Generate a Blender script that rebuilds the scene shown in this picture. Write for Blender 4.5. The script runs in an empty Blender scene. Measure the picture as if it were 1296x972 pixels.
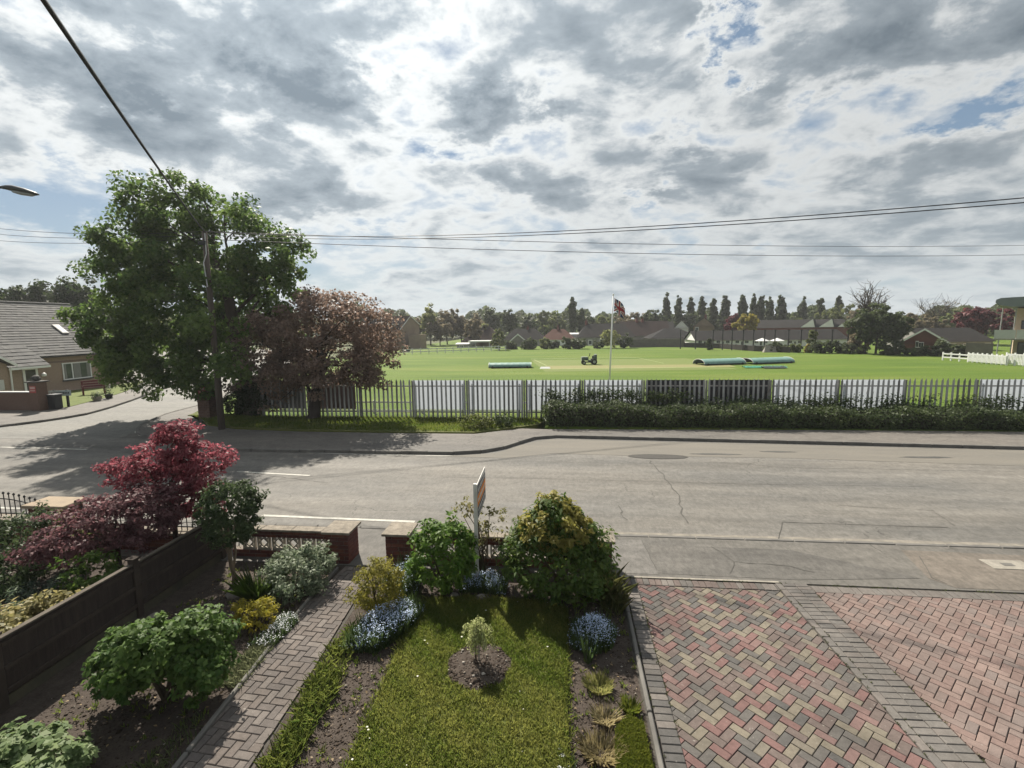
import bpy, math, random
import numpy as np
from mathutils import Vector, Matrix
SC = bpy.context.scene
COL = SC.collection
RNG = np.random.default_rng(7)
random.seed(7)

# ---------------------------------------------------------------- camera
FPX, CX, CY, CAMH = 620.0, 648.0, 486.0, 4.3
PITCH, ROLL, YAW = math.atan(76 / 620), math.radians(0.8), math.radians(6.2)
Zv = Vector((0, 0, 1))
Fh = Vector((-math.sin(YAW), math.cos(YAW), 0)); Rh = Vector((math.cos(YAW), math.sin(YAW), 0))
CF = Fh * math.cos(PITCH) - Zv * math.sin(PITCH)
Uh = Fh * math.sin(PITCH) + Zv * math.cos(PITCH)
CR = Rh * math.cos(ROLL) - Uh * math.sin(ROLL)
CU = Uh * math.cos(ROLL) + Rh * math.sin(ROLL)
cam_d = bpy.data.cameras.new('camera'); cam = bpy.data.objects.new('camera', cam_d); COL.objects.link(cam)
cam_d.sensor_fit = 'HORIZONTAL'; cam_d.sensor_width = 36.0; cam_d.lens = FPX / 1296 * 36
cam_d.clip_start = 0.05; cam_d.clip_end = 4000
M = Matrix((CR, CU, -CF)).transposed().to_4x4(); M.translation = Vector((0, 0, CAMH)); cam.matrix_world = M
SC.camera = cam

def ray(u, v):
    return CF + CR * ((u - CX) / FPX) - CU * ((v - CY) / FPX)
def G(u, v, z=0.0):                      # surveyed point at height z
    d = ray(u, v); t = (z - CAMH) / d.z
    return Vector((d.x * t, d.y * t, z))
def PY(u, v, Y):                         # surveyed point at distance Y
    d = ray(u, v); t = Y / d.y
    return Vector((d.x * t, Y, CAMH + d.z * t))
def PX(u, v, X):
    d = ray(u, v); t = X / d.x
    return Vector((X, d.y * t, CAMH + d.z * t))

# ---------------------------------------------------------------- sun, sky, exposure
SUN_EL, SUN_AZ = math.radians(44), math.radians(-31)      # azimuth clockwise from +Y
sdir = Vector((math.sin(SUN_AZ) * math.cos(SUN_EL), math.cos(SUN_AZ) * math.cos(SUN_EL), math.sin(SUN_EL)))
sun_d = bpy.data.lights.new('sun', 'SUN'); sun_d.energy = 4.2; sun_d.angle = math.radians(0.7); sun_d.color = (1.0, 0.93, 0.81)
sun = bpy.data.objects.new('sun', sun_d); COL.objects.link(sun)
sun.rotation_euler = sdir.to_track_quat('Z', 'Y').to_euler(); sun.location = (-20, 40, 60)
SC.view_settings.view_transform = 'Standard'; SC.view_settings.look = 'None'
SC.view_settings.gamma = 1.0; SC.view_settings.exposure = 1.12

W = bpy.data.worlds.new('World'); SC.world = W; W.use_nodes = True
nt = W.node_tree; nt.nodes.clear()
def N(tree, typ, **kw):
    n = tree.nodes.new(typ)
    for k, v in kw.items():
        if k.startswith('in_'):
            key = k[3:]
            n.inputs[int(key) if key.isdigit() else key].default_value = v
        else: setattr(n, k, v)
    return n
def math_n(tree, op, a, b=None, c=None, clamp=False):
    n = tree.nodes.new('ShaderNodeMath'); n.operation = op; n.use_clamp = clamp
    for i, s in enumerate((a, b, c)):
        if s is None: continue
        if hasattr(s, 'links'): tree.links.new(s, n.inputs[i])
        else: n.inputs[i].default_value = s
    return n.outputs[0]
def vmath(tree, op, a, b=None):
    n = tree.nodes.new('ShaderNodeVectorMath'); n.operation = op
    for i, s in enumerate((a, b)):
        if s is None: continue
        if hasattr(s, 'links'): tree.links.new(s, n.inputs[i])
        else: n.inputs[i].default_value = s
    return n
sky = N(nt, 'ShaderNodeTexSky', sky_type='NISHITA', sun_disc=False, sun_elevation=SUN_EL, sun_rotation=SUN_AZ,
        altitude=50, air_density=1.0, dust_density=0.6, ozone_density=2.0)
tc = N(nt, 'ShaderNodeTexCoord')
sep = N(nt, 'ShaderNodeSeparateXYZ'); nt.links.new(tc.outputs['Generated'], sep.inputs[0])
zc = math_n(nt, 'MAXIMUM', sep.outputs[2], 0.0)
den = math_n(nt, 'ADD', zc, 0.24)
qx = math_n(nt, 'DIVIDE', sep.outputs[0], den); qy = math_n(nt, 'DIVIDE', sep.outputs[1], den)
cmb = N(nt, 'ShaderNodeCombineXYZ'); nt.links.new(qx, cmb.inputs[0]); nt.links.new(qy, cmb.inputs[1])
Q = cmb.outputs[0]
def qof(u, v):
    d = ray(u, v).normalized(); k = max(d.z, 0) + 0.24
    return (d.x / k, d.y / k, 0)
def noise(vec, scale, detail, rough, dist=0.0, off=(0, 0, 0), sc=(1, 1, 1), rot=0.0):
    mp = N(nt, 'ShaderNodeMapping'); mp.inputs['Location'].default_value = off; mp.inputs['Scale'].default_value = sc
    mp.inputs['Rotation'].default_value = (0, 0, rot)
    nt.links.new(vec, mp.inputs[0])
    n = N(nt, 'ShaderNodeTexNoise', in_Scale=scale, in_Detail=detail, in_Roughness=rough, in_Distortion=dist)
    nt.links.new(mp.outputs[0], n.inputs['Vector']); return n.outputs[0]
n_big = noise(Q, 1.05, 4, 0.5, 0.3, (3.1, 7.7, 0), (1, 1.0, 1), 0.5)
n_mid = noise(Q, 3.3, 9, 0.54, 0.35, (1.3, 2.2, 0), (1, 1.1, 1), 0.5)
n_fine = noise(Q, 10.0, 8, 0.62, 0.2, (0.3, 5.0, 0))
d = math_n(nt, 'ADD', math_n(nt, 'MULTIPLY', n_big, 0.42), math_n(nt, 'MULTIPLY', n_mid, 0.44))
d = math_n(nt, 'ADD', d, math_n(nt, 'MULTIPLY', n_fine, 0.14))
d = math_n(nt, 'ADD', math_n(nt, 'MULTIPLY', math_n(nt, 'SUBTRACT', d, 0.5), 2.3), 0.59)
calm = math_n(nt, 'MULTIPLY_ADD', math_n(nt, 'MULTIPLY', zc, 2.6, None, True), 0.55, 0.45)
d = math_n(nt, 'MULTIPLY_ADD', math_n(nt, 'SUBTRACT', d, 0.55), calm, 0.55)
# individual clouds (positive) and gaps (negative): direction, size, strength
BUMPS = [((900, 20), 0.06, -0.26), ((915, 55), 0.06, -0.24), ((935, 85), 0.05, -0.20), ((885, 75), 0.04, -0.14), ((50, 262), 0.24, -0.34), ((130, 222), 0.13, -0.18), ((480, 290), 0.13, -0.16), ((1275, 135), 0.09, -0.22), ((1225, 150), 0.07, -0.14), ((820, 240), 0.09, -0.20), ((1030, 135), 0.06, -0.14), ((545, 190), 0.06, -0.14), ((200, 122), 0.05, -0.14), ((400, 340), 0.4, -0.18),
         ((395, 110), 0.17, 0.24), ((625, 150), 0.14, 0.22), ((130, 130), 0.16, 0.14), ((40, 60), 0.16, 0.12), ((370, 250), 0.17, 0.15), ((670, 235), 0.18, 0.15), ((865, 180), 0.09, 0.16), ((1090, 60), 0.18, 0.13), ((1250, 30), 0.2, 0.13), ((1130, 210), 0.24, 0.11),
         ((500, 50), 0.14, -0.10), ((250, 40), 0.12, -0.10), ((740, 100), 0.12, -0.07), ((560, 250), 0.2, -0.06), ((300, 160), 0.09, -0.07), ((1120, 130), 0.10, -0.07)]
wn = N(nt, 'ShaderNodeTexNoise', in_Scale=5.5, in_Detail=7, in_Roughness=0.68); nt.links.new(Q, wn.inputs['Vector'])
wv = vmath(nt, 'SUBTRACT', wn.outputs['Color'], (0.5, 0.5, 0.5)).outputs[0]
ws = vmath(nt, 'SCALE', wv); ws.inputs['Scale'].default_value = 0.7
QW = vmath(nt, 'ADD', Q, ws.outputs[0]).outputs[0]
for (uv, r, a) in BUMPS:
    c = qof(*uv)
    dist = vmath(nt, 'DISTANCE', QW, c).outputs['Value']
    e = math_n(nt, 'POWER', 2.718, math_n(nt, 'MULTIPLY', math_n(nt, 'MULTIPLY', dist, dist), -1.0 / (r * r)))
    d = math_n(nt, 'MULTIPLY_ADD', e, a, d)
# cover and optical thickness
cov = N(nt, 'ShaderNodeValToRGB'); nt.links.new(d, cov.inputs[0])
cov.color_ramp.elements[0].position = 0.31; cov.color_ramp.elements[0].color = (0, 0, 0, 1)
cov.color_ramp.elements[1].position = 0.52; cov.color_ramp.elements[1].color = (1, 1, 1, 1)
thick = N(nt, 'ShaderNodeValToRGB'); nt.links.new(d, thick.inputs[0])
el = thick.color_ramp.elements
el[0].position = 0.38; el[0].color = (0.80, 0.87, 0.92, 1)
el[1].position = 0.86; el[1].color = (0.25, 0.305, 0.355, 1)
for p, c in ((0.50, (0.97, 1.0, 1.0)), (0.56, (0.86, 0.895, 0.905)), (0.66, (0.46, 0.525, 0.575))):
    x = el.new(p); x.color = (*c, 1)
# forward scattering: clouds towards the sun are brighter
sd = vmath(nt, 'DOT_PRODUCT', tc.outputs['Generated'], tuple(sdir)).outputs['Value']
glow = math_n(nt, 'POWER', math_n(nt, 'MAXIMUM', sd, 0.0), 5.0)
gain = math_n(nt, 'MULTIPLY_ADD', glow, 1.8, 2.15)
cl = vmath(nt, 'SCALE', thick.outputs[0]); nt.links.new(gain, cl.inputs['Scale'])
# Nishita is the clear sky seen in the gaps, whitened a little by thin vapour
vap = N(nt, 'ShaderNodeMix', data_type='RGBA'); vap.inputs[0].default_value = 0.45
dim = vmath(nt, 'SCALE', sky.outputs[0]); dim.inputs['Scale'].default_value = 0.24
nt.links.new(dim.outputs[0], vap.inputs[6]); vap.inputs[7].default_value = (0.95, 1.3, 1.62, 1)
low = math_n(nt, 'POWER', math_n(nt, 'SUBTRACT', 1.0, math_n(nt, 'MULTIPLY', zc, 3.0), None, True), 2.0)
mx = N(nt, 'ShaderNodeMix', data_type='RGBA'); nt.links.new(cov.outputs[0], mx.inputs[0])
nt.links.new(vap.outputs[2], mx.inputs[6]); nt.links.new(cl.outputs[0], mx.inputs[7])
hz = N(nt, 'ShaderNodeMix', data_type='RGBA'); nt.links.new(math_n(nt, 'MULTIPLY', low, 0.45), hz.inputs[0])
nt.links.new(mx.outputs[2], hz.inputs[6]); hz.inputs[7].default_value = (1.7, 2.0, 2.15, 1)
bg = N(nt, 'ShaderNodeBackground'); bg.inputs[1].default_value = 0.15
nt.links.new(hz.outputs[2], bg.inputs[0])
out = N(nt, 'ShaderNodeOutputWorld'); nt.links.new(bg.outputs[0], out.inputs[0])
#==SKY END==

# ---------------------------------------------------------------- helpers
def mat(name, c1, c2=None, scale=4.0, detail=5, rough=0.85, bump=0.0, bscale=30.0, spec=0.3, metal=0.0, stretch=(1, 1, 1), c3=None, fscale=60.0, famt=0.0, contrast=1.0, grime=0.0, spots=0.0):
    m = bpy.data.materials.new(name); m.use_nodes = True
    t = m.node_tree; b = t.nodes['Principled BSDF']
    b.inputs['Roughness'].default_value = rough; b.inputs['Metallic'].default_value = metal
    b.inputs['Specular IOR Level'].default_value = spec
    b.inputs['Base Color'].default_value = (*c1, 1)
    if c2 is None and not bump: return m
    g = t.nodes.new('ShaderNodeNewGeometry'); mp = N(t, 'ShaderNodeMapping'); mp.inputs['Scale'].default_value = stretch
    t.links.new(g.outputs['Position'], mp.inputs[0])
    if c2 is not None:
        n = N(t, 'ShaderNodeTexNoise', in_Scale=scale, in_Detail=detail, in_Roughness=0.6); t.links.new(mp.outputs[0], n.inputs['Vector'])
        r = N(t, 'ShaderNodeMapRange'); r.inputs[1].default_value = 0.5 - 0.2 / contrast; r.inputs[2].default_value = 0.5 + 0.2 / contrast
        t.links.new(n.outputs[0], r.inputs[0])
        x = N(t, 'ShaderNodeMix', data_type='RGBA'); x.inputs[6].default_value = (*c1, 1); x.inputs[7].default_value = (*c2, 1)
        t.links.new(r.outputs[0], x.inputs[0]); o = x.outputs[2]
        if famt:
            n2 = N(t, 'ShaderNodeTexNoise', in_Scale=fscale, in_Detail=2, in_Roughness=0.7); t.links.new(mp.outputs[0], n2.inputs['Vector'])
            f = math_n(t, 'MULTIPLY_ADD', n2.outputs[0], famt * 2.4, 1 - famt * 1.2)
            h = vmath(t, 'SCALE', o); t.links.new(f, h.inputs['Scale']); o = h.outputs[0]
        if grime:
            n4 = N(t, 'ShaderNodeTexNoise', in_Scale=1.1, in_Detail=7, in_Roughness=0.68); t.links.new(g.outputs['Position'], n4.inputs['Vector'])
            r4 = N(t, 'ShaderNodeMapRange'); r4.inputs[1].default_value = .36; r4.inputs[2].default_value = .62; r4.inputs[3].default_value = 1 - grime; r4.inputs[4].default_value = 1 + grime * .45; t.links.new(n4.outputs[0], r4.inputs[0])
            h = vmath(t, 'SCALE', o); t.links.new(r4.outputs[0], h.inputs['Scale']); o = h.outputs[0]
        if spots:
            n5 = N(t, 'ShaderNodeTexNoise', in_Scale=19, in_Detail=3, in_Roughness=0.6); t.links.new(g.outputs['Position'], n5.inputs['Vector'])
            r5 = N(t, 'ShaderNodeMapRange'); r5.inputs[1].default_value = .68; r5.inputs[2].default_value = .74; r5.inputs[3].default_value = 0; r5.inputs[4].default_value = spots; t.links.new(n5.outputs[0], r5.inputs[0])
            x5 = N(t, 'ShaderNodeMix', data_type='RGBA'); t.links.new(r5.outputs[0], x5.inputs[0]); t.links.new(o, x5.inputs[6]); x5.inputs[7].default_value = (.30, .28, .25, 1); o = x5.outputs[2]
        t.links.new(o, b.inputs['Base Color'])
    if bump:
        n3 = N(t, 'ShaderNodeTexNoise', in_Scale=bscale, in_Detail=5, in_Roughness=0.65); t.links.new(mp.outputs[0], n3.inputs['Vector'])
        bp = N(t, 'ShaderNodeBump'); bp.inputs['Strength'].default_value = bump; bp.inputs['Distance'].default_value = 0.02
        t.links.new(n3.outputs[0], bp.inputs['Height']); t.links.new(bp.outputs[0], b.inputs['Normal'])
    return m

def leafmat(name, c1, c2, trans=0.4, rough=0.55, spec=0.2, boost=1.6):
    m = bpy.data.materials.new(name); m.use_nodes = True
    t = m.node_tree; b = t.nodes['Principled BSDF']; o = t.nodes['Material Output']
    a = N(t, 'ShaderNodeAttribute', attribute_name='tint')
    x = N(t, 'ShaderNodeMix', data_type='RGBA'); x.inputs[6].default_value = (*c1, 1); x.inputs[7].default_value = (*c2, 1)
    t.links.new(a.outputs['Fac'], x.inputs[0]); t.links.new(x.outputs[2], b.inputs['Base Color'])
    b.inputs['Roughness'].default_value = rough; b.inputs['Specular IOR Level'].default_value = spec
    tr = t.nodes.new('ShaderNodeBsdfTranslucent')
    s = vmath(t, 'SCALE', x.outputs[2]); s.inputs['Scale'].default_value = boost
    t.links.new(s.outputs[0], tr.inputs[0])
    ms = t.nodes.new('ShaderNodeMixShader'); ms.inputs[0].default_value = trans
    t.links.new(b.outputs[0], ms.inputs[1]); t.links.new(tr.outputs[0], ms.inputs[2]); t.links.new(ms.outputs[0], o.inputs[0])
    return m

def thing(name, label, cat, loc=(0, 0, 0), rz=0.0, group=None):
    o = bpy.data.objects.new(name, None); COL.objects.link(o); o.empty_display_size = 0.3
    o.location = loc; o.rotation_euler = (0, 0, rz); o['label'] = label; o['category'] = cat
    if group: o['group'] = group
    return o
def tag(o, label, cat, group=None):
    o['label'] = label; o['category'] = cat
    if group: o['group'] = group
    return o
def dup(root, loc, rz, label=None, group=None):
    r = root.copy(); COL.objects.link(r); r.location = loc; r.rotation_euler = (0, 0, rz)
    if label: r['label'] = label
    if group: r['group'] = group
    for ch in list(root.children):
        c = ch.copy(); COL.objects.link(c); c.parent = r
        for gch in list(ch.children):
            q = gch.copy(); COL.objects.link(q); q.parent = c
    return r

class MB:
    def __init__(s): s.v = []; s.f = []; s.m = []; s.T = None
    def add(s, vs, fs, m=0):
        k = len(s.v)
        if s.T is not None: vs = [tuple(s.T @ Vector(p)) for p in vs]
        s.v += [tuple(p) for p in vs]
        s.f += [tuple(i + k for i in f) for f in fs]; s.m += [m] * len(fs); return s
    def box(s, x0, x1, y0, y1, z0, z1, m=0):
        return s.add([(x0, y0, z0), (x1, y0, z0), (x1, y1, z0), (x0, y1, z0), (x0, y0, z1), (x1, y0, z1), (x1, y1, z1), (x0, y1, z1)],
                     [(3, 2, 1, 0), (4, 5, 6, 7), (0, 1, 5, 4), (1, 2, 6, 5), (2, 3, 7, 6), (3, 0, 4, 7)], m)
    def poly(s, pts, m=0): return s.add(pts, [tuple(range(len(pts)))], m)
    def prism(s, pts, z0, z1, m=0):
        n = len(pts)
        if sum(pts[i][0] * pts[(i + 1) % n][1] - pts[(i + 1) % n][0] * pts[i][1] for i in range(n)) < 0: pts = pts[::-1]
        return s.add([(p[0], p[1], z0) for p in pts] + [(p[0], p[1], z1) for p in pts],
                     [tuple(range(n))[::-1], tuple(range(n, 2 * n))] + [(i, (i + 1) % n, n + (i + 1) % n, n + i) for i in range(n)], m)
    def tube(s, pts, rs, n=6, m=0):
        pts = [Vector(p) for p in pts]
        if not hasattr(rs, '__len__'): rs = [rs] * len(pts)
        vs = []; fs = []
        for i, p in enumerate(pts):
            d = (pts[min(i + 1, len(pts) - 1)] - pts[max(i - 1, 0)]).normalized()
            a = d.cross(Vector((0.31, 0.87, 0.21)) if abs(d.y) < 0.9 else Vector((1, 0, 0))).normalized(); b = d.cross(a)
            for k in range(n):
                t = 2 * math.pi * k / n; vs.append(p + (a * math.cos(t) + b * math.sin(t)) * rs[i])
        for i in range(len(pts) - 1):
            for k in range(n): fs.append((i * n + k, i * n + (k + 1) % n, (i + 1) * n + (k + 1) % n, (i + 1) * n + k))
        fs.append(tuple(range(n))[::-1]); fs.append(tuple((len(pts) - 1) * n + k for k in range(n)))
        return s.add(vs, fs, m)
    def lathe(s, prof, n=12, c=(0, 0), m=0):
        vs = [(c[0] + r * math.cos(2 * math.pi * k / n), c[1] + r * math.sin(2 * math.pi * k / n), z) for r, z in prof for k in range(n)]
        fs = [(i * n + k, i * n + (k + 1) % n, (i + 1) * n + (k + 1) % n, (i + 1) * n + k) for i in range(len(prof) - 1) for k in range(n)]
        fs.append(tuple(range(n))[::-1]); fs.append(tuple((len(prof) - 1) * n + k for k in range(n)))
        return s.add(vs, fs, m)
    def mesh(s, name, mats):
        me = bpy.data.meshes.new(name); me.from_pydata(s.v, [], s.f)
        if not isinstance(mats, (list, tuple)): mats = [mats]
        for m in mats: me.materials.append(m)
        if any(s.m): me.polygons.foreach_set('material_index', s.m)
        me.update(); return me
    def build(s, name, mats, parent=None, loc=None, smooth=False, kind=None, bevel=0.0, label=None):
        me = s.mesh(name, mats)
        if smooth: me.polygons.foreach_set('use_smooth', [True] * len(me.polygons))
        return link(name, me, parent, loc, kind, bevel, label)
def link(name, me, parent=None, loc=None, kind=None, bevel=0.0, label=None, rz=0.0):
    o = bpy.data.objects.new(name, me); COL.objects.link(o)
    if parent: o.parent = parent
    if loc is not None: o.location = loc
    if rz: o.rotation_euler = (0, 0, rz)
    if kind: o['kind'] = kind
    if label: o['label'] = label
    if bevel:
        b = o.modifiers.new('edges', 'BEVEL'); b.width = bevel; b.segments = 1; b.limit_method = 'ANGLE'
    return o
def npmesh(name, V, F, mats, tint=None, mi=None):
    """V (n,3), F (m,k) equal-sized faces"""
    me = bpy.data.meshes.new(name); m, k = F.shape
    me.vertices.add(len(V)); me.vertices.foreach_set('co', np.ascontiguousarray(V, np.float32).ravel())
    me.loops.add(m * k); me.loops.foreach_set('vertex_index', np.ascontiguousarray(F, np.int32).ravel())
    me.polygons.add(m); me.polygons.foreach_set('loop_start', np.arange(0, m * k, k, dtype=np.int32))
    if not isinstance(mats, (list, tuple)): mats = [mats]
    for x in mats: me.materials.append(x)
    if mi is not None: me.polygons.foreach_set('material_index', np.asarray(mi, np.int32))
    if tint is not None:
        a = me.attributes.new('tint', 'FLOAT', 'FACE'); a.data.foreach_set('value', np.asarray(tint, np.float32))
    me.update(calc_edges=True); return me

def unit(a): return a / np.maximum(np.linalg.norm(a, axis=1, keepdims=True), 1e-9)
def wob(P, f, seed):
    r = np.random.default_rng(seed); o = np.zeros(len(P))
    for k in range(4):
        w = r.normal(size=3) * f * (1 + 0.6 * k); o += np.sin(P @ w + r.uniform(0, 6.28)) / (1 + 0.5 * k)
    return o / 2.3
def leaves(name, P, out, size, mats, parent=None, aspect=0.6, fold=0.12, up=0.5, rnd=0.7, droop=0.25, tint=None, seed=1, kind=None, mi=None, sizevar=0.5):
    r = np.random.default_rng(seed); n = len(P)
    nrm = unit(out * 0.8 + np.array([0, 0, up]) + r.normal(size=(n, 3)) * rnd)
    ax = r.normal(size=(n, 3)) + out * 0.8 - np.array([0, 0, droop]); ax = unit(ax - nrm * np.sum(ax * nrm, 1, keepdims=True)); b = np.cross(nrm, ax)
    s = (size * r.uniform(1 - sizevar, 1 + sizevar, n))[:, None]
    V = np.empty((n, 4, 3)); V[:, 0] = P - ax * s * 0.5; V[:, 2] = P + ax * s * 0.5
    V[:, 1] = P + b * s * aspect * 0.5 + nrm * s * fold - ax * s * 0.06; V[:, 3] = P - b * s * aspect * 0.5 + nrm * s * fold - ax * s * 0.06
    if tint is None: tint = np.clip(0.5 + 0.35 * wob(P, 2.0 / max(size * 4, 0.05) * 0.25, seed) + r.normal(size=n) * 0.22, 0, 1)
    me = npmesh(name, V.reshape(-1, 3), np.arange(4 * n).reshape(n, 4), mats, tint, mi)
    return link(name, me, parent, kind=kind)
def lobe_pts(lobes, n, shell=0.75, seed=1):
    """points in the outer shell of a union of ellipsoids ((c, r) each); returns points and outward directions"""
    r = np.random.default_rng(seed)
    C = np.array([l[0] for l in lobes], float); R = np.array([l[1] for l in lobes], float)
    w = (R[:, 0] * R[:, 1] + R[:, 1] * R[:, 2] + R[:, 0] * R[:, 2]); w /= w.sum()
    P = []; O = []
    got = 0
    while got < n:
        i = r.choice(len(C), n * 2, p=w); d = unit(r.normal(size=(n * 2, 3)))
        rad = 1 - (1 - shell) * r.random(n * 2) ** 1.3
        p = C[i] + d * R[i] * rad[:, None]
        inner = np.zeros(len(p), bool)
        for k in range(len(C)): inner |= (np.sum(((p - C[k]) / R[k]) ** 2, 1) < (shell * 0.8) ** 2)
        p = p[~inner]; dd = unit(d[~inner] / R[i[~inner]])
        P.append(p); O.append(dd); got += len(p)
        if got == 0: break
    return np.concatenate(P)[:n], np.concatenate(O)[:n]
def clumpy(lobes, K, per, rc, shell=0.7, seed=1, flat=0.7, zmin=None):
    r = np.random.default_rng(seed + 50)
    c, o = lobe_pts(lobes, K, shell, seed)
    c = c + o * (rc * np.minimum(r.exponential(.5, K), 1.2) * (r.random(K) < .35))[:, None]
    i = np.repeat(np.arange(K), per)
    off = unit(r.normal(size=(K * per, 3))) * (r.random((K * per, 1)) ** 0.45) * rc * r.uniform(0.7, 1.3, K)[i][:, None]; off[:, 2] *= flat
    P = c[i] + off; O = unit(o[i] * 0.6 + off / rc * 0.7)
    ct = r.uniform(-1, 1, K)[i]
    T = np.clip(0.5 + 0.24 * ct + r.normal(size=K * per) * 0.2, 0, 1)
    if zmin is not None:
        k = P[:, 2] > zmin; P, O, T = P[k], O[k], T[k]
    return P, O, T, c
def limb(mb, a, b, r0, r1, sag=0.0, n=5, sides=5, jit=0.06, rs=None):
    a, b = Vector(a), Vector(b); L = (b - a).length; r = rs or random
    pts = []; rr = []
    for k in range(n + 1):
        t = k / n; p = a.lerp(b, t); p.z += math.sin(t * math.pi) * sag * L
        if 0 < k < n: p += Vector((r.uniform(-1, 1), r.uniform(-1, 1), r.uniform(-0.5, 0.5))) * L * jit
        pts.append(p); rr.append(r0 + (r1 - r0) * t ** 0.8)
    mb.tube(pts, rr, sides); return pts

def shrub(name, label, loc, lobes, leaf, leafm, stemm, K=60, per=60, rc=0.12, cat='shrub', seed=1, group=None, stems=6, stem_r=0.012, aspect=0.55, shell=0.6, up=0.5, rnd=0.75, fold=0.12, flat=0.8, droop=0.25, z0=0.02):
    t = thing(name, label, cat, loc, 0, group)
    P, O, T, c = clumpy(lobes, K, per, rc, shell, seed, flat, z0)
    leaves('foliage', P, O, leaf, leafm, t, aspect=aspect, up=up, rnd=rnd, tint=T, seed=seed, fold=fold, droop=droop)
    rs = random.Random(seed); mb = MB()
    for k in range(stems):
        q = c[rs.randrange(len(c))]; x = (rs.uniform(-1, 1) * 0.06, rs.uniform(-1, 1) * 0.06, -0.02)
        limb(mb, x, tuple(q), stem_r * 1.6, stem_r * 0.5, 0.12, 4, 5, 0.05, rs)
    mb.build('stems', stemm, t, smooth=True, kind='stuff')
    return t
def tree(name, label, loc, lobes, leaf, leafm, barkm, K, per, rc, trunk_r, trunk_top, seed=1, group=None, limbs=30, shell=0.55, cat='tree', aspect=0.75, flat=0.8, fork=None, lean=(0, 0), up=0.5, rnd=0.8, limb_r=0.07):
    t = thing(name, label, cat, loc, 0, group)
    P, O, T, c = clumpy(lobes, K, per, rc, shell, seed, flat, 0.3)
    leaves('crown', P, O, leaf, leafm, t, aspect=aspect, tint=T, seed=seed, up=up, rnd=rnd)
    rs = random.Random(seed); mb = MB()
    top = Vector((lean[0], lean[1], trunk_top)); zs = [0, .03, .1, .25, .5, .75, 1]
    mb.tube([(top.x * z + rs.uniform(-.3, .3) * trunk_r * z, top.y * z, trunk_top * z - 0.02) for z in zs], [trunk_r * k for k in (1.5, 1.2, 1.02, .95, .85, .7, .45)], 10)
    mb.build('trunk', barkm, t, smooth=True)
    if limbs:
        mb = MB(); order = list(range(len(c))); rs.shuffle(order)
        mains = []
        nm = max(4, limbs // 5)
        for k in order[:nm]:
            z = rs.uniform(0.35, 0.95); a = Vector((top.x * z, top.y * z, trunk_top * z))
            tgt = Vector(c[k]);
            if tgt.z < a.z: a.z = max(trunk_top * 0.3, tgt.z * 0.6); a.x = top.x * a.z / trunk_top; a.y = top.y * a.z / trunk_top
            mains.append(limb(mb, a, tgt, limb_r, limb_r * 0.22, 0.08, 6, 6, 0.04, rs))
        for k in order[nm:limbs]:
            tgt = Vector(c[k]); best = min((p for m_ in mains for p in m_[1:-1]), key=lambda p: (p - tgt).length + max(0, p.z - tgt.z) * 2)
            limb(mb, best, tgt, limb_r * 0.4, limb_r * 0.1, 0.06, 4, 5, 0.06, rs)
        mb.build('branches', barkm, t, smooth=True)
    return t

def inpoly(P, poly):
    x, y = P[:, 0], P[:, 1]; c = np.zeros(len(P), bool); n = len(poly)
    for i in range(n):
        x0, y0 = poly[i][:2]; x1, y1 = poly[(i + 1) % n][:2]
        if y0 == y1: continue
        c ^= ((y0 > y) != (y1 > y)) & (x < (x1 - x0) * (y - y0) / (y1 - y0) + x0)
    return c
def scatter(poly, n, seed=1):
    r = np.random.default_rng(seed); A = np.array([p[:2] for p in poly]); lo, hi = A.min(0), A.max(0); out = []
    while sum(map(len, out)) < n:
        p = r.uniform(lo, hi, (n * 2, 2)); out.append(p[inpoly(p, poly)])
    return np.concatenate(out)[:n]
def blades(name, P2, z, h, w, m, parent=None, seed=1, lean=0.5, kind='stuff', tint=None, hv=0.4):
    r = np.random.default_rng(seed); n = len(P2); a = r.uniform(0, 6.283, n); hh = h * r.uniform(1 - hv, 1 + hv, n)
    P = np.c_[P2, np.full(n, z) if np.isscalar(z) else z]
    d = np.c_[np.cos(a), np.sin(a), np.zeros(n)]; s = np.c_[-np.sin(a), np.cos(a), np.zeros(n)] * (w * 0.5)
    ln = r.uniform(0.1, lean, n)[:, None] * hh[:, None]
    V = np.empty((n, 5, 3)); V[:, 0] = P - s; V[:, 1] = P + s
    mid = P + d * ln * 0.35 + np.c_[np.zeros((n, 2)), hh * 0.55]
    V[:, 2] = mid + s * 0.8; V[:, 4] = mid - s * 0.8; V[:, 3] = P + d * ln + np.c_[np.zeros((n, 2)), hh]
    if tint is None: tint = np.clip(0.5 + 0.3 * wob(P, 1.6, seed) + r.normal(size=n) * 0.25, 0, 1)
    me = npmesh(name, V.reshape(-1, 3), np.arange(5 * n).reshape(n, 5), m, tint)
    return link(name, me, parent, kind=kind)
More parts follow.
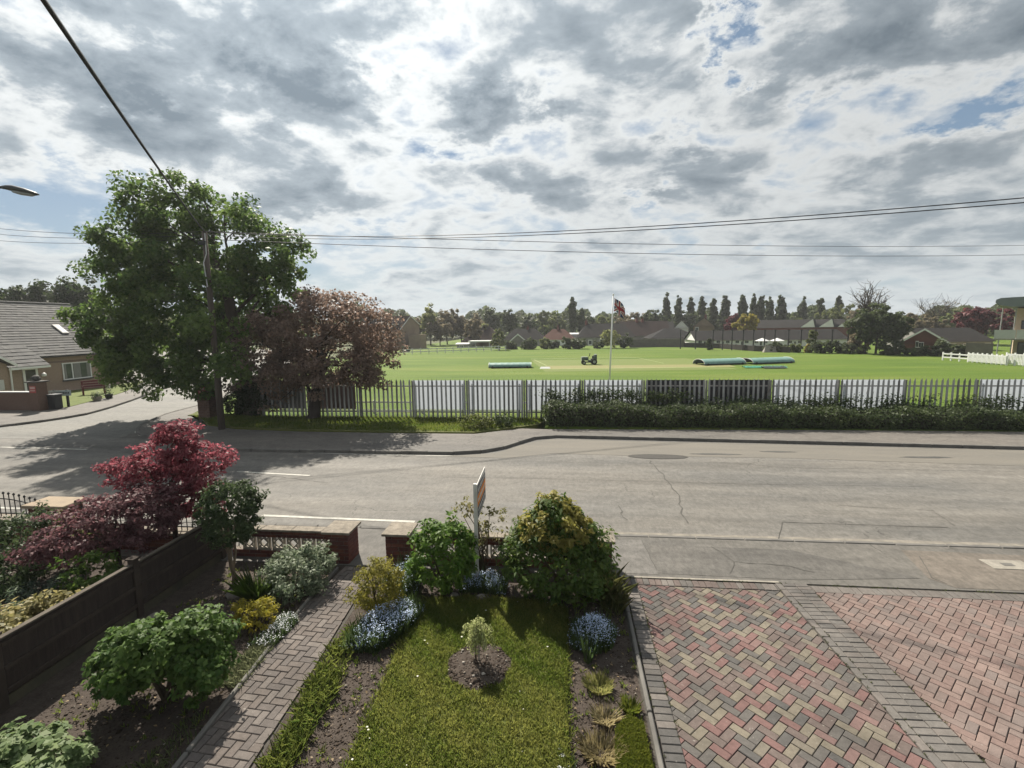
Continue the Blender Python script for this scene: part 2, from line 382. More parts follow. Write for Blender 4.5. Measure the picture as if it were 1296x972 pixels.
def rocks(name, P, size, m, parent=None, seed=1, kind='stuff', flat=0.6):
    r = np.random.default_rng(seed); n = len(P)
    base = np.array([(1, 0, 0), (0, 1, 0), (-1, 0, 0), (0, -1, 0), (0, 0, 1), (0, 0, -1)], float)
    F = np.array([(0, 1, 4), (1, 2, 4), (2, 3, 4), (3, 0, 4), (1, 0, 5), (2, 1, 5), (3, 2, 5), (0, 3, 5)])
    s = size * np.exp(r.normal(size=n) * 0.45); a = r.uniform(0, 6.28, n)
    V = base[None] * (1 + r.normal(size=(n, 6, 3)) * 0.22) * s[:, None, None]; V[:, :, 2] *= flat
    ca, sa = np.cos(a)[:, None], np.sin(a)[:, None]; x = V[:, :, 0] * ca - V[:, :, 1] * sa; V[:, :, 1] = V[:, :, 0] * sa + V[:, :, 1] * ca; V[:, :, 0] = x
    V += P[:, None]
    F = (F[None] + (np.arange(n) * 6)[:, None, None]).reshape(-1, 3)
    return link(name, npmesh(name, V.reshape(-1, 3), F, m, np.repeat(r.random(n), 8)), parent, kind=kind)
def sheet(name, pts, z, m, parent=None, kind='structure'):
    o = MB().poly([(p[0], p[1], z) for p in pts]).build(name, m, parent)
    if o.data.polygons[0].normal.z < 0: o.data.flip_normals()
    if kind and not parent: o['kind'] = kind
    return o
def slab(name, pts, z0, z1, m, parent=None, kind='structure'):
    o = MB().prism([tuple(p[:2]) for p in pts], z0, z1).build(name, m, parent)
    if not parent and kind: o['kind'] = kind
    return o

# ---- block paving and brickwork: meshes shared between alike pieces
def block_mesh(name, L, Wd, Hh, m, ch=0.006):
    b = MB(); x, y = L / 2, Wd / 2; c = ch
    b.add([(-x, -y, -Hh), (x, -y, -Hh), (x, y, -Hh), (-x, y, -Hh), (-x, -y, -c), (x, -y, -c), (x, y, -c), (-x, y, -c), (-x + c, -y + c, 0), (x - c, -y + c, 0), (x - c, y - c, 0), (-x + c, y - c, 0)],
          [(0, 1, 5, 4), (1, 2, 6, 5), (2, 3, 7, 6), (3, 0, 4, 7), (4, 5, 9, 8), (5, 6, 10, 9), (6, 7, 11, 10), (7, 4, 8, 11), (8, 9, 10, 11)])
    return b.mesh(name, m)
def clip(poly, hp):
    """convex clip of a 2-D polygon by half planes (a,b,c): ax+by<=c"""
    for a, b, c in hp:
        out = []
        for i in range(len(poly)):
            p, q = poly[i], poly[(i + 1) % len(poly)]; dp = a * p[0] + b * p[1] - c; dq = a * q[0] + b * q[1] - c
            if dp <= 0: out.append(p)
            if (dp < 0 < dq) or (dq < 0 < dp):
                t = dp / (dp - dq); out.append((p[0] + (q[0] - p[0]) * t, p[1] + (q[1] - p[1]) * t))
        poly = out
        if len(poly) < 3: return []
    return poly
def halfplanes(poly):
    n = len(poly); A = sum(poly[i][0] * poly[(i + 1) % n][1] - poly[(i + 1) % n][0] * poly[i][1] for i in range(n))
    if A < 0: poly = poly[::-1]
    hp = []
    for i in range(n):
        (x0, y0), (x1, y1) = poly[i][:2], poly[(i + 1) % n][:2]; a, b = y1 - y0, -(x1 - x0); l = math.hypot(a, b)
        hp.append((a / l, b / l, (a * x0 + b * y0) / l))
    return hp
def area(p): return abs(sum(p[i][0] * p[(i + 1) % len(p)][1] - p[(i + 1) % len(p)][0] * p[i][1] for i in range(len(p)))) / 2
def lay_blocks(rects, region, z, parent, mats, pick, limit=300, seed=1, gap=0.006, name='paving_block', near=(0, 0)):
    """rects: (cx, cy, angle, L, W). Whole blocks share one mesh per colour; cut ones are shaped to the edge. The `limit` nearest are objects, the rest one mesh."""
    rs = random.Random(seed); hp = halfplanes(region); meshes = {}
    its = []
    for cx, cy, an, L, Wd in rects:
        ca, sa = math.cos(an), math.sin(an); x, y = (L - gap) / 2, (Wd - gap) / 2
        cs = [(cx + ca * px - sa * py, cy + sa * px + ca * py) for px, py in ((-x, -y), (x, -y), (x, y), (-x, y))]
        c2 = clip(cs, hp)
        if len(c2) < 3 or area(c2) < 0.0012: continue
        whole = area(c2) > 0.999 * area(cs)
        its.append((math.hypot(cx - near[0], cy - near[1]), cx, cy, an, L, Wd, c2, whole))
    its.sort(key=lambda i: i[0]); rest = MB()
    for k, (dd, cx, cy, an, L, Wd, c2, whole) in enumerate(its):
        ci = pick(cx, cy, rs); dz = z + rs.uniform(-0.004, 0.003)
        if k < limit:
            if whole:
                key = (ci, round(L, 3), round(Wd, 3))
                if key not in meshes: meshes[key] = block_mesh(name, L - gap, Wd - gap, 0.05, mats[ci])
                o = link(name, meshes[key], parent, (cx, cy, dz), rz=an); o.rotation_euler = (rs.uniform(-.012, .012), rs.uniform(-.012, .012), an)
            else:
                MB().prism([(p[0] - cx, p[1] - cy) for p in c2], -0.05, 0).build(name, mats[ci], parent, (cx, cy, dz))
        else:
            n = len(c2); mx = sum(p[0] for p in c2) / n; my = sum(p[1] for p in c2) / n; e = 0.06
            rest.add([(p[0], p[1], dz - 0.03) for p in c2] + [(p[0], p[1], dz - 0.005) for p in c2] + [(p[0] + (mx - p[0]) * e, p[1] + (my - p[1]) * e, dz) for p in c2],
                     [(i, (i + 1) % n, n + (i + 1) % n, n + i) for i in range(n)] + [(n + i, n + (i + 1) % n, 2 * n + (i + 1) % n, 2 * n + i) for i in range(n)] + [tuple(range(2 * n, 3 * n))], ci)
    if rest.f:
        for i, f in enumerate(rest.f):   # keep faces up
            if len(f) > 2:
                pass
        o = rest.build(name + 's', mats, parent, kind='stuff')
    return len(its)
def herringbone(x0, x1, y0, y1, an, W_=0.1, org=(0, 0)):
    out = []; ca, sa = math.cos(an), math.sin(an); cx, cy = (x0 + x1) / 2, (y0 + y1) / 2; R = int(math.hypot(x1 - x0, y1 - y0) / 2 / W_) + 4
    for i in range(-R, R):
        for j in range(-R, R):
            k = (i - j) % 4
            if k == 0: u, v, a = i + 1, j + .5, an
            elif k == 3: u, v, a = i + .5, j + 1, an + math.pi / 2
            else: continue
            u = u * W_; v = v * W_
            X = cx + org[0] + ca * u - sa * v; Y = cy + org[1] + sa * u + ca * v
            if x0 - .2 < X < x1 + .2 and y0 - .2 < Y < y1 + .2: out.append((X, Y, a, 2 * W_, W_))
    return out
BRICK_MESHES = {}
def brick_face(parent, mats, p0, p1, z0, z1, nrm, seed=1, L=0.215, Hc=0.065, joint=0.011, proud=0.012, name='brick', holes=()):
    """a stretcher-bond face of single bricks from p0 to p1 (2-D, local) standing proud of the mortar core"""
    rs = random.Random(seed); d = Vector((p1[0] - p0[0], p1[1] - p0[1])); W_ = d.length; d /= W_; an = math.atan2(d.y, d.x)
    pitch = Hc + joint; rows = int(round((z1 - z0) / pitch)); pitch = (z1 - z0) / rows; h = pitch - joint
    for r_ in range(rows):
        x = -((L + joint) / 2 if r_ % 2 else 0)
        while x < W_ - 0.01:
            a, b = max(x, 0), min(x + L, W_)
            if b - a > 0.03:
                key = (round(b - a, 3), round(h, 4), rs.randrange(len(mats)))
                if key not in BRICK_MESHES:
                    l = b - a; BRICK_MESHES[key] = MB().box(-l / 2, l / 2, -0.02, proud, -h / 2, h / 2).mesh(name, mats[key[2]])
                m_ = (a + b) / 2
                # local +y of the brick mesh is the outward normal
                o = link(name, BRICK_MESHES[key], parent, (p0[0] + d.x * m_ + nrm[0] * rs.uniform(-.0015, .0015), p0[1] + d.y * m_ + nrm[1] * rs.uniform(-.0015, .0015), z0 + pitch * (r_ + .5)))
                o.rotation_euler = (0, 0, math.atan2(nrm[1], nrm[0]) - math.pi / 2)
            x += L + joint

# ---------------------------------------------------------------- materials
def asphalt(name, c1, c2, crack=0.35, streak=0.35):
    m = bpy.data.materials.new(name); m.use_nodes = True; t = m.node_tree; b = t.nodes['Principled BSDF']
    b.inputs['Roughness'].default_value = 0.8; b.inputs['Specular IOR Level'].default_value = 0.3
    g = t.nodes.new('ShaderNodeNewGeometry'); P = g.outputs['Position']
    def nz(scale, det, st=(1, 1, 1), ro=0.6, dist=0.0):
        mp = N(t, 'ShaderNodeMapping'); mp.inputs['Scale'].default_value = st; t.links.new(P, mp.inputs[0])
        n = N(t, 'ShaderNodeTexNoise', in_Scale=scale, in_Detail=det, in_Roughness=ro, in_Distortion=dist); t.links.new(mp.outputs[0], n.inputs['Vector']); return n.outputs[0]
    def rng(x, a, b_):
        r = N(t, 'ShaderNodeMapRange'); r.inputs[1].default_value = a; r.inputs[2].default_value = b_; t.links.new(x, r.inputs[0]); return r.outputs[0]
    base = rng(nz(0.35, 6, (0.35, 1.2, 1)), 0.35, 0.65)
    x = N(t, 'ShaderNodeMix', data_type='RGBA'); x.inputs[6].default_value = (*c1, 1); x.inputs[7].default_value = (*c2, 1); t.links.new(base, x.inputs[0])
    f = math_n(t, 'MULTIPLY_ADD', nz(0.5, 4, (0.08, 2.2, 1)), streak * 2, 1 - streak)
    f = math_n(t, 'MULTIPLY', f, math_n(t, 'MULTIPLY_ADD', nz(11, 7, (1, .45, 1), .88), 1.9, 0.05))
    f = math_n(t, 'MULTIPLY', f, math_n(t, 'MULTIPLY_ADD', nz(2.4, 8, (.7, 1.2, 1), .78), 1.2, 0.40))
    vo = N(t, 'ShaderNodeTexVoronoi', feature='DISTANCE_TO_EDGE', in_Scale=0.33)
    wn_ = N(t, 'ShaderNodeTexNoise', in_Scale=1.3, in_Detail=5); t.links.new(P, wn_.inputs['Vector'])
    ad = vmath(t, 'ADD', P, vmath(t, 'SCALE', wn_.outputs['Color']).outputs[0]); t.links.new(ad.outputs[0], vo.inputs['Vector'])
    cr = math_n(t, 'LESS_THAN', vo.outputs[0], 0.0042); mk = rng(nz(0.23, 3), 0.52, 0.60)
    f = math_n(t, 'MULTIPLY', f, math_n(t, 'SUBTRACT', 1.0, math_n(t, 'MULTIPLY', math_n(t, 'MULTIPLY', cr, mk), crack)))
    s = vmath(t, 'SCALE', x.outputs[2]); t.links.new(f, s.inputs['Scale']); t.links.new(s.outputs[0], b.inputs['Base Color'])
    bp = N(t, 'ShaderNodeBump'); bp.inputs['Strength'].default_value = 0.5; bp.inputs['Distance'].default_value = 0.01
    t.links.new(nz(70, 3), bp.inputs['Height']); t.links.new(bp.outputs[0], b.inputs['Normal'])
    return m
m_road = asphalt('asphalt', (.150, .138, .121), (.112, .108, .101), 0.35, .6)
m_side = asphalt('asphalt_worn', (.165, .158, .142), (.13, .127, .118), 0.5)
m_pave = asphalt('pavement_tarmac', (.135, .122, .108), (.10, .093, .086), 0.5, 0.15)
m_pave2 = asphalt('pavement_old', (.125, .116, .103), (.085, .080, .074), 0.8, 0.2)
m_patch = asphalt('tarmac_patch', (.062, .060, .057), (.09, .085, .08), 0.5, 0.1)
m_kerb = mat('kerb_concrete', (.17, .16, .145), (.10, .095, .088), 3, 5, .9, .3, 60)
m_conc = mat('concrete', (.30, .275, .235), (.19, .175, .15), 6, 6, .9, .4, 50, famt=.25)
m_white = mat('road_paint', (.52, .50, .45), (.30, .29, .26), 9, 6, .8, contrast=.8)
m_dust = mat('gutter_dust', (.24, .215, .18), (.15, .138, .12), 5, 6, .9, contrast=1.4)
m_soil = mat('soil', (.040, .030, .024), (.074, .058, .047), 7, 7, .95, .9, 28, famt=.4, fscale=45)
m_clod = leafmat('soil_clod', (.035, .026, .02), (.085, .066, .054), 0.0, .95, .1)
m_grassg = mat('lawn_ground', (.065, .085, .016), (.11, .11, .03), 5, 5, .95)
m_ground = mat('ground', (.05, .065, .02), (.08, .085, .03), .2, 5, .95)
m_blade = leafmat('grass_blade', (.080, .120, .018), (.200, .205, .052), .5, .55, .25, 1.5)
m_vblade = leafmat('verge_blade', (.07, .12, .016), (.17, .19, .04), .45, .55, .25, 1.5)
m_sand = mat('joint_sand', (.085, .076, .065), (.05, .045, .04), 12, 4, .95)
def bcol(n, c, k=.75, ds=.30):
    l = sum(c) / 3; c = tuple(x + (l - x) * ds for x in c); return mat(n, c, tuple(x * k for x in c), 22, 5, .88, .35, 120, famt=.34, fscale=170, grime=.26, spots=.5)
BL = [bcol('block_red', (.195, .092, .080)), bcol('block_rose', (.205, .110, .095)), bcol('block_buff', (.200, .165, .112)), bcol('block_sand', (.178, .148, .106)), bcol('block_grey', (.122, .108, .095)), bcol('block_slate', (.100, .092, .085)), bcol('block_brown', (.15, .106, .090))]
RL = [bcol('drive_red', (.215, .132, .108)), bcol('drive_terracotta', (.232, .150, .122), .85), bcol('drive_brown', (.200, .138, .116), .85), bcol('drive_dusk', (.178, .130, .112), .85)]
PL = [bcol('path_brown', (.150, .117, .098)), bcol('path_mauve', (.130, .105, .092)), bcol('path_light', (.172, .140, .120))]
GL = [bcol('band_grey', (.165, .145, .127)), bcol('band_charcoal', (.146, .130, .116)), bcol('band_warm', (.178, .150, .130))]
m_leafstem = mat('stem_bark', (.10, .075, .05), (.06, .045, .03), 12, 3, .9)
m_bark = mat('bark', (.085, .065, .05), (.04, .032, .026), 3, 6, .95, .9, 12, stretch=(1, 1, .25))

# ---------------------------------------------------------------- setting
FZ = 0.10
def st(o): o['kind'] = 'structure'; return o
g_ = sheet('ground', [(-700, -200), (700, -200), (700, 900), (-700, 900)], -0.30, m_ground)
road = slab('road', [(-90, 9.62), (90, 9.62), (90, 19.2), (-90, 19.2)], -0.28, 0.0, m_road)
# side road running away between the pillars
SL = [G(0, 541), G(45, 535.5), G(85, 529.5), G(110, 525), G(140, 516.5), G(165, 508), G(185, 500.5), G(200, 495), G(225, 487)]
SR = [G(285, 570), G(240, 563), G(200, 556.5), G(178, 551.5), G(172, 547), G(180, 539), G(212, 525), G(251, 515)]
ext_l = SL[-1] + (SL[-1] - SL[-3]).normalized() * 60
ext_r = SR[-1] + (SL[-1] - SL[-3]).normalized() * 70
side = slab('side_road', [(-60, 17.3), (-17.6, 17.0), SR[4][:2], SR[5][:2], SR[6][:2], SR[7][:2], ext_r[:2], (ext_l.x - 30, ext_l.y), (-60, 40)], -0.28, 0.004, m_side)
# far pavement, verge, cricket field
KERB = [Vector((ext_r.x, ext_r.y, 0)), SR[7], SR[6], SR[5], SR[4], SR[3], SR[2], SR[1], SR[0], G(340, 571.5), G(400, 572.5), G(480, 574), G(570, 575), G(600, 574), G(625, 571), G(645, 566), G(660, 560.5), G(675, 556), G(695, 553.5), G(760, 555), G(1000, 561), G(1296, 568.5), Vector((60, 17.2, 0))]
KP = [(p.x, p.y) for p in KERB]
pav_back = [(60, 19.75), G(1296, 549)[:2], G(1000, 547)[:2], G(690, 546)[:2], G(660, 545)[:2], G(600, 552)[:2], G(500, 551)[:2], G(380, 549)[:2], G(300, 546)[:2], G(262, 541)[:2], G(240, 528)[:2], (ext_r.x + 2, ext_r.y)]
fp = slab('far_pavement', KP + [tuple(p) for p in pav_back], -0.28, FZ - 0.01, m_pave)
def kerb_run(parent, pts, name='kerb_stone', w=.13, L=.9, z0=-.2, z1=FZ):
    """single kerb stones along a line, top a little proud of the pavement"""
    P = [Vector(p[:2]) for p in pts]; seg = []; tot = 0
    for a, b in zip(P, P[1:]): seg.append((tot, a, b)); tot += (b - a).length
    def at(s):
        for s0, a, b in reversed(seg):
            if s >= s0: return a.lerp(b, min((s - s0) / max((b - a).length, 1e-6), 1))
    n = int(tot / L); rs = random.Random(5)
    for k in range(n):
        a, b = at(k * tot / n + .006), at((k + 1) * tot / n - .006); d = (b - a).normalized(); q = Vector((-d.y, d.x)) * w / 2; dz = rs.uniform(-.006, .006); c = (a + b) / 2
        MB().prism([tuple(p - c) for p in (a - q, b - q, b + q, a + q)], z0, z1 + .006 + dz).build(name, m_kerb, parent, (c.x, c.y, 0), bevel=.012)
kerb_run(fp, KP[1:-1])
verge = slab('verge', [G(262, 541)[:2], G(300, 545)[:2], G(380, 548)[:2], G(500, 550)[:2], G(600, 551)[:2], G(640, 546)[:2], G(680, 541)[:2], (-.6, 21.6), (-18.2, 21.6), (-18.4, 22.5)], -.2, FZ + .02, m_grassg)
VG = [G(266, 540)[:2], G(300, 544)[:2], G(380, 547)[:2], G(500, 549)[:2], G(600, 550)[:2], G(640, 545)[:2], G(680, 540)[:2], (-.6, 21.5), (-17.8, 21.5)]
blades('verge_grass', scatter(VG, 26000, 3), FZ + .02, .085, .018, m_vblade, seed=3)
# field
def fieldmat():
    m = bpy.data.materials.new('field_grass'); m.use_nodes = True; t = m.node_tree; b = t.nodes['Principled BSDF']
    b.inputs['Roughness'].default_value = .9; b.inputs['Specular IOR Level'].default_value = .15
    g = t.nodes.new('ShaderNodeNewGeometry'); P = g.outputs['Position']
    def nz(scale, det, st_=(1, 1, 1)):
        mp = N(t, 'ShaderNodeMapping'); mp.inputs['Scale'].default_value = st_; t.links.new(P, mp.inputs[0])
        n = N(t, 'ShaderNodeTexNoise', in_Scale=scale, in_Detail=det, in_Roughness=.62); t.links.new(mp.outputs[0], n.inputs['Vector']); return n.outputs[0]
    r = N(t, 'ShaderNodeValToRGB'); mixv = math_n(t, 'ADD', math_n(t, 'MULTIPLY', nz(.10, 5, (.5, 1.5, 1)), .6), math_n(t, 'MULTIPLY', nz(.35, 6, (.25, 2, 1)), .4))
    t.links.new(mixv, r.inputs[0]); e = r.color_ramp.elements
    e[0].position = .36; e[0].color = (.066, .115, .014, 1); e[1].position = .64; e[1].color = (.135, .168, .034, 1)
    x = e.new(.5); x.color = (.090, .140, .017, 1)
    sx = N(t, 'ShaderNodeSeparateXYZ'); t.links.new(P, sx.inputs[0])
    wv_ = math_n(t, 'SINE', math_n(t, 'MULTIPLY', math_n(t, 'ADD', sx.outputs[1], math_n(t, 'MULTIPLY', sx.outputs[0], .02)), 1.25))
    f = math_n(t, 'MULTIPLY_ADD', wv_, .045, 1.0); f = math_n(t, 'MULTIPLY', f, math_n(t, 'MULTIPLY_ADD', nz(9, 4), .5, .75))
    s = vmath(t, 'SCALE', r.outputs[0]); t.links.new(f, s.inputs['Scale']); t.links.new(s.outputs[0], b.inputs['Base Color'])
    bp = N(t, 'ShaderNodeBump'); bp.inputs['Strength'].default_value = .7; bp.inputs['Distance'].default_value = .05
    t.links.new(nz(25, 3), bp.inputs['Height']); t.links.new(bp.outputs[0], b.inputs['Normal'])
    return m
m_field = fieldmat()
slab('cricket_field', [(-18.2, 21.6), (-.8, 21.6), (-.8, 19.66), (70, 19.6), (400, 19.0), (400, 320), (-30, 320), (-30, 60), (ext_r.x + 3, ext_r.y), (-19.0, 24)], -.25, FZ, m_field)
# the square: mown strips, worn pitch, crease and boundary paint, each a thin sheet above the other
m_sq = mat('square_grass', (.10, .14, .022), (.125, .15, .03), .5, 5, .9, stretch=(.2, 2, 1)); m_pitch = mat('pitch_straw', (.155, .16, .048), (.22, .20, .08), .7, 6, .9, stretch=(.15, 2.5, 1))
m_line = mat('chalk_line', (.27, .30, .13), (.19, .23, .07), 2, 4, .9)
z = FZ
sheet('mown_square', [G(672, 456, z), G(868, 453.5, z), G(935, 467.5, z), G(690, 470.5, z)], z + .008, m_sq)
sheet('pitch', [G(690, 463.2, z), G(920, 461, z), G(932, 464.5, z), G(694, 467, z)], z + .014, m_pitch)
for k, (a, b) in enumerate((((672, 454.6), (806, 452.6)), ((694, 467.4), (905, 464.8)), ((676, 455.5), (692, 463)), ((806, 452.6), (840, 460)))):
    p, q = G(*a, z), G(*b, z); d = (q - p).normalized(); n = Vector((-d.y, d.x, 0)) * (.22 if k < 2 else .07)
    sheet('chalk_line', [p - n, q - n, q + n, p + n], z + .020, m_line)
# left side land (beyond the side road's left kerb)
LL = [(-90, 18.6)] + [(-32, 18.7)] + [p[:2] for p in SL] + [ext_l[:2]]
lp = slab('left_pavement', [tuple(p) for p in LL] + [(ext_l.x - 40, ext_l.y), (-90, 60)], -.25, FZ - .01, m_pave)
kerb_run(lp, [(-32, 18.7)] + [p for p in SL])
# near pavement and dropped kerb line
npv = slab('near_pavement', [(-90, 8.02), (90, 8.02), (90, 9.62), (-90, 9.62)], -.28, .012, m_pave2)
kerb_run(npv, [(-14, 9.66), (-3.4, 9.66)], w=.12, z1=.012); kerb_run(npv, [(.75, 9.66), (22, 9.74)], 'dropped_kerb', w=.10, z1=.016)
# road paint
def strip(a, b, w, z_=.006, nm='road_marking', m=m_white, par=road):
    a, b = Vector(a[:2]), Vector(b[:2]); d = (b - a).normalized(); q = Vector((-d.y, d.x)) * w / 2
    return sheet(nm, [a - q, b - q, b + q, a + q], z_, m, par)
strip(G(332, 652.5), G(525, 660.5), .10)
strip(G(288, 569.6), G(440, 574.5), .07, .004); strip(G(440, 574.5), G(583, 577.2), .07, .004)
strip(G(300, 597), G(392, 602), .09)
strip((-60, 10.12), (-12, 10.14), .10); strip(G(0, 566), G(110, 569), .10)
for k in range(3): strip((-34 - k * 6, 13.6), (-31 - k * 6, 13.6), .09)
for a, b in zip(SR[2:8], SR[3:8]): strip(a, b, .11, .010)
# dusty gutters, patches, covers
sheet('gutter_dust', [G(560, 577.5), G(628, 573.5), G(660, 563), G(695, 556), G(1000, 563.5), G(1296, 571), (40, 17.0), (40, 16.0), G(1296, 590), G(1000, 580), G(800, 577), G(700, 574), G(640, 580)], .005, mat('gutter_grit', (.17, .155, .132), (.13, .122, .108), 1.2, 6, .9, stretch=(.25, 1.5, 1), famt=.3), road)
sheet('near_gutter', [(.7, 9.62), (30, 9.62), (30, 9.95), (.7, 9.85)], .005, m_dust, road)
rs_ = random.Random(3)
def blob(c, rx, ry, n=22, jag=.15): return [(c[0] + rx * math.cos(6.283 * k / n) * (1 + rs_.uniform(-jag, jag)), c[1] + ry * math.sin(6.283 * k / n) * (1 + rs_.uniform(-jag, jag))) for k in range(n)]
c_ = G(833, 578); sheet('tar_patch', blob(c_, .95, .28, 20, .04), .010, mat('tar', (.045, .042, .038), (.06, .055, .05), 8, 4, .8), road)
for (u, v, rx, ry) in ((985, 572, .5, .08), (1170, 579, .7, .1), (905, 575, .8, .10)):
    sheet('tar_patch', blob(G(u, v), rx, ry, 18, .25), .010, m_patch, road)
sheet('tarmac_patch', [G(820, 690), G(1000, 697), G(1165, 733), G(1010, 735), G(838, 727)], .016, asphalt('patch_old', (.070, .066, .061), (.125, .116, .104), 1.0, .4), npv)
sheet('tarmac_patch', [G(770, 684), G(812, 684), G(833, 728), G(776, 726)], .016, asphalt('patch_mid', (.135, .127, .116), (.115, .108, .10), .4, .1), npv)
sheet('tarmac_patch', [G(1140, 697), G(1296, 704), (9.8, 8.6), (9.8, 8.05), G(1210, 745), G(1175, 733)], .016, asphalt('patch_new', (.14, .12, .10), (.11, .098, .085), .3, .1), npv)
c_ = G(1275, 716); mc = MB().box(-.34, .34, -.17, .17, -.02, .024).build('utility_cover', m_conc, None, (c_.x, c_.y, 0)); tag(mc, 'pale concrete utility cover set in the pavement beside the red drive', 'utility cover')
MB().box(-.09, .09, -.05, .05, .024, .028).build('lifting_plate', m_kerb, mc)
c_ = G(998, 702); 
# cracks, trench seams and joints in the tarmac
m_seam = mat('tar_seam', (.062, .058, .052), (.085, .08, .072), 6, 4, .8)
def crack(px, w, par=road, zz=.0075, jag=.10, seed=1, nm='crack'):
    rs = random.Random(seed); P = []
    for a, b in zip(px, px[1:]):
        a, b = G(*a), G(*b); n = max(2, int((b - a).length / .16))
        for k in range(n): q = a.lerp(b, k / n); P.append(Vector((q.x + rs.uniform(-1, 1) * jag * .5, q.y + rs.uniform(-1, 1) * jag * .5)))
    mb = MB()
    for a, b in zip(P, P[1:]):
        d = (b - a).normalized(); q = Vector((-d.y, d.x)) * w * rs.uniform(.35, .75); mb.add([(*(a - q), zz), (*(b - q), zz), (*(b + q), zz), (*(a + q), zz)], [(0, 1, 2, 3)])
    o = mb.build(nm, m_seam, par); return o
crack([(822, 584), (843, 606), (858, 626), (862, 650), (876, 668)], .022, seed=2); crack([(784, 640), (793, 662)], .016, seed=3); crack([(985, 684), (990, 661), (1210, 668)], .014, jag=.02, seed=4, nm='trench_seam'); crack([(1060, 640), (1180, 646), (1215, 670)], .010, jag=.03, seed=5, nm='trench_seam')
crack([(905, 585), (1000, 592), (1296, 597)], .010, jag=.03, seed=6, nm='lane_seam'); crack([(560, 604), (700, 606), (905, 612), (1180, 616)], .009, jag=.03, seed=7, nm='lane_seam'); crack([(95, 560), (250, 590), (420, 612)], .012, jag=.05, seed=8)
crack([(812, 684), (833, 727)], .012, npv, .020, .02, 9, 'trench_seam'); crack([(1163, 705), (1180, 733), (1215, 747)], .010, npv, .020, .02, 10, 'trench_seam'); crack([(900, 693), (930, 712), (925, 733)], .012, npv, .021, .06, 11); crack([(930, 712), (1000, 718), (1050, 731)], .012, npv, .021, .06, 12)
crack([(700, 548), (780, 552)], .03, fp, FZ - .004, .03, 13, 'trench_seam'); crack([(1010, 549), (1030, 560)], .02, fp, FZ - .004, .02, 14, 'trench_seam')
# ---------------------------------------------------------------- front garden ground
slab('garden_soil', [(-30, 2.2), (.92, 2.2), (.92, 8.02), (-30, 8.02)], -.28, -.004, m_soil)
LAWN = [(-2.02, 2.2), (.03, 2.2), (.03, 6.95), (-.25, 7.12), (-1.6, 7.15), (-2.2, 7.0), (-2.27, 6.8)]
lawn = slab('lawn', LAWN, -.2, .030, m_grassg)
LG = [(p[0] * .995, p[1]) for p in LAWN]
HOLE = (-1.08, 5.62); HR = .40
P = scatter(LG, 74000, 11); P = P[((P[:, 0] - HOLE[0]) / HR) ** 2 + ((P[:, 1] - HOLE[1]) / (HR * 1.05)) ** 2 > 1.0 + .12 * np.sin(7 * np.arctan2(P[:, 1] - HOLE[1], P[:, 0] - HOLE[0]))]
tw_ = np.clip(.5 + .42 * wob(np.c_[P, 0 * P[:, :1]], 1.9, 21) + .22 * wob(np.c_[P, 0 * P[:, :1]], 7, 22) + RNG.normal(size=len(P)) * .2, 0, 1)
hq = .85 + .3 * wob(np.c_[P, 0 * P[:, :1]], 3.1, 23); k_ = hq > RNG.random(len(P)) * .62
blades('lawn_grass', P[k_], .030, .038, .0085, m_blade, lawn, 5, 1.0, tint=tw_[k_], hv=.6)
E_ = []
for a, b in zip(LAWN, LAWN[1:] + LAWN[:1]):
    L_ = math.dist(a, b)
    for _ in range(int(L_ * 190)): q = RNG.random(); E_.append((a[0] + (b[0] - a[0]) * q + RNG.normal() * .022, a[1] + (b[1] - a[1]) * q + RNG.normal() * .022))
blades('edge_grass', np.array(E_), .012, .062, .0085, m_blade, lawn, 6, 1.2, hv=.7)
m_daisy = leafmat('daisy', (.62, .60, .45), (.75, .74, .70), .2)
q_ = scatter(LG, 26, 77); leaves('daisies', np.c_[q_, np.full(len(q_), .065)], np.tile([0, 0, 1.0], (len(q_), 1)), .022, m_daisy, lawn, aspect=1, fold=.02, up=1, rnd=.2, seed=7, kind='stuff')
# bed cut into the lawn
NB = 40; ring = [(HOLE[0] + HR * math.cos(k / NB * 6.283) * (1 + .03 * math.sin(5 * k / NB * 6.283)), HOLE[1] + HR * 1.05 * math.sin(k / NB * 6.283)) for k in range(NB)]
mb = MB(); mb.add([(x, y, .034) for x, y in ring] + [(HOLE[0] + (x - HOLE[0]) * .55, HOLE[1] + (y - HOLE[1]) * .55, .065) for x, y in ring] + [(HOLE[0], HOLE[1], .085)],
       [(k, (k + 1) % NB, NB + (k + 1) % NB, NB + k) for k in range(NB)] + [(NB + k, NB + (k + 1) % NB, 2 * NB) for k in range(NB)])
bed = mb.build('round_bed', m_soil, smooth=True, kind='structure')
a = RNG.uniform(0, 6.283, 900); rr = np.sqrt(RNG.random(900)) * HR * .97
rocks('soil_clods', np.c_[HOLE[0] + rr * np.cos(a), HOLE[1] + rr * np.sin(a) * 1.05, .036 + .05 * (1 - rr / HR)], .014, m_clod, bed, 3)
m_chip = leafmat('pale_chip', (.18, .15, .12), (.42, .38, .33), 0, .9, .2)
k = RNG.choice(900, 70); rocks('pale_chips', np.c_[HOLE[0] + rr[k] * np.cos(a[k] + .3), HOLE[1] + rr[k] * np.sin(a[k] + .3) * 1.05, .05 + .05 * (1 - rr[k] / HR)], .010, m_chip, bed, 4)
BEDL = [(-6.0, 2.3), (-3.85, 2.3), (-4.1, 7.9), (-6.0, 7.9)]; BEDM = [(-2.62, 2.3), (-2.05, 2.3), (-2.3, 6.9), (-3.1, 7.6)]; BEDR = [(.05, 2.3), (.86, 2.3), (.86, 7.6), (.05, 7.3)]
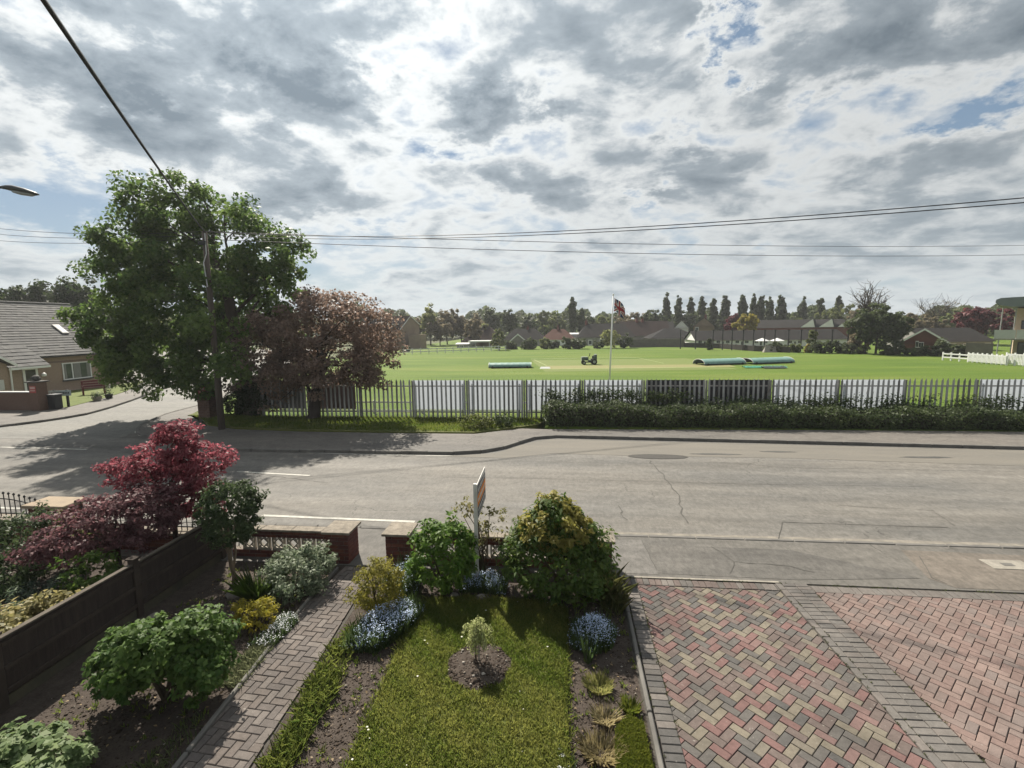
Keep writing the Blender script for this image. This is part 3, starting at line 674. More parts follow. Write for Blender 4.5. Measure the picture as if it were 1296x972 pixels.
for nm, poly, n, s in (('bed_clods', BEDL, 5200, .0085), ('bed_clods', BEDM, 3400, .0085), ('bed_clods', BEDR, 2600, .0085)):
    q = scatter(poly, n, len(poly) + n); rocks(nm, np.c_[q, np.full(len(q), -.002)], s, m_clod, None, n)
q = np.concatenate([scatter(BEDL, 150, 5), scatter(BEDM, 130, 6), scatter(BEDR, 160, 7)]); rocks('pale_grit', np.c_[q, np.full(len(q), .008)], .009, m_chip, None, 8)
m_litter = leafmat('leaf_litter', (.12, .075, .035), (.26, .19, .10), .2)
q = np.concatenate([scatter(BEDL, 420, 15), scatter(BEDM, 160, 16), scatter(BEDR, 150, 17)]); leaves('leaf_litter', np.c_[q, np.full(len(q), .015)], np.tile([0, 0, 1.0], (len(q), 1)), .034, m_litter, None, up=1, rnd=.35, seed=18, kind='stuff')
q = np.concatenate([scatter(BEDL, 240, 25), scatter(BEDM, 110, 26), scatter(BEDR, 120, 27)]); i_ = np.repeat(np.arange(len(q)), 7); blades('seedling_weeds', q[i_] + RNG.normal(size=(len(i_), 2)) * .016, 0, .045, .012, m_vblade, None, 28, 1.2)
# path of blocks
PATH = [(-3.62, 2.2), (-2.88, 2.2), (-3.14, 5.2), (-3.27, 7.96), (-3.92, 7.96), (-4.0, 6.7)]
path = slab('garden_path', PATH, -.2, -.002, m_sand)
pa = math.atan2(-.33, 4.4)   # the path leans a few degrees
n1 = lay_blocks(herringbone(-4.2, -2.7, 2.2, 8.0, pa), PATH, .022, path, PL, lambda x, y, r: r.choice((0, 0, 1, 1, 2)), 300, 3, near=(-3.4, 3.0))
def edging(pts, name, w=.05, L=.9, z1=.06, m=m_conc, parent=None):
    kerb_run(parent, pts, 'edging_stone', w, L, -.15, z1)
edging([(-4.03, 7.9), (-4.03, 6.7), (-3.66, 2.2)], 'e', parent=path, z1=.045)
m_kerb2 = m_conc
# drives
# the grey band between the drives leans slightly
_a, _b = G(1186, 972, .02), G(1000, 760, .02); _s = (_b.x - _a.x) / (_b.y - _a.y); BA = Vector((_a.x + _s * (2.2 - _a.y), 2.2)); BB = Vector((_a.x + _s * (8.0 - _a.y), 8.0)); bd = (BB - BA).normalized(); bn = Vector((bd.y, -bd.x)); bang = math.atan2(bd.y, bd.x)
drv = slab('block_drive', [(.88, 2.2), (BA.x + .1, 2.2), (BB.x + .1, 8.02), (.88, 8.02)], -.2, -.002, m_sand)
edging([(.915, 2.2), (.935, 7.85)], 'e', parent=drv, z1=.055)
def along(off, length, w, k0=0, n=None):
    """rects laid beside each other along the band, each w long across it"""
    out = []; tot = (BB - BA).length; i = 0
    while i * length < tot:
        p = BA + bd * ((i + .5) * length) + bn * (off + w / 2); out.append((p.x, p.y, bang, length, w)); i += 1
    return out
band = slab('paving_band', [tuple(BA), tuple(BA + bn * .505), tuple(BB + bn * .505), tuple(BB)], -.2, .001, m_sand)
BR = [tuple(BA), tuple(BA + bn * .505), (BB + bn * .505)[:], (BB)[:]]
lay_blocks(along(0, .2, .1) + along(.1, .1, .2) + along(.3, .1, .2), [tuple(p) for p in BR], .0235, band, GL, lambda x, y, r: r.choice((0, 0, 1, 2)) , 240, 4)
LD = [(.965, 2.2), tuple(BA - bn * .002), tuple(BB - bn * .002 - bd * .02), (.985, 7.97)]
hpF = [(1.17, 2.2), tuple(BA - bn * .004), (BB.x - .02, 7.74), (1.185, 7.74)]
def pick_l(x, y, r):
    if r.random() < .12: return 6
    return r.choice((0, 0, 1, 2, 2, 3, 4, 4, 5, 6))
border = [(1.07 + .012 * (y / 8), y, 0, .2, .1) for y in np.arange(2.2, 7.7, .1)]
lay_blocks(border, [(.965, 2.2), (1.17, 2.2), (1.185, 7.7), (.985, 7.7)], .0235, drv, [BL[4], BL[5], GL[2]], lambda x, y, r: r.randrange(3), 60, 5)
lay_blocks([(x, 7.86, 0, .1, .2) for x in np.arange(1.04, 3.6, .1)], [(.99, 7.75), (BB.x - .01, 7.75), (BB.x - .01, 7.97), (.99, 7.97)], .0235, drv, [BL[4], GL[2], BL[6]], lambda x, y, r: r.randrange(3), 40, 6)
lay_blocks(herringbone(1.1, 3.9, 2.2, 7.8, math.pi / 4), hpF, .0235, drv, BL, pick_l, 190, 7, near=(2.2, 3.6))
rdrv = slab('red_drive', [(BA.x + .3, 2.2), (14, 2.2), (14, 8.02), (BB.x + .3, 8.02)], -.2, -.004, m_sand)
R0, R1 = BA + bn * .5052, BB + bn * .5052
lay_blocks(herringbone(3.8, 12.5, 2.2, 7.8, math.pi / 4, org=(.03, .05)), [tuple(R0), (12.5, 2.2), (12.5, 7.72), tuple(R1 - bd * .27)], .0235, rdrv, RL, lambda x, y, r: r.choice((0, 0, 1, 1, 2, 2, 3)), 260, 8, near=(4.6, 4.6))
lay_blocks([(x, 7.84, 0, .1, .2) for x in np.arange(3.9, 12.5, .1)], [tuple(R1 - bd * .26), (12.5, 7.73), (12.5, 7.95), tuple(R1 - bd * .04)], .0235, rdrv, GL, lambda x, y, r: r.choice((0, 2, 2)), 40, 9, near=(4, 8))
strip((.95, 8.0), (3.5, 8.02), .05, .028, 'edging_strip', m_conc, drv)

# moss and sprigs in the joints along the edges of the paving
MJ = [(x + RNG.normal() * .008, y) for y in np.arange(2.3, 7.7, .035) for x in ((1.177,) if RNG.random() < .5 else (.972,))]
for y in np.arange(2.3, 7.8, .03):
    p_ = BA + bd * ((y - 2.2) / bd.y) + bn * float(RNG.choice([0, .1, .5])); MJ.append((p_.x + RNG.normal() * .006, p_.y))
MJ += [(float(RNG.uniform(1.0, 7)), 7.975 + float(RNG.normal()) * .008) for _ in range(120)]
MJ = np.array(MJ); MJ = MJ[wob(np.c_[MJ, 0 * MJ[:, :1]], 4, 3) > -.1]; i_ = np.repeat(np.arange(len(MJ)), 8)
blades('joint_moss', MJ[i_] + RNG.normal(size=(len(i_), 2)) * .007, .018, .016, .007, leafmat('joint_moss', (.04, .055, .015), (.11, .12, .04), .2), drv, 31, 1.4)

# ---------------------------------------------------------------- front garden: walls, fence, sign
m_brick = [mat('brick_red', (.145, .048, .035), (.10, .036, .03), 14, 4, .85, .3, 80), mat('brick_plum', (.11, .040, .034), (.08, .032, .03), 14, 4, .85, .3, 80), mat('brick_orange', (.17, .062, .042), (.12, .045, .035), 14, 4, .85, .3, 80)]
m_mort = mat('mortar', (.21, .18, .15), (.15, .13, .11), 12, 4, .95, .3, 60)
m_cope = mat('coping_stone', (.27, .235, .19), (.145, .125, .10), 9, 6, .9, .5, 50, famt=.35, contrast=1.2)
m_screen = mat('screen_block', (.40, .36, .30), (.28, .25, .21), 8, 5, .9, .3, 50)
def pier(parent, x0, x1, y0, y1, h, seed, cope=.05, faces='sewn'):
    MB().box(x0 + .012, x1 - .012, y0 + .012, y1 - .012, -.1, h).build('mortar_core', m_mort, parent)
    if 's' in faces: brick_face(parent, m_brick, (x0 + .012, y0 + .012), (x1 - .012, y0 + .012), .0, h, (0, -1), seed)
    if 'e' in faces: brick_face(parent, m_brick, (x1 - .012, y0 + .012), (x1 - .012, y1 - .012), .0, h, (1, 0), seed + 1)
    if 'w' in faces: brick_face(parent, m_brick, (x0 + .012, y0 + .012), (x0 + .012, y1 - .012), .0, h, (-1, 0), seed + 2)
    mb = MB(); a, b, c, d = x0 - cope, x1 + cope, y0 - cope, y1 + cope; mx, my = (a + b) / 2, (c + d) / 2
    mb.box(a, b, c, d, h + .001, h + .045).add([(a, c, h + .045), (b, c, h + .045), (b, d, h + .045), (a, d, h + .045), (mx, my, h + .062)], [(0, 1, 4), (1, 2, 4), (2, 3, 4), (3, 0, 4)])
    mb.build('coping', m_cope, parent, bevel=.006)
def screen_block(parent, x, y, z, s=.29, d=.055):
    mb = MB(); e = .022; h = s / 2
    for (a0, a1, b0, b1) in ((-h, h, -h, -h + e), (-h, h, h - e, h), (-h, -h + e, -h + e, h - e), (h - e, h, -h + e, h - e)): mb.box(a0, a1, -d / 2, d / 2, b0, b1)
    r = h - e  # diagonal web and a diamond ring
    for sx, sz in ((1, 1), (1, -1), (-1, 1), (-1, -1)):
        w = .011; p, q = Vector((sx * r * .42, 0, sz * r * .42)), Vector((sx * r * 1.02, 0, sz * r * 1.02)); n = Vector((-sz, 0, sx)).normalized() * w
        mb.add([tuple(p - n + Vector((0, k, 0))) for k in (-d * .45, d * .45)] + [tuple(p + n + Vector((0, k, 0))) for k in (-d * .45, d * .45)] + [tuple(q - n + Vector((0, k, 0))) for k in (-d * .45, d * .45)] + [tuple(q + n + Vector((0, k, 0))) for k in (-d * .45, d * .45)],
               [(0, 1, 5, 4), (2, 6, 7, 3), (0, 4, 6, 2), (1, 3, 7, 5), (0, 2, 3, 1), (4, 5, 7, 6)])
        p, q = Vector((sx * r * .85, 0, 0)), Vector((0, 0, sz * r * .85)); dv = (q - p).normalized(); n = Vector((-dv.z, 0, dv.x)) * w
        mb.add([tuple(v + Vector((0, k, 0))) for v in (p - n, p + n, q + n, q - n) for k in (-d * .42, d * .42)], [(0, 2, 3, 1), (2, 4, 5, 3), (4, 6, 7, 5), (6, 0, 1, 7), (0, 6, 4, 2), (1, 3, 5, 7)])
    return mb.build('screen_block', m_screen, parent, (x, y, z))
PH = .575
def garden_wall(name, label, x0, x1, y, piers, lead, seed):
    w = thing(name, label, 'garden wall', (x0, y, 0))
    L = x1 - x0
    for (a, b, fc) in piers: pier(w, a - x0, b - x0, -.03, .42, PH, seed + int(a * 10), faces=fc)
    a, b = lead; a -= x0; b -= x0
    MB().box(a, b, .115, .265, -.1, .145).build('mortar_core', m_mort, w); brick_face(w, m_brick, (a, .115), (b, .115), 0, .145, (0, -1), seed + 30)
    n = int((b - a) / .295)
    for k in range(n): screen_block(w, b - .15 - k * .295, .19, .145 + .125, .25 if False else .25)
    MB().box(a, b, .115, .265, .40, .52).build('mortar_core', m_mort, w); brick_face(w, m_brick, (a, .115), (b, .115), .40, .52, (0, -1), seed + 40); brick_face(w, m_brick, (b, .265), (a, .265), .40, .52, (0, 1), seed + 41)
    k = 0; x = a
    while x < b - .05:
        e = min(x + .60, b); MB().box(x + .003, e - .003, .085, .295, .522, .562).build('coping', m_cope, w, bevel=.006); x = e
    return w
garden_wall('garden_wall', 'low red brick wall with pierced screen blocks, left of the path gateway', -6.25, -3.90, 8.10, [(-4.33, -3.90, 'se')], (-6.25, -4.33), 10)
garden_wall('garden_wall', 'low red brick wall behind the sign and tall rhododendron, right of the path gateway', -3.20, .80, 8.10, [(-3.20, -2.79, 'sew'), (.42, .80, 'se')], (-2.79, .42), 60)

m_fence = mat('fence_wood', (.052, .038, .032), (.032, .024, .021), 3, 6, .9, .5, 25, stretch=(8, 8, .8))
m_frail = mat('fence_rail', (.062, .046, .036), (.036, .027, .022), 5, 5, .9, .4, 30)
m_fcap = mat('fence_cap', (.11, .092, .072), (.062, .050, .040), 5, 5, .9, .4, 30)
m_gravelb = mat('gravel_board', (.085, .075, .050), (.055, .05, .038), 4, 5, .9, .3, 30)
fx = -6.40
fen = thing('panel_fence', 'dark brown timber panel fence with capped posts dividing the two front gardens', 'fence', (fx, 2.62, 0))
fposts = [0, 1.83, 3.66, 5.49]
for k, y in enumerate(fposts):
    p = MB().box(-.05, .05, y - .05, y + .05, -.2, .90).build('post', m_frail, fen, bevel=.006)
    MB().box(-.065, .065, y - .065, y + .065, .90, .925).add([(-.05, y - .05, .925), (.05, y - .05, .925), (.05, y + .05, .925), (-.05, y + .05, .925), (0, y, .955)], [(0, 1, 4), (1, 2, 4), (2, 3, 4), (3, 0, 4)]).build('post_cap', m_frail, p)
bm_ = None
for a, b in zip(fposts, fposts[1:]):
    a += .052; b -= .052; n = 15; w = (b - a) / n
    for k in range(n):
        if bm_ is None: bm_ = MB().add([(-.009, -w * .5, .13), (.004, -w * .5, .13), (.012, w * .56, .13), (-.009, w * .56, .13), (-.009, -w * .5, .82), (.004, -w * .5, .82), (.012, w * .56, .82), (-.009, w * .56, .82)], [(3, 2, 1, 0), (4, 5, 6, 7), (0, 1, 5, 4), (1, 2, 6, 5), (2, 3, 7, 6), (3, 0, 4, 7)]).mesh('board', m_fence)
        link('board', bm_, fen, (0, a + (k + .5) * w, 0))
    for z in (.20, .47, .76): MB().box(.016, .050, a, b, z - .022, z + .022).build('rail', m_frail, fen)
    MB().box(-.03, .045, a, b, .822, .846).build('cap_rail', m_fcap, fen, bevel=.004)
    MB().box(-.016, .016, a, b, -.1, .128).build('gravel_board', m_gravelb, fen)

# estate agent's board: faces along the road, seen nearly edge-on
m_wpaint = mat('white_paint', (.62, .60, .57), (.50, .48, .45), 8, 4, .5); m_orange = mat('sign_orange', (.62, .21, .04)); m_sgrey = mat('sign_grey', (.16, .155, .16)); m_sslate = mat('sign_slate', (.10, .105, .115))
sg = thing('estate_sign', 'white post carrying an orange and grey sale board in front of the brick wall', 'sign', (-1.46, 7.63, 0), math.radians(2))
MB().box(-.028, .028, -.028, .028, -.2, 1.72).build('post', m_wpaint, sg, bevel=.004)
bw, bz0, bz1 = 1.02, 1.13, 1.72
bd_ = MB().box(.030, .042, -.06, bw - .06, bz0, bz1).build('board', m_wpaint, sg)
def band_(nm, y0, y1, z0l, z1l, z0r, z1r, m, x=.0445):
    MB().add([(x, y0, z0l), (x, y1, z0r), (x, y1, z1r), (x, y0, z1l), (x - .002, y0, z0l), (x - .002, y1, z0r), (x - .002, y1, z1r), (x - .002, y0, z1l)], [(0, 1, 2, 3), (7, 6, 5, 4), (0, 4, 5, 1), (3, 2, 6, 7)]).build(nm, m, bd_)
y0, y1 = -.05, bw - .07
band_('grey_band', y0, y1, bz0 + .40, bz1 - .02, bz0 + .40, bz1 - .10, m_sgrey); band_('orange_band', y0, y1, bz0 + .20, bz0 + .39, bz0 + .20, bz0 + .39, m_orange); band_('slate_band', y0, y1, bz0 + .01, bz0 + .19, bz0 + .01, bz0 + .19, m_sslate)
rs = random.Random(4)
mb = MB()
for z, h, n in ((bz0 + .44, .06, 9), (bz0 + .265, .075, 8), (bz0 + .11, .045, 11), (bz0 + .04, .03, 14)):
    x = y0 + .08
    for k in range(n):
        w = (y1 - y0 - .16) / n * rs.uniform(.45, .8); mb.box(.0450, .0462, x, x + w, z, z + h * rs.uniform(.75, 1)); x += (y1 - y0 - .16) / n
mb.build('lettering', m_wpaint, bd_, kind='stuff')

# ---------------------------------------------------------------- planting
LM = lambda n, a, b, t=.4, **k: leafmat(n, a, b, t, **k)
l_hyd = LM('leaf_hydrangea', (.042, .090, .018), (.115, .175, .042), .42)
l_rhodo = LM('leaf_rhododendron', (.034, .072, .014), (.095, .135, .026), .35)
l_new = LM('leaf_new_growth', (.17, .165, .03), (.29, .25, .075), .45)
l_round = LM('leaf_evergreen', (.045, .105, .014), (.12, .19, .03), .4)
l_spir = LM('leaf_spirea', (.115, .120, .018), (.235, .205, .042), .5)
l_euon = LM('leaf_euonymus', (.045, .08, .03), (.26, .29, .20), .3)
l_dark = LM('leaf_dark', (.028, .048, .020), (.070, .098, .040), .3)
l_gold = LM('leaf_gold', (.15, .16, .022), (.36, .29, .04), .45)
l_strap = LM('leaf_strap', (.035, .075, .012), (.10, .15, .03), .4)
l_maple = LM('leaf_maple_red', (.105, .022, .032), (.30, .095, .115), .48)
l_maple2 = LM('leaf_maple_purple', (.070, .026, .032), (.195, .105, .110), .42)
l_varie = LM('leaf_variegated', (.085, .085, .025), (.34, .29, .13), .35)
l_forget = LM('leaf_forget_me_not', (.045, .075, .025), (.10, .14, .05), .4)
l_petal = LM('petal_blue', (.34, .43, .60), (.60, .68, .80), .3)
l_pwhite = LM('petal_white', (.45, .48, .50), (.66, .67, .66), .3)
l_conif = LM('leaf_weeping', (.22, .26, .085), (.44, .46, .22), .4)
l_straw = LM('leaf_straw', (.22, .18, .085), (.42, .36, .21), .3)
l_moss = LM('leaf_moss', (.060, .095, .012), (.165, .175, .03), .35)
l_grey = LM('leaf_grey', (.07, .11, .065), (.16, .21, .12), .35)

shrub('hydrangea', 'large leafy green hydrangea in the bare soil beside the block path', (-4.60, 4.78, 0), [((-.28, 0, .58), (.46, .45, .34)), ((.26, .1, .66), (.42, .45, .32)), ((0, -.12, .76), (.38, .38, .28)), ((-.60, -.05, .42), (.24, .3, .26)), ((.50, .0, .46), (.22, .32, .30))], .064, l_hyd, m_leafstem, 270, 46, .105, seed=2, stems=14, stem_r=.014, aspect=.62, up=.9, rnd=.5)
shrub('broad_leaf_shrub', 'pale green broad leaved shrub in the near corner below the fence', (-5.02, 3.62, 0), [((0, 0, .26), (.48, .36, .20)), ((.22, -.1, .22), (.32, .32, .18)), ((-.4, 0, .22), (.3, .3, .18))], .072, LM('leaf_pale', (.07, .12, .04), (.22, .27, .13), .4), m_leafstem, 160, 34, .09, seed=3, aspect=.65, up=1.0, rnd=.45)
shrub('rhododendron', 'tall dome shaped rhododendron with yellow green crown right of the sale board', (-.12, 7.28, 0), [((0, 0, .62), (.90, .62, .55)), ((0, .05, .98), (.66, .50, .42)), ((-.02, .05, 1.28), (.36, .34, .30))], .085, l_rhodo, m_leafstem, 330, 30, .13, seed=4, stems=8, stem_r=.02, aspect=.42, up=.7, rnd=.6, shell=.7)
for o in bpy.data.objects:
    if o.name == 'rhododendron':
        P, O, T, c = clumpy([((-.02, .02, 1.12), (.56, .46, .36)), ((-.02, .05, 1.36), (.33, .31, .25))], 210, 28, .10, .8, 71, .8, .80)
        leaves('new_growth', P, O, .075, l_new, o, aspect=.42, up=.8, rnd=.6, tint=T, seed=72)
shrub('evergreen_shrub', 'rounded glossy green shrub left of the sale board post', (-1.98, 7.40, 0), [((0, 0, .58), (.56, .50, .52)), ((.05, 0, .75), (.42, .40, .36))], .075, l_round, m_leafstem, 190, 30, .10, seed=5, stems=6, aspect=.45, up=.7, rnd=.6, shell=.72)
shrub('loose_shrub', 'thin airy shrub with pale leaf tips behind the sale board', (-1.42, 8.0, 0), [((-.30, .02, 1.05), (.34, .2, .24)), ((.25, 0, .86), (.28, .2, .30)), ((-.05, 0, .75), (.25, .2, .2))], .065, LM('leaf_loose', (.10, .105, .035), (.24, .215, .10), .4), m_leafstem, 44, 12, .09, seed=6, stems=16, stem_r=.008, aspect=.5)
shrub('spirea', 'fine leaved golden spirea at the far end of the block path', (-2.78, 6.62, 0), [((0, 0, .45), (.38, .36, .36)), ((.1, .02, .58), (.28, .26, .22))], .035, l_spir, m_leafstem, 170, 44, .085, seed=7, aspect=.5, up=.6)
shrub('euonymus', 'white variegated spreading shrub against the wall left of the gateway', (-4.40, 7.26, 0), [((0, .0, .32), (.52, .45, .32)), ((.12, -.35, .24), (.38, .35, .24)), ((.25, .2, .42), (.30, .26, .22))], .055, l_euon, m_leafstem, 190, 34, .10, seed=8, aspect=.5, up=.8)
bt = shrub('camellia', 'dark clipped evergreen standing on bare stems beside the fence end', (-5.62, 7.38, 0), [((0, 0, 1.18), (.50, .45, .48)), ((.06, 0, 1.40), (.42, .38, .32)), ((-.02, 0, .88), (.32, .3, .22))], .065, l_dark, m_leafstem, 190, 34, .10, seed=9, stems=0, aspect=.5, shell=.7)
mb = MB(); rs = random.Random(9)
for k in range(4): limb(mb, (rs.uniform(-.07, .07), rs.uniform(-.05, .05), -.03), (rs.uniform(-.2, .2), rs.uniform(-.2, .2), 1.0), .026, .014, 0, 4, 6, .03, rs)
mb.build('trunks', mat('pale_stem', (.20, .155, .11), (.13, .10, .07), 8, 4, .9), bt, smooth=True)
shrub('golden_shrub', 'low orange and gold tipped shrub in front of the variegated shrub', (-4.42, 6.15, 0), [((0, 0, .22), (.34, .26, .20)), ((.12, .02, .30), (.2, .18, .14)), ((-.22, .05, .2), (.18, .16, .15))], .038, l_gold, m_leafstem, 90, 34, .06, seed=10, aspect=.45)
# strap leaved plant, tufts, forget-me-nots
def tuft(name, label, loc, n, h, w, m, r=.12, lean=1.0, seed=1, cat='plant', group=None, dry=None):
    t = thing(name, label, cat, loc, 0, group); q = np.random.default_rng(seed); a = q.uniform(0, 6.28, n); d = r * np.sqrt(q.random(n))
    blades('leaves', np.c_[d * np.cos(a), d * np.sin(a)], 0.0, h, w, m, t, seed, lean, None); return t
tuft('strap_leaf_plant', 'green strap leaved plant between the camellia and the variegated shrub', (-4.93, 6.95, 0), 190, .30, .020, l_strap, .16, 1.1, 31)
tuft('grass_tuft', 'yellow green grass tuft in the right hand bed, farthest of the tufts', (.40, 5.40, 0), 460, .085, .007, LM('leaf_yellowgrass', (.11, .13, .03), (.30, .28, .11), .4), .13, 1.0, 32)
tuft('grass_tuft', 'small straw coloured dead tuft in the bed between two other tufts', (.44, 4.93, 0), 240, .09, .007, l_straw, .10, 1.3, 33)
tuft('grass_tuft', 'large straw coloured dead tuft nearest the foot of the bed', (.36, 4.50, 0), 520, .095, .006, l_straw, .15, 1.4, 34)
tuft('grass_tuft', 'fresh green seedling tuft against the drive edging', (.72, 5.08, 0), 260, .09, .010, l_moss, .08, .8, 35)
t = thing('saxifrage_mound', 'bright mossy green cushion plant beside the drive edging', 'plant', (.66, 4.52, 0))
q = scatter([(-.22, -.75), (.19, -.75), (.17, .34), (.02, .40), (-.14, .22)], 9000, 4); blades('leaves', q, 0.03 + .05 * np.exp(-(q[:, 0] / .2) ** 2), .035, .010, l_moss, t, 36, .8, None)
tuft('weed_stalk', 'single tall weed stalk standing in the right hand bed', (.30, 5.85, 0), 26, .30, .012, l_forget, .05, .5, 37)
def forget(name, label, loc, poly, n_leaf, n_fl, h, seed, petal=None, fl=.016, group='clumps of forget-me-nots'):
    t = thing(name, label, 'flowers', loc, 0, group); n_fl = int(n_fl * 1.5); q = scatter(poly, n_leaf, seed); r = np.random.default_rng(seed)
    A = np.array(poly); c = A.mean(0); ext = np.abs(A - c).max(0)
    def hh(p): return h * np.clip(1.05 - .75 * (((p - c) / ext) ** 2).sum(1), .25, 1) * (1 + .25 * wob(np.c_[p, 0 * p[:, :1]], 9, seed))
    blades('leaves', q, 0.0, h * .55, .016, l_forget, t, seed, .45, None)
    p = scatter(poly, n_fl // 6, seed + 1); k = r.integers(0, len(p), n_fl); p2 = p[k] + r.normal(size=(n_fl, 2)) * .024
    P = np.c_[p2, hh(p[k]) * r.uniform(.5, 1.15, n_fl)]
    leaves('blossoms', P, np.tile([0, 0, 1.0], (n_fl, 1)), fl, petal or l_petal, t, aspect=1.0, fold=.05, up=1, rnd=.55, seed=seed + 2)
    q = scatter(poly, 220, seed + 3); blades('stems', q, 0.0, h * .95, .006, l_forget, t, seed + 4, .25)
    return t
forget('forget_me_nots', 'big drift of blue forget-me-nots between the spirea and the lawn', (-2.52, 5.98, 0), [(-.42, -.25), (.05, -.22), (.36, .28), (.40, .75), (.2, .95), (-.1, .35), (-.35, .2)], 3000, 2400, .33, 41)
forget('forget_me_nots', 'blue forget-me-nots at the foot of the gateway pier', (-2.62, 7.45, 0), [(-.35, -.15), (.1, -.5), (.28, -.3), (.15, .35), (-.2, .45)], 1200, 700, .36, 42)
forget('forget_me_nots', 'blue forget-me-nots around the foot of the sale board post', (-1.36, 7.42, 0), [(-.35, -.12), (.05, -.10), (.42, -.15), (.42, .15), (0, .35), (-.4, .2)], 1600, 1100, .24, 43)
forget('forget_me_nots', 'round clump of sky blue forget-me-nots below the rhododendron', (.36, 6.28, 0), [(-.30, -.18), (.0, -.33), (.28, -.15), (.34, .16), (.1, .34), (-.25, .25)], 1700, 1700, .28, 44)
forget('forget_me_nots', 'sparse pale forget-me-nots on the near edge of the lawn', (-.08, 4.15, 0), [(-.32, -.9), (.22, -.9), (.2, .28), (.02, .36), (-.2, .05)], 500, 300, .09, 45, l_pwhite)
forget('forget_me_nots', 'dotted white and blue flowers below the path edging left of the path', (-4.02, 6.05, 0), [(-.22, -.35), (.12, -.3), (.16, .25), (-.12, .45)], 900, 520, .16, 46, l_pwhite)
# low growth along the path
def mat_plant(name, label, loc, poly, n, h, m, seed, cat='ground cover', w=.011):
    t = thing(name, label, cat, loc); q = scatter(poly, n, seed); q = q[.5 + .5 * wob(np.c_[q, 0 * q[:, :1]], 3.5, seed) > RNG.random(len(q)) * .8]; blades('leaves', q, .0, h, w, m, t, seed, 1.2, None, hv=.75); return t
mat_plant('grassy_edge', 'weedy grass edge spilling over the right side of the path', (-2.85, 4.6, 0), [(-.02, -2.3), (.22, -2.3), (.16, .4), (.0, 1.5), (-.22, 1.7), (-.30, 1.2), (-.12, -.2)], 7000, .085, LM('leaf_edge', (.06, .10, .02), (.17, .19, .045), .4), 51)
mat_plant('ground_cover', 'pale low ground cover between the hydrangea and the path edging', (-3.98, 5.35, 0), [(-.32, -.35), (.12, -.35), (.06, .45), (-.2, .38)], 2200, .06, LM('leaf_cover', (.08, .10, .045), (.22, .23, .13), .35), 52)
mat_plant('ground_cover', 'scattered weeds at the near end of the soil bed by the path', (-3.95, 4.25, 0), [(-.3, -.6), (.1, -.6), (.1, .35), (-.2, .3)], 900, .055, LM('leaf_weed', (.06, .085, .03), (.15, .17, .07), .35), 53)
mat_plant('long_grass', 'rough grass and stems on the drive side of the rhododendron', (.70, 7.15, 0), [(-.12, -.45), (.15, -.3), (.15, .75), (-.2, .7)], 1300, .20, LM('leaf_rough', (.07, .09, .025), (.19, .18, .07), .35), 54)
# young weeping tree in the round bed
wt = thing('weeping_shrub', 'small weeping pale green shrub in the round soil bed', 'shrub', (HOLE[0] - .02, HOLE[1] + .02, .06))
MB().tube([(-.02, 0, 0), (-.025, 0, .2), (0, .01, .42), (.03, 0, .50)], [.013, .012, .010, .006], 6).build('stem', m_leafstem, wt, smooth=True)
P = []; O = []; rs = random.Random(8); mb = MB()
for k in range(46):
    a = rs.uniform(0, 6.28); r0 = rs.uniform(.03, .135); top = Vector((math.cos(a) * r0 * .6 + rs.uniform(-.02, .02), math.sin(a) * r0 * .6, rs.uniform(.44, .58))); L_ = rs.uniform(.12, .36)
    pts = [Vector((0, 0, .45)), top] + [Vector((math.cos(a) * r0 * (1 + .2 * i), math.sin(a) * r0 * (1 + .2 * i), top.z - L_ * i / 4)) for i in range(1, 5)]
    mb.tube(pts, .003, 4)
    for i in range(52):
        t_ = rs.uniform(0.6, len(pts) - 1.001); j = int(t_); p = pts[j].lerp(pts[j + 1], t_ - j); P.append(tuple(p + Vector((rs.gauss(0, .016), rs.gauss(0, .016), rs.gauss(0, .012))))); O.append((math.cos(a), math.sin(a), -.2))
mb.build('branches', m_leafstem, wt); leaves('foliage', np.array(P), np.array(O), .030, l_conif, wt, aspect=.45, up=.3, rnd=.7, droop=1.0, seed=81)
MB().box(.012, .028, -.006, .006, .0, .50).build('cane', m_conc, wt)
# stones
def stone(label, loc, s, m, seed):
    r = np.random.default_rng(seed); mb = MB(); n = 9; prof = [(.0, -.05), (.9, -.02), (1.0, .25), (.8, .62), (.3, .8)]
    vs = [(rr * s[0] * math.cos(6.283 * k / n) * r.uniform(.85, 1.1), rr * s[1] * math.sin(6.283 * k / n) * r.uniform(.85, 1.1), z * s[2] * r.uniform(.9, 1.1)) for rr, z in prof for k in range(n)]
    mb.add(vs, [(i * n + k, i * n + (k + 1) % n, (i + 1) * n + (k + 1) % n, (i + 1) * n + k) for i in range(4) for k in range(n)] + [tuple(4 * n + k for k in range(n))])
    return tag(mb.build('stone', m, None, loc, smooth=False), label, 'stone')
m_stone = mat('stone', (.24, .21, .18), (.14, .125, .11), 9, 5, .9, .4, 40)
stone('pale grey stone at the foot of the camellia', (-5.28, 6.92, 0), (.17, .12, .13), m_stone, 3)
stone('flat stone lying at the back edge of the lawn under the sale board', (-1.30, 7.16, 0), (.12, .08, .09), m_stone, 4)
stone('small rounded stone beside the forget-me-nots at the lawn corner', (-1.75, 7.18, 0), (.08, .07, .08), m_stone, 5)
stone('grey block of stone at the foot of the middle fence post', (-6.10, 6.22, 0), (.10, .09, .10), m_stone, 6)

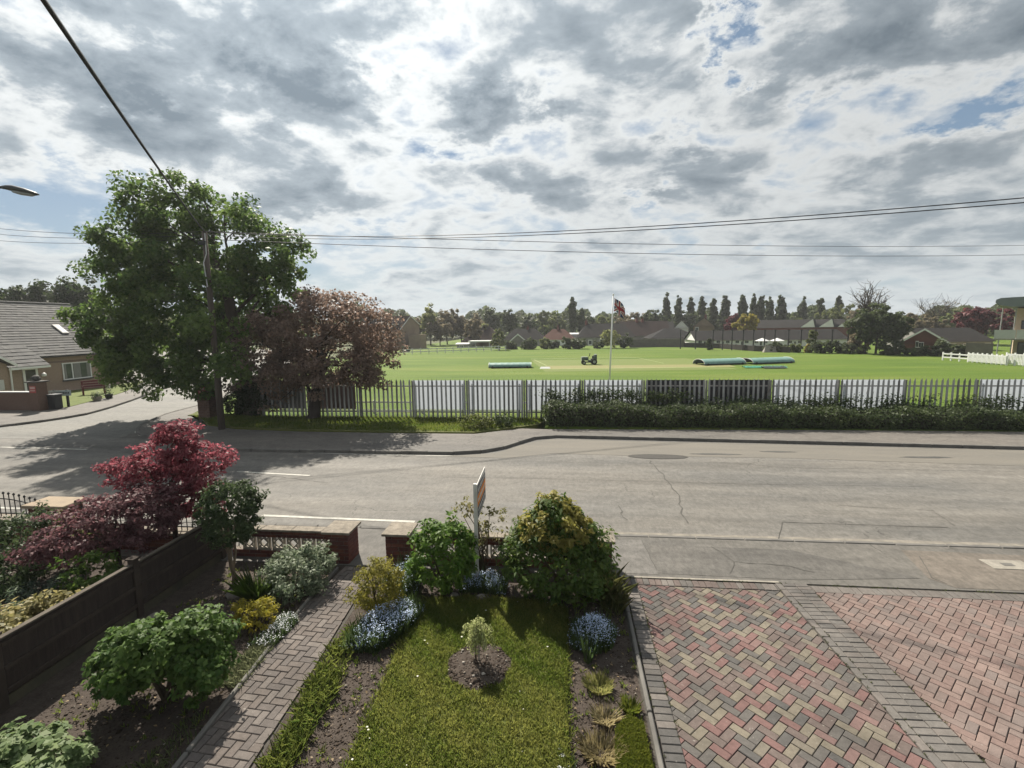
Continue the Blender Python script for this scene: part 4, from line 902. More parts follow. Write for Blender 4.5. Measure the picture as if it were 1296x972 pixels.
# ---------------------------------------------------------------- neighbour's garden left of the fence
mp_ = tree('red_maple', 'crimson layered maple rising above the fence end, upper of the two maples', (-7.35, 8.15, 0),
     [((-.62, 0, 1.72), (.72, .5, .20)), ((.52, .1, 1.88), (.66, .5, .24)), ((.02, 0, 2.10), (.82, .5, .22)), ((.22, 0, 2.42), (.42, .35, .17)), ((-.1, 0, 1.40), (.95, .5, .26)), ((.45, 0, 1.52), (.55, .45, .24)), ((.2, 0, 1.05), (.75, .45, .28))], .075, l_maple, m_bark, 330, 36, .15, .05, 1.5, 61, limbs=50, flat=.45, aspect=.5, limb_r=.022, up=.8)
tree('purple_maple', 'low spreading purple maple in front of the crimson maple', (-7.55, 7.15, .1),
     [((0, 0, .95), (.95, .7, .45)), ((-.6, -.2, .70), (.6, .5, .42)), ((.5, .1, 1.10), (.6, .55, .38)), ((.1, .2, 1.25), (.6, .5, .25)), ((-.95, -.2, .45), (.35, .4, .3))], .075, l_maple2, m_bark, 280, 38, .15, .045, .9, 62, limbs=30, flat=.45, aspect=.45, limb_r=.02, up=.8)
shrub('dark_shrub', 'dark glossy shrub at the picture edge below the iron railings', (-9.3, 7.05, 0), [((0, 0, .55), (.75, .7, .55)), ((-.6, -.3, .5), (.6, .6, .5)), ((.3, -.5, .38), (.5, .45, .38)), ((-.2, .3, .75), (.5, .4, .3))], .06, l_dark, m_leafstem, 260, 34, .13, seed=63, shell=.7)
shrub('flowering_stems', 'tall yellow green stems in front of the stone topped pier', (-8.95, 7.72, 0), [((0, 0, .62), (.40, .25, .40)), ((.25, 0, .80), (.18, .18, .34)), ((-.25, .0, .66), (.16, .16, .30))], .05, LM('leaf_stems', (.09, .12, .035), (.24, .25, .10), .4), m_leafstem, 70, 22, .09, seed=64, stems=22, stem_r=.006)
shrub('green_shrub', 'bright green low shrub under the purple maple by the fence', (-7.20, 6.35, 0), [((0, 0, .52), (.40, .36, .40)), ((.15, -.2, .42), (.26, .25, .30))], .07, l_strap, m_leafstem, 80, 24, .11, seed=65)
shrub('variegated_ground_cover', 'cream and gold variegated ground cover behind the near fence panel', (-6.95, 5.15, 0), [((0, 0, .40), (.38, .95, .30)), ((-.15, -.85, .38), (.38, .6, .30)), ((.1, .7, .36), (.3, .4, .26)), ((-.35, .3, .36), (.3, .5, .26))], .075, l_varie, m_leafstem, 300, 26, .11, seed=66, aspect=.55, up=.9, cat='ground cover')
shrub('lavender_bush', 'soft grey green mound at the picture edge left of the variegated cover', (-7.75, 5.45, 0), [((0, 0, .36), (.45, .35, .30))], .05, l_grey, m_leafstem, 80, 36, .07, seed=67, aspect=.2)
shrub('lavender_bush', 'low blue green ground cover in shade between dark shrub and fence', (-7.9, 6.30, 0), [((0, 0, .22), (.65, .35, .22))], .045, LM('leaf_bluegreen', (.03, .05, .035), (.08, .11, .08), .3), m_leafstem, 80, 30, .09, seed=68, aspect=.4)
# pier with flat stone cap, dwarf wall and railings
m_iron = mat('black_iron', (.022, .022, .024), rough=.5); m_tan = mat('cap_sandstone', (.30, .235, .165), (.23, .18, .13), 6, 5, .85, .3, 40)
np_ = thing('gate_pier', 'red brick pier with a flat sandstone cap among the railings', 'pier', (-10.55, 8.22, 0))
MB().box(.012, .79, .012, .40, -.1, .83).build('mortar_core', m_mort, np_); brick_face(np_, m_brick, (.012, .012), (.79, .012), 0, .83, (0, -1), 91); brick_face(np_, m_brick, (.79, .012), (.79, .40), 0, .83, (1, 0), 92)
MB().box(-.06, .86, -.07, .48, .831, .90).build('cap', m_tan, np_, bevel=.012)
dw = thing('dwarf_wall', 'low stone topped dwarf wall under the arched iron railings', 'garden wall', (-14.5, 8.28, 0))
MB().box(.01, 3.93, .01, .28, -.1, .50).build('mortar_core', m_mort, dw); brick_face(dw, m_brick, (2.2, .01), (3.93, .01), 0, .50, (0, -1), 93); MB().box(0, 3.94, -.03, .32, .501, .55).build('coping', m_cope, dw, bevel=.008)
dw2 = thing('dwarf_wall', 'low brick dwarf wall behind the two maples', 'garden wall', (-9.74, 8.28, 0))
MB().box(.01, 3.3, .01, .28, -.1, .34).build('mortar_core', m_mort, dw2); brick_face(dw2, m_brick, (.01, .01), (3.3, .01), 0, .34, (0, -1), 94); MB().box(0, 3.31, -.03, .32, .341, .39).build('coping', m_cope, dw2, bevel=.008)
def railing(label, x0, x1, y, zb, arch, base):
    t = thing('iron_railing', label, 'railing', (x0, y, zb)); L = x1 - x0; n = int(L / .115)
    bar = {}
    for k in range(n + 1):
        x = k * L / n; h = base + arch * math.sin(math.pi * min(max(x / L, 0), 1)); 
        mb = MB(); mb.tube([(0, 0, 0), (0, 0, h)], .009, 6); mb.lathe([(.006, h - .01), (.021, h + .008), (.024, h + .022), (.014, h + .038), (.003, h + .05)], 7); mb.build('bar', m_iron, t, (x, 0, 0))
    MB().tube([(x * L / 24, 0, base - .10 + arch * math.sin(math.pi * x / 24)) for x in range(25)], .011, 5).build('top_rail', m_iron, t)
    MB().box(0, L, -.008, .008, .06, .085).build('bottom_rail', m_iron, t)
    return t
railing('arched black iron railing with ball tops left of the stone capped pier', -12.25, -10.60, 8.42, .55, .12, .36)
railing('black iron railing with ball tops behind the two maples', -9.70, -6.50, 8.42, .39, .05, .50)

# ---------------------------------------------------------------- across the road: fence, boards, hedge, trees
m_steel = mat('galvanised_steel', (.38, .375, .37), (.29, .288, .285), 6, 4, .6, spec=.4)
m_steel_d = mat('weathered_steel', (.21, .205, .20), (.14, .138, .135), 6, 4, .7)
FY = 21.30; FX0, FX1 = -13.95, 27.0; FH = 1.78
pf = thing('palisade_fence', 'long grey steel palisade fence along the cricket field', 'fence', (FX0, FY, FZ))
W_ = .088
pale = MB(); prof = [(-W_ / 2, .0), (-W_ * .18, -.022), (W_ * .18, -.022), (W_ / 2, .0)]
vs = [(x, y, .04) for x, y in prof] + [(x, y, FH - .10) for x, y in prof] + [(-W_ * .22, -.012, FH - .03), (0, -.016, FH + .03), (W_ * .22, -.012, FH - .03), (0, -.004, FH - .08)]
pale.add(vs, [(0, 1, 5, 4), (1, 2, 6, 5), (2, 3, 7, 6), (4, 5, 9, 8), (5, 6, 9), (6, 7, 10, 9)])
pale_me = [pale.mesh('pale', m_steel), pale.mesh('pale', m_steel_d)]
# bays of pales between heavier posts, posts where the photograph has them
PU = [331, 389, 455, 522, 591, 663.5, 737, 815, 894, 975, 1061, 1146, 1236, 1330, 1425, 1525, 1630]
PXs = [PY(u, 505, FY).x - FX0 for u in PU]; rs = random.Random(2)
for a, b in zip(PXs, PXs[1:]):
    MB().box(-.032, .032, .02, .075, -.2, FH - .05).build('post', m_steel_d, pf, (a, 0, 0)); bay = b - a; npl = max(11, round(bay / .205))
    for k in range(npl):
        o = link('pale', pale_me[0 if rs.random() < .7 else 1], pf, (a + (k + .5) * bay / npl, 0, rs.uniform(-.008, .008))); o.rotation_euler = (0, rs.uniform(-.008, .008) + (rs.uniform(-.05, .05) if rs.random() < .08 else 0), rs.uniform(-.12, .12))
    for z in (.30, FH - .30): MB().box(.05, bay - .05, .004, .045, z - .025, z + .025).build('rail', m_steel_d, pf, (a, 0, 0))
# boards on the field side of the fence: thin sheeting that lets some daylight through
def sheetmat(name, c, tr):
    m = mat(name, c, tuple(x * .9 for x in c), 1.5, 4, .5); t = m.node_tree; b = t.nodes['Principled BSDF']; o = t.nodes['Material Output']
    x = t.nodes.new('ShaderNodeBsdfTranslucent'); x.inputs[0].default_value = (*c, 1); ms = t.nodes.new('ShaderNodeMixShader'); ms.inputs[0].default_value = tr
    t.links.new(b.outputs[0], ms.inputs[1]); t.links.new(x.outputs[0], ms.inputs[2]); t.links.new(ms.outputs[0], o.inputs[0]); return m
m_bwhite = mat('board_white', (.66, .67, .70), (.56, .57, .61), 1.5, 4, .5); m_bwhite = sheetmat('board_sheet', (.54, .57, .64), .36); m_bgrey = mat('board_grey', (.17, .17, .18), (.12, .12, .125), 2, 4, .7); m_bdark = mat('board_black', (.018, .019, .024), (.028, .028, .034), 2, 4, .6); m_bmar = mat('board_brown', (.115, .075, .072), (.09, .06, .058), 2, 4, .7)
def bx(u): return PY(u, 505, FY + .35).x
boards = [(329, 385, m_bgrey, 'dark grey advertising board seen from behind, leftmost on the fence'), (404, 450, m_bmar, 'brown advertising board behind the fence right of the purple leaved tree'),
          (522.5, 588.5, m_bwhite, 'white board behind the fence, first beyond the open grassy gap'), (594, 660.5, m_bwhite, 'white board behind the fence, between two other white boards above the small bush'), (666, 735, m_bwhite, 'white board behind the fence partly covered by the left end of the hedge'), (740, 812, m_bwhite, 'white board behind the fence at the foot of the flagpole'),
          (818, 890, m_bdark, 'black board behind the fence, nearer the flagpole of the two'), (898, 972, m_bdark, 'black board behind the fence, farther from the flagpole of the two'), (978, 1060, m_bwhite, 'white board behind the fence, next right of the black boards'), (1063, 1146, m_bwhite, 'white board behind the fence, left of the second open grassy gap'), (1238, 1330, m_bwhite, 'white board behind the fence, right of the second open grassy gap'), (1334, 1420, m_bwhite, 'white board behind the fence beyond the picture edge')]
for k, (u0, u1, m, lab) in enumerate(boards[:-1]):
    a, b = bx(u0), bx(u1); b_ = thing('advertising_board', lab, 'board', (a, FY + .35, FZ), 0, 'boards on the field side of the steel fence')
    MB().add([(0, 0, .36), (b - a, 0, .36), (b - a, 0, 1.70), (0, 0, 1.70)], [(0, 1, 2, 3)]).build('panel', m, b_) if m is m_bwhite else MB().box(0, b - a, 0, .02, .36, 1.70).build('panel', m, b_)
    for x in (.12, b - a - .12): MB().box(x - .03, x + .03, .022, .07, -.1, 1.56).build('post', m_steel_d, b_)
# low white rail along the boundary just inside
m_wrail = mat('rail_white', (.60, .60, .58), (.48, .48, .46), 4, 4, .6)
wr = thing('boundary_rail', 'low white rail along the field edge just behind the boards', 'fence', (-14, FY + 1.3, FZ))
for k in range(12): MB().box(-.04, .04, -.04, .04, -.1, .62).build('post', m_wrail, wr, (k * 2.4, 0, 0))
MB().box(-.05, 26.5, -.055, -.042, .50, .58).build('rail', m_wrail, wr); MB().box(-.05, 26.5, -.055, -.042, .12, .18).build('rail', m_wrail, wr)

# hedge
l_hedge = LM('leaf_hedge', (.032, .050, .020), (.075, .098, .036), .3); l_ivy = LM('leaf_ivy', (.030, .052, .018), (.075, .10, .032), .3)
HX0, HX1 = -.75, 24.0
hg = thing('hedge', 'long low dark clipped hedge in front of the steel fence', 'hedge', (HX0, 20.4, 0))
r = np.random.default_rng(12); LH = HX1 - HX0
def hprof(x): return .95 + .06 * np.sin(x * .9) + .05 * np.sin(x * 2.3 + 1) + .04 * np.sin(x * 5.1) - .012 * x
n = 34000; u = r.random(n); x = np.r_[r.uniform(0, LH, n), np.zeros(600)]; n += 600; u = np.r_[u, r.random(600)]
P = np.zeros((n, 3)); O = np.zeros((n, 3)); P[:, 0] = x; h = hprof(x)
f = u < .42
P[f, 1] = -.62 + .16 * r.normal(size=f.sum()) * .5 - .06 * np.sin(x[f] * 3); P[f, 2] = h[f] * r.random(f.sum()); O[f] = (0, -1, .25)
P[~f, 1] = r.uniform(-.6, .75, (~f).sum()); P[~f, 2] = h[~f] + .05 * r.normal(size=(~f).sum()) - .28 * np.clip(-P[~f, 1] - .25, 0, 1); O[~f] = (0, -.2, 1)
P[-600:] = np.c_[r.normal(size=600) * .08 - .05, r.uniform(-.6, .7, 600), r.uniform(0, 1, 600)]; O[-600:] = (-1, 0, .2)
P[:, 2] += .05 * wob(P, 3.0, 5) - .02
leaves('foliage', P, O, .085, l_hedge, hg, aspect=.6, up=.4, rnd=.75, seed=13, tint=np.clip(.5 + .3 * wob(P, 2.2, 9) + r.normal(size=n) * .2, 0, 1))
mb = MB(); xs = np.arange(0, LH + .01, .5)
for k, (a, b) in enumerate(zip(xs, xs[1:])):
    a = max(a, .1); ha, hb = hprof(a) - .12, hprof(b) - .12
    vs_ = [(xx, yy, zz) for xx, hh in ((a, ha), (b, hb)) for yy, zz in ((-.52, 0), (-.5, hh - .25), (-.2, hh), (.7, hh), (.7, 0))]
    mb.add(vs_, [(0, 1, 6, 5), (1, 2, 7, 6), (2, 3, 8, 7), (3, 4, 9, 8)] + ([(4, 3, 2, 1, 0)] if k == 0 else []))
mb.build('branch_core', mat('hedge_core', (.018, .020, .012), (.03, .03, .018), 8, 4, .95), hg)
# ivy and bramble growing over the fence above the hedge
iv = thing('ivy', 'ivy and bramble shoots climbing the lower fence above the hedge', 'ivy', (HX0, 21.05, 0))
c = np.r_[r.uniform(-.1, 6.0, 90), r.uniform(6, LH, 150)]; hz_ = np.where(c < 6, 1.2, .93) + r.normal(size=240) * .08
i = np.repeat(np.arange(240), 34); P = np.c_[c[i] + r.normal(size=len(i)) * .16, r.normal(size=len(i)) * .12, hz_[i] + r.normal(size=len(i)) * .12]
leaves('foliage', P, np.tile([0, -.6, .5], (len(P), 1)), .085, l_ivy, iv, seed=14)
mb = MB()
for k in range(26):
    x = rs.uniform(0, LH); limb(mb, (x, 0, .5), (x + rs.uniform(-.4, .4), rs.uniform(-.2, .1), rs.uniform(1.4, 1.62)), .012, .005, .1, 4, 4, .1, rs)
mb.build('shoots', m_leafstem, iv, kind='stuff')
p = G(601, 546); shrub('bramble_bush', 'small rounded bramble bush on the verge in front of the white boards', (p.x, p.y, FZ), [((0, 0, .28), (.62, .35, .28)), ((.45, .1, .22), (.35, .3, .2))], .07, LM('leaf_bramble', (.06, .085, .02), (.17, .18, .06), .4), m_leafstem, 80, 24, .12, seed=15)
p = G(636, 545); shrub('bramble_bush', 'dark scrappy bush on the verge left of the hedge end', (p.x, p.y + .3, FZ), [((0, 0, .25), (.5, .3, .25))], .07, l_ivy, m_leafstem, 50, 22, .12, seed=16)

# big sycamore, purple leaved tree, pole, gate pillars
l_syc = LM('leaf_sycamore', (.045, .088, .022), (.125, .175, .048), .45); l_pur = LM('leaf_purple_plum', (.115, .080, .064), (.275, .195, .155), .42); l_ivyd = LM('leaf_dark_ivy', (.014, .026, .010), (.035, .052, .018), .25)
def pl(px, Y, base, sc=1.0, dep=1.0):
    out = []
    for (cx, cy, rx, ry, dy) in px:
        c = PY(cx, cy, Y + dy); k = FPX / (Y + dy) ; rr = (rx / k, min(rx, ry) / k * dep * 1.15, ry / k)
        out.append((tuple(c - Vector(base)), rr))
    return out
b0 = Vector((-15.0, 21.9, 0.1))
syc = tree('sycamore', 'tall dense green sycamore standing at the corner of the side road', tuple(b0),
     pl([(215, 268, 50, 44, 0), (275, 270, 48, 36, .5), (310, 305, 52, 46, 0), (345, 325, 42, 40, .3), (195, 335, 62, 58, -.6), (180, 300, 48, 46, 0), (165, 350, 50, 45, .2), (225, 320, 60, 50, .5), (200, 400, 70, 50, .2), (330, 350, 50, 45, .6), (146, 430, 30, 40, -.2), (262, 400, 26, 26, -3.5), (284, 452, 26, 22, -3.4), (255, 345, 24, 22, -3.3), (150, 405, 42, 52, -.3), (240, 380, 80, 70, .3), (310, 385, 60, 60, 0), (195, 445, 70, 48, -.8), (270, 455, 65, 42, -.6), (165, 468, 40, 34, -.5), (232, 480, 52, 26, -1.0)], 21.9, b0),
     .165, l_syc, m_bark, 430, 150, .58, .34, 7.4, 71, limbs=70, shell=.5, lean=(-1.0, -.2), limb_r=.11)
b1 = Vector((-11.44, 21.0, 0.1))
plum = tree('purple_leaved_tree', 'spreading brownish purple tree in front of the steel fence', tuple(b1),
     pl([(425, 400, 52, 34, 0), (468, 428, 38, 40, 0), (380, 415, 52, 44, 0), (345, 440, 42, 46, .2), (425, 448, 56, 40, -.3), (480, 460, 28, 24, 0), (385, 470, 50, 28, -.4), (450, 470, 45, 22, -.3), (345, 480, 36, 26, .1), (400, 378, 30, 14, 0)], 21.0, b1),
     .115, l_pur, mat('bark_dark', (.05, .038, .034), (.03, .024, .02), 4, 6, .95, .8, 14), 330, 110, .48, .27, 2.4, 72, limbs=60, shell=.45, lean=(.35, 0), limb_r=.085, flat=.6)
shrub('ivy_thicket', 'dark ivy thicket around the foot of the sycamore by the fence end', (-14.55, 21.55, .1), [((0, 0, .95), (.75, .5, .95)), ((.35, .1, 1.5), (.5, .4, .6)), ((-.5, .2, 1.1), (.5, .4, .8))], .10, l_ivyd, m_bark, 150, 34, .22, seed=73, stems=5, stem_r=.06)
shrub('ivy_thicket', 'dark ivy mass between the brick pillars and the sycamore trunk', (-15.75, 21.75, .1), [((0, 0, .7), (.6, .4, .75)), ((.5, .1, .9), (.5, .4, .8))], .10, l_ivyd, m_bark, 110, 34, .2, seed=74, stems=4, stem_r=.05)
m_pole = mat('pole_wood', (.095, .075, .062), (.06, .05, .042), 3, 6, .9, .5, 20, stretch=(4, 4, .4))
pb = G(281, 543, .1); ptop = PY(258.5, 293, pb.y + .1)
pole = thing('utility_pole', 'brown wooden utility pole in front of the sycamore', 'utility pole', tuple(pb))
MB().tube([(0, 0, -.3), tuple(Vector((ptop.x - pb.x, .1, ptop.z - pb.z)) * .5), (ptop.x - pb.x, .1, ptop.z - pb.z)], [.135, .115, .09], 12).build('shaft', m_pole, pole, smooth=True)
tx, tz = ptop.x - pb.x, ptop.z - pb.z
MB().tube([(tx + .13, -.05, tz - .1), (tx + .16, -.10, tz - .9), (tx + .02, -.12, tz - 1.25), (tx + .10, -.12, tz - 2.2)], .022, 5).build('cable_guard', mat('guard_grey', (.45, .45, .45)), pole)
MB().box(tx - .16, tx + .16, -.12, -.06, tz - .55, tz - .40).build('bracket', m_iron, pole)
# brick pillars with notice plates
m_pbr = [mat('pillar_brick', (.155, .095, .07), (.115, .07, .052), 12, 4, .9, .3, 60), mat('pillar_brick_dark', (.12, .075, .058), (.09, .055, .044), 12, 4, .9, .3, 60)]
m_redsign = mat('notice_red', (.36, .085, .075)); m_pinksign = mat('notice_pink', (.50, .33, .30)); m_capd = mat('pillar_cap', (.07, .065, .06), (.05, .048, .045), 8, 4, .8)
def gate_pillar(label, u, v, w, h, Y=None):
    p = G(u, v, .08); t = thing('gate_pillar', label, 'pillar', tuple(p))
    MB().box(-w / 2, w / 2, 0, w, -.2, h).build('mortar_core', m_mort, t)
    brick_face(t, m_pbr, (-w / 2, 0), (w / 2, 0), 0, h, (0, -1), 5); brick_face(t, m_pbr, (w / 2, 0), (w / 2, w), 0, h, (1, 0), 6)
    MB().box(-w / 2 - .09, w / 2 + .09, -.09, w + .09, h + .001, h + .06).build('cap', m_capd, t, bevel=.01)
    n = MB().box(-.17, .17, -.028, -.014, h - .42, h - .10).build('notice', m_redsign, t)
    MB().box(-.14, .14, -.032, -.0285, h - .34, h - .29).build('notice_line', m_pinksign, n); MB().box(-.14, .14, -.032, -.0285, h - .24, h - .13).build('notice_line', m_pinksign, n)
    return t
gate_pillar('brick gate pillar with a red notice at the side road corner beside the pole', 259, 531, .56, 1.62)
tw = thing('gate_pillar', 'plain dark brick pillar close behind the noticed pillar beside the pole', 'pillar', (-15.75, 22.2, .08))
MB().box(-.27, .27, 0, .5, -.2, 1.6).build('core', m_pbr[1], tw); MB().box(-.34, .34, -.07, .57, 1.601, 1.66).build('cap', m_capd, tw)

# overhead cables (sagging curves between real ends)
m_cable = mat('cable_black', (.02, .02, .022), rough=.6)
def cable(label, a, b, sag, r_, n=40):
    a, b = Vector(a), Vector(b); pts = []
    for k in range(n + 1):
        t = k / n; p = a.lerp(b, t); p.z -= sag * 4 * t * (1 - t); pts.append(p)
    mb = MB(); mb.tube([p - a for p in pts], r_, 5); o = mb.build('overhead_cable', m_cable, None, tuple(a), smooth=True); return tag(o, label, 'cable', 'overhead cables')
T_ = Vector(ptop)
c1 = PY(62, 0, 3.2); dirv = (c1 - T_); cable('thick service cable rising steeply from the pole over the garden to the house', T_, T_ + dirv * 1.25, .10, .019)
for lab, (u, v), Y, s, r_, dz in (('upper of the twin cables sweeping from the pole to the upper right', (1296, 250.5), 9.5, .85, .010, 0), ('lower of the twin cables sweeping from the pole to the upper right', (1296, 256.5), 9.5, .80, .010, -.12)):
    e = PY(u, v, Y); s0 = T_ + Vector((0, 0, dz)); tp = .667; sg_ = s; cable(lab, s0, s0 + (e + Vector((0, 0, sg_ * 4 * tp * (1 - tp))) - s0) / tp, sg_, r_)
for lab, (u, v), Y, s, dz in (('thin level cable above the field, higher of the two', (1296, 310.5), 40, .5, .0), ('thin level cable above the field, lower of the two', (1296, 322.5), 36, .55, -.3)):
    e = PY(u, v, Y); s0 = T_ + Vector((0, 0, dz)); tp = .74; cable(lab, s0, s0 + (e + Vector((0, 0, s * 4 * tp * (1 - tp))) - s0) / tp, s, .013)
for k, (v, lab) in enumerate(((281, 'highest of the three thin cables running left from the pole'), (289, 'middle of the three thin cables running left from the pole'), (298, 'lowest of the three thin cables running left from the pole'))):
    e = PY(-60, v, 30); s0 = T_ - Vector((0, 0, .12 * k)); cable(lab, s0, e, .35, .012)
# street lamp at the left edge
m_lamp = mat('lamp_grey', (.07, .072, .075), rough=.5); m_lens = mat('lamp_lens', (.30, .31, .32), rough=.25)
lp0 = PY(2, 237, 9.0); lp1 = PY(49, 246, 9.2); d_ = lp1 - lp0; L_ = d_.length; base = Vector((lp0.x - 1.6, lp0.y - .4, .01))
sl_ = thing('street_lamp', 'grey street lamp head reaching in from the left edge of the sky', 'street lamp', tuple(base))
hd = lp0 - base
MB().tube([(0, 0, -.3), (0, 0, 1.3), (0, 0, 1.35), (0, 0, hd.z - .35)], [.085, .085, .055, .045], 10).build('column', m_lamp, sl_, smooth=True)
MB().tube([(0, 0, hd.z - .36), (.15, .03, hd.z - .1), (.6, .15, hd.z + .02), tuple(hd)], .028, 8).build('arm', m_lamp, sl_, smooth=True)
e = d_.normalized(); s_ = e.cross(Vector((0, 0, 1))).normalized(); up = s_.cross(e)
def ring_(t, w, h, dz): return [tuple(hd + e * (t * L_) + s_ * (w * math.cos(k / 10 * 6.283)) + up * (h * math.sin(k / 10 * 6.283) + dz)) for k in range(10)]
mb = MB(); prof = [(0, .03, .03, 0), (.12, .05, .045, .015), (.30, .085, .06, .02), (.62, .105, .055, .012), (.9, .08, .035, 0), (1, .03, .012, -.005)]
vs = sum((ring_(*q) for q in prof), []); mb.add(vs, [(i * 10 + k, i * 10 + (k + 1) % 10, (i + 1) * 10 + (k + 1) % 10, (i + 1) * 10 + k) for i in range(5) for k in range(10)] + [tuple(range(10))[::-1], tuple(50 + k for k in range(10))])
mb.build('lantern', m_lamp, sl_, smooth=True)
mb = MB(); prof = [(.32, .06, .03, -.035), (.5, .08, .04, -.04), (.8, .07, .035, -.035), (.92, .03, .012, -.02)]
mb.add(sum((ring_(*q) for q in prof), []), [(i * 10 + k, i * 10 + (k + 1) % 10, (i + 1) * 10 + (k + 1) % 10, (i + 1) * 10 + k) for i in range(3) for k in range(10)] + [tuple(range(10))[::-1], tuple(30 + k for k in range(10))]); mb.build('lens', m_lens, sl_, smooth=True)

# ---------------------------------------------------------------- dormer house across the side road (front wall faces +X)
m_hbr = mat('house_brick', (.33, .245, .185), (.27, .195, .145), 10, 5, .9, .3, 40, famt=.35, fscale=25); m_hband = mat('house_brick_band', (.20, .14, .105), (.16, .11, .085), 10, 4, .9)
m_tile = [mat('roof_tile', (.098, .096, .094), (.068, .066, .065), 2.5, 6, .85, .3, 25, famt=.3, fscale=14), mat('roof_tile_worn', (.118, .115, .11), (.09, .087, .084), 3, 6, .85, .3, 25)]
m_upvc = mat('white_upvc', (.72, .72, .70), rough=.4); m_glass = mat('window_glass', (.035, .042, .048), (.07, .08, .085), 1.2, 3, .08, spec=.6); m_curt = mat('net_curtain', (.26, .26, .24), (.14, .14, .13), 7, 3, .9, stretch=(1, 6, .3)); m_lead = mat('fascia', (.50, .50, .49), rough=.5)
HXf = -34.6
hw0, hw1 = PX(-20, 500, HXf).y - 6, PX(132, 470, HXf).y + 1.6
eave = 2.62
hs = thing('dormer_house', 'brown brick house with a steep grey tiled roof and skylight across the side road', 'house', (HXf, hw0, .09))
HL = hw1 - hw0; RD = 4.3; RZ = PX(60, 386, HXf - RD).z - .09 + .1
MB().box(-8.6, 0, 0, HL, -.3, eave).add([(-.01, HL - .001, eave), (-8.59, HL - .001, eave), (-RD, HL - .001, RZ - .15)], [(0, 1, 2)]).add([(-.01, .001, eave), (-8.59, .001, eave), (-RD, .001, RZ - .15)], [(2, 1, 0)]).build('wall', m_hbr, hs)
MB().box(.0, .015, 3.0, HL, eave - .62, eave - .50).build('brick_band', m_hband, hs)
rf = MB().add([(.35, -.3, eave - .12), (.35, HL + .3, eave - .12), (-RD, HL + .3, RZ - .04), (-RD, -.3, RZ - .04), (-8.95, HL + .3, eave - .12), (-8.95, -.3, eave - .12)], [(0, 1, 2, 3), (3, 2, 4, 5)]).build('roof', m_tile[0], hs)
# courses of lapped tiles on the side towards the road
def tiles(parent, p0, pu, pv, nu, nv, mats, name='tiles', lift=.028, seed=1):
    """p0 eave corner, pu along the eave (full length), pv up the slope (full length)"""
    p0, pu, pv = Vector(p0), Vector(pu), Vector(pv); nn = pu.cross(pv).normalized(); rs = random.Random(seed); mb = MB(); nn = nn if nn.z > 0 else -nn
    for j in range(nv):
        for i in range(nu):
            o = (.5 if j % 2 else 0); a = (i + o) / nu; b = min((i + 1 + o) / nu, 1) - .02 / nu
            if a >= 1: continue
            l = lift * rs.uniform(.75, 1.35); c0 = p0 + pu * a + pv * (j / nv); c1 = p0 + pu * b + pv * (j / nv); c2 = c1 + pv * (1.02 / nv); c3 = c0 + pv * (1.02 / nv)
            mb.add([c0 + nn * l, c1 + nn * l, c2 + nn * .004, c3 + nn * .004, c0, c1], [(0, 1, 2, 3), (4, 5, 1, 0)], 0 if rs.random() < .7 else 1)
    return mb.build(name, mats, parent, kind='stuff')
sv = Vector((-RD - .35, 0, RZ + .08 - eave)); tiles(rf, (.37, -.3, eave - .115), (0, HL + .6, 0), sv, int(HL / .33), 22, m_tile, seed=4)
MB().tube([(-RD, -.3, RZ - .02), (-RD, HL + .3, RZ - .02)], .10, 8).build('ridge', m_tile[1], rf)
MB().box(.30, .38, -.3, HL + .3, eave - .22, eave - .12).build('gutter', m_iron, hs)
def hwin(parent, x, y0, y1, z0, z1, mull=(.33,), nm='window', glass=None, fw=.07):
    f = MB().box(x, x + .05, y0, y1, z0, z0 + fw).box(x, x + .05, y0, y1, z1 - fw, z1).box(x, x + .05, y0, y0 + fw, z0 + fw, z1 - fw).box(x, x + .05, y1 - fw, y1, z0 + fw, z1 - fw)
    for m_ in mull: yy = y0 + (y1 - y0) * m_; f.box(x + .002, x + .048, yy - fw / 2, yy + fw / 2, z0 + fw, z1 - fw)
    f = f.build(nm, m_upvc, parent); MB().box(x + .004, x + .018, y0 + fw * .6, y1 - fw * .6, z0 + fw * .6, z1 - fw * .6).build('pane', glass or m_glass, f)
    MB().box(x, x + .12, y0 - .06, y1 + .06, z0 - .09, z0 - .002).build('sill', m_capd, f); return f
a, b = PX(80, 480, HXf), PX(114, 460, HXf); wz0, wz1 = PX(82, 481, HXf).z - .09, PX(80.5, 459.5, HXf).z - .09
w_ = hwin(hs, .012, a.y - hw0, b.y - hw0, wz0, wz1)
for (t0, t1) in ((.04, .13), (.38, .62), (.84, .97)): MB().box(.032, .036, a.y - hw0 + (b.y - a.y) * t0, a.y - hw0 + (b.y - a.y) * t1, wz0 + .08, wz1 - .08).build('curtain', m_curt, w_)
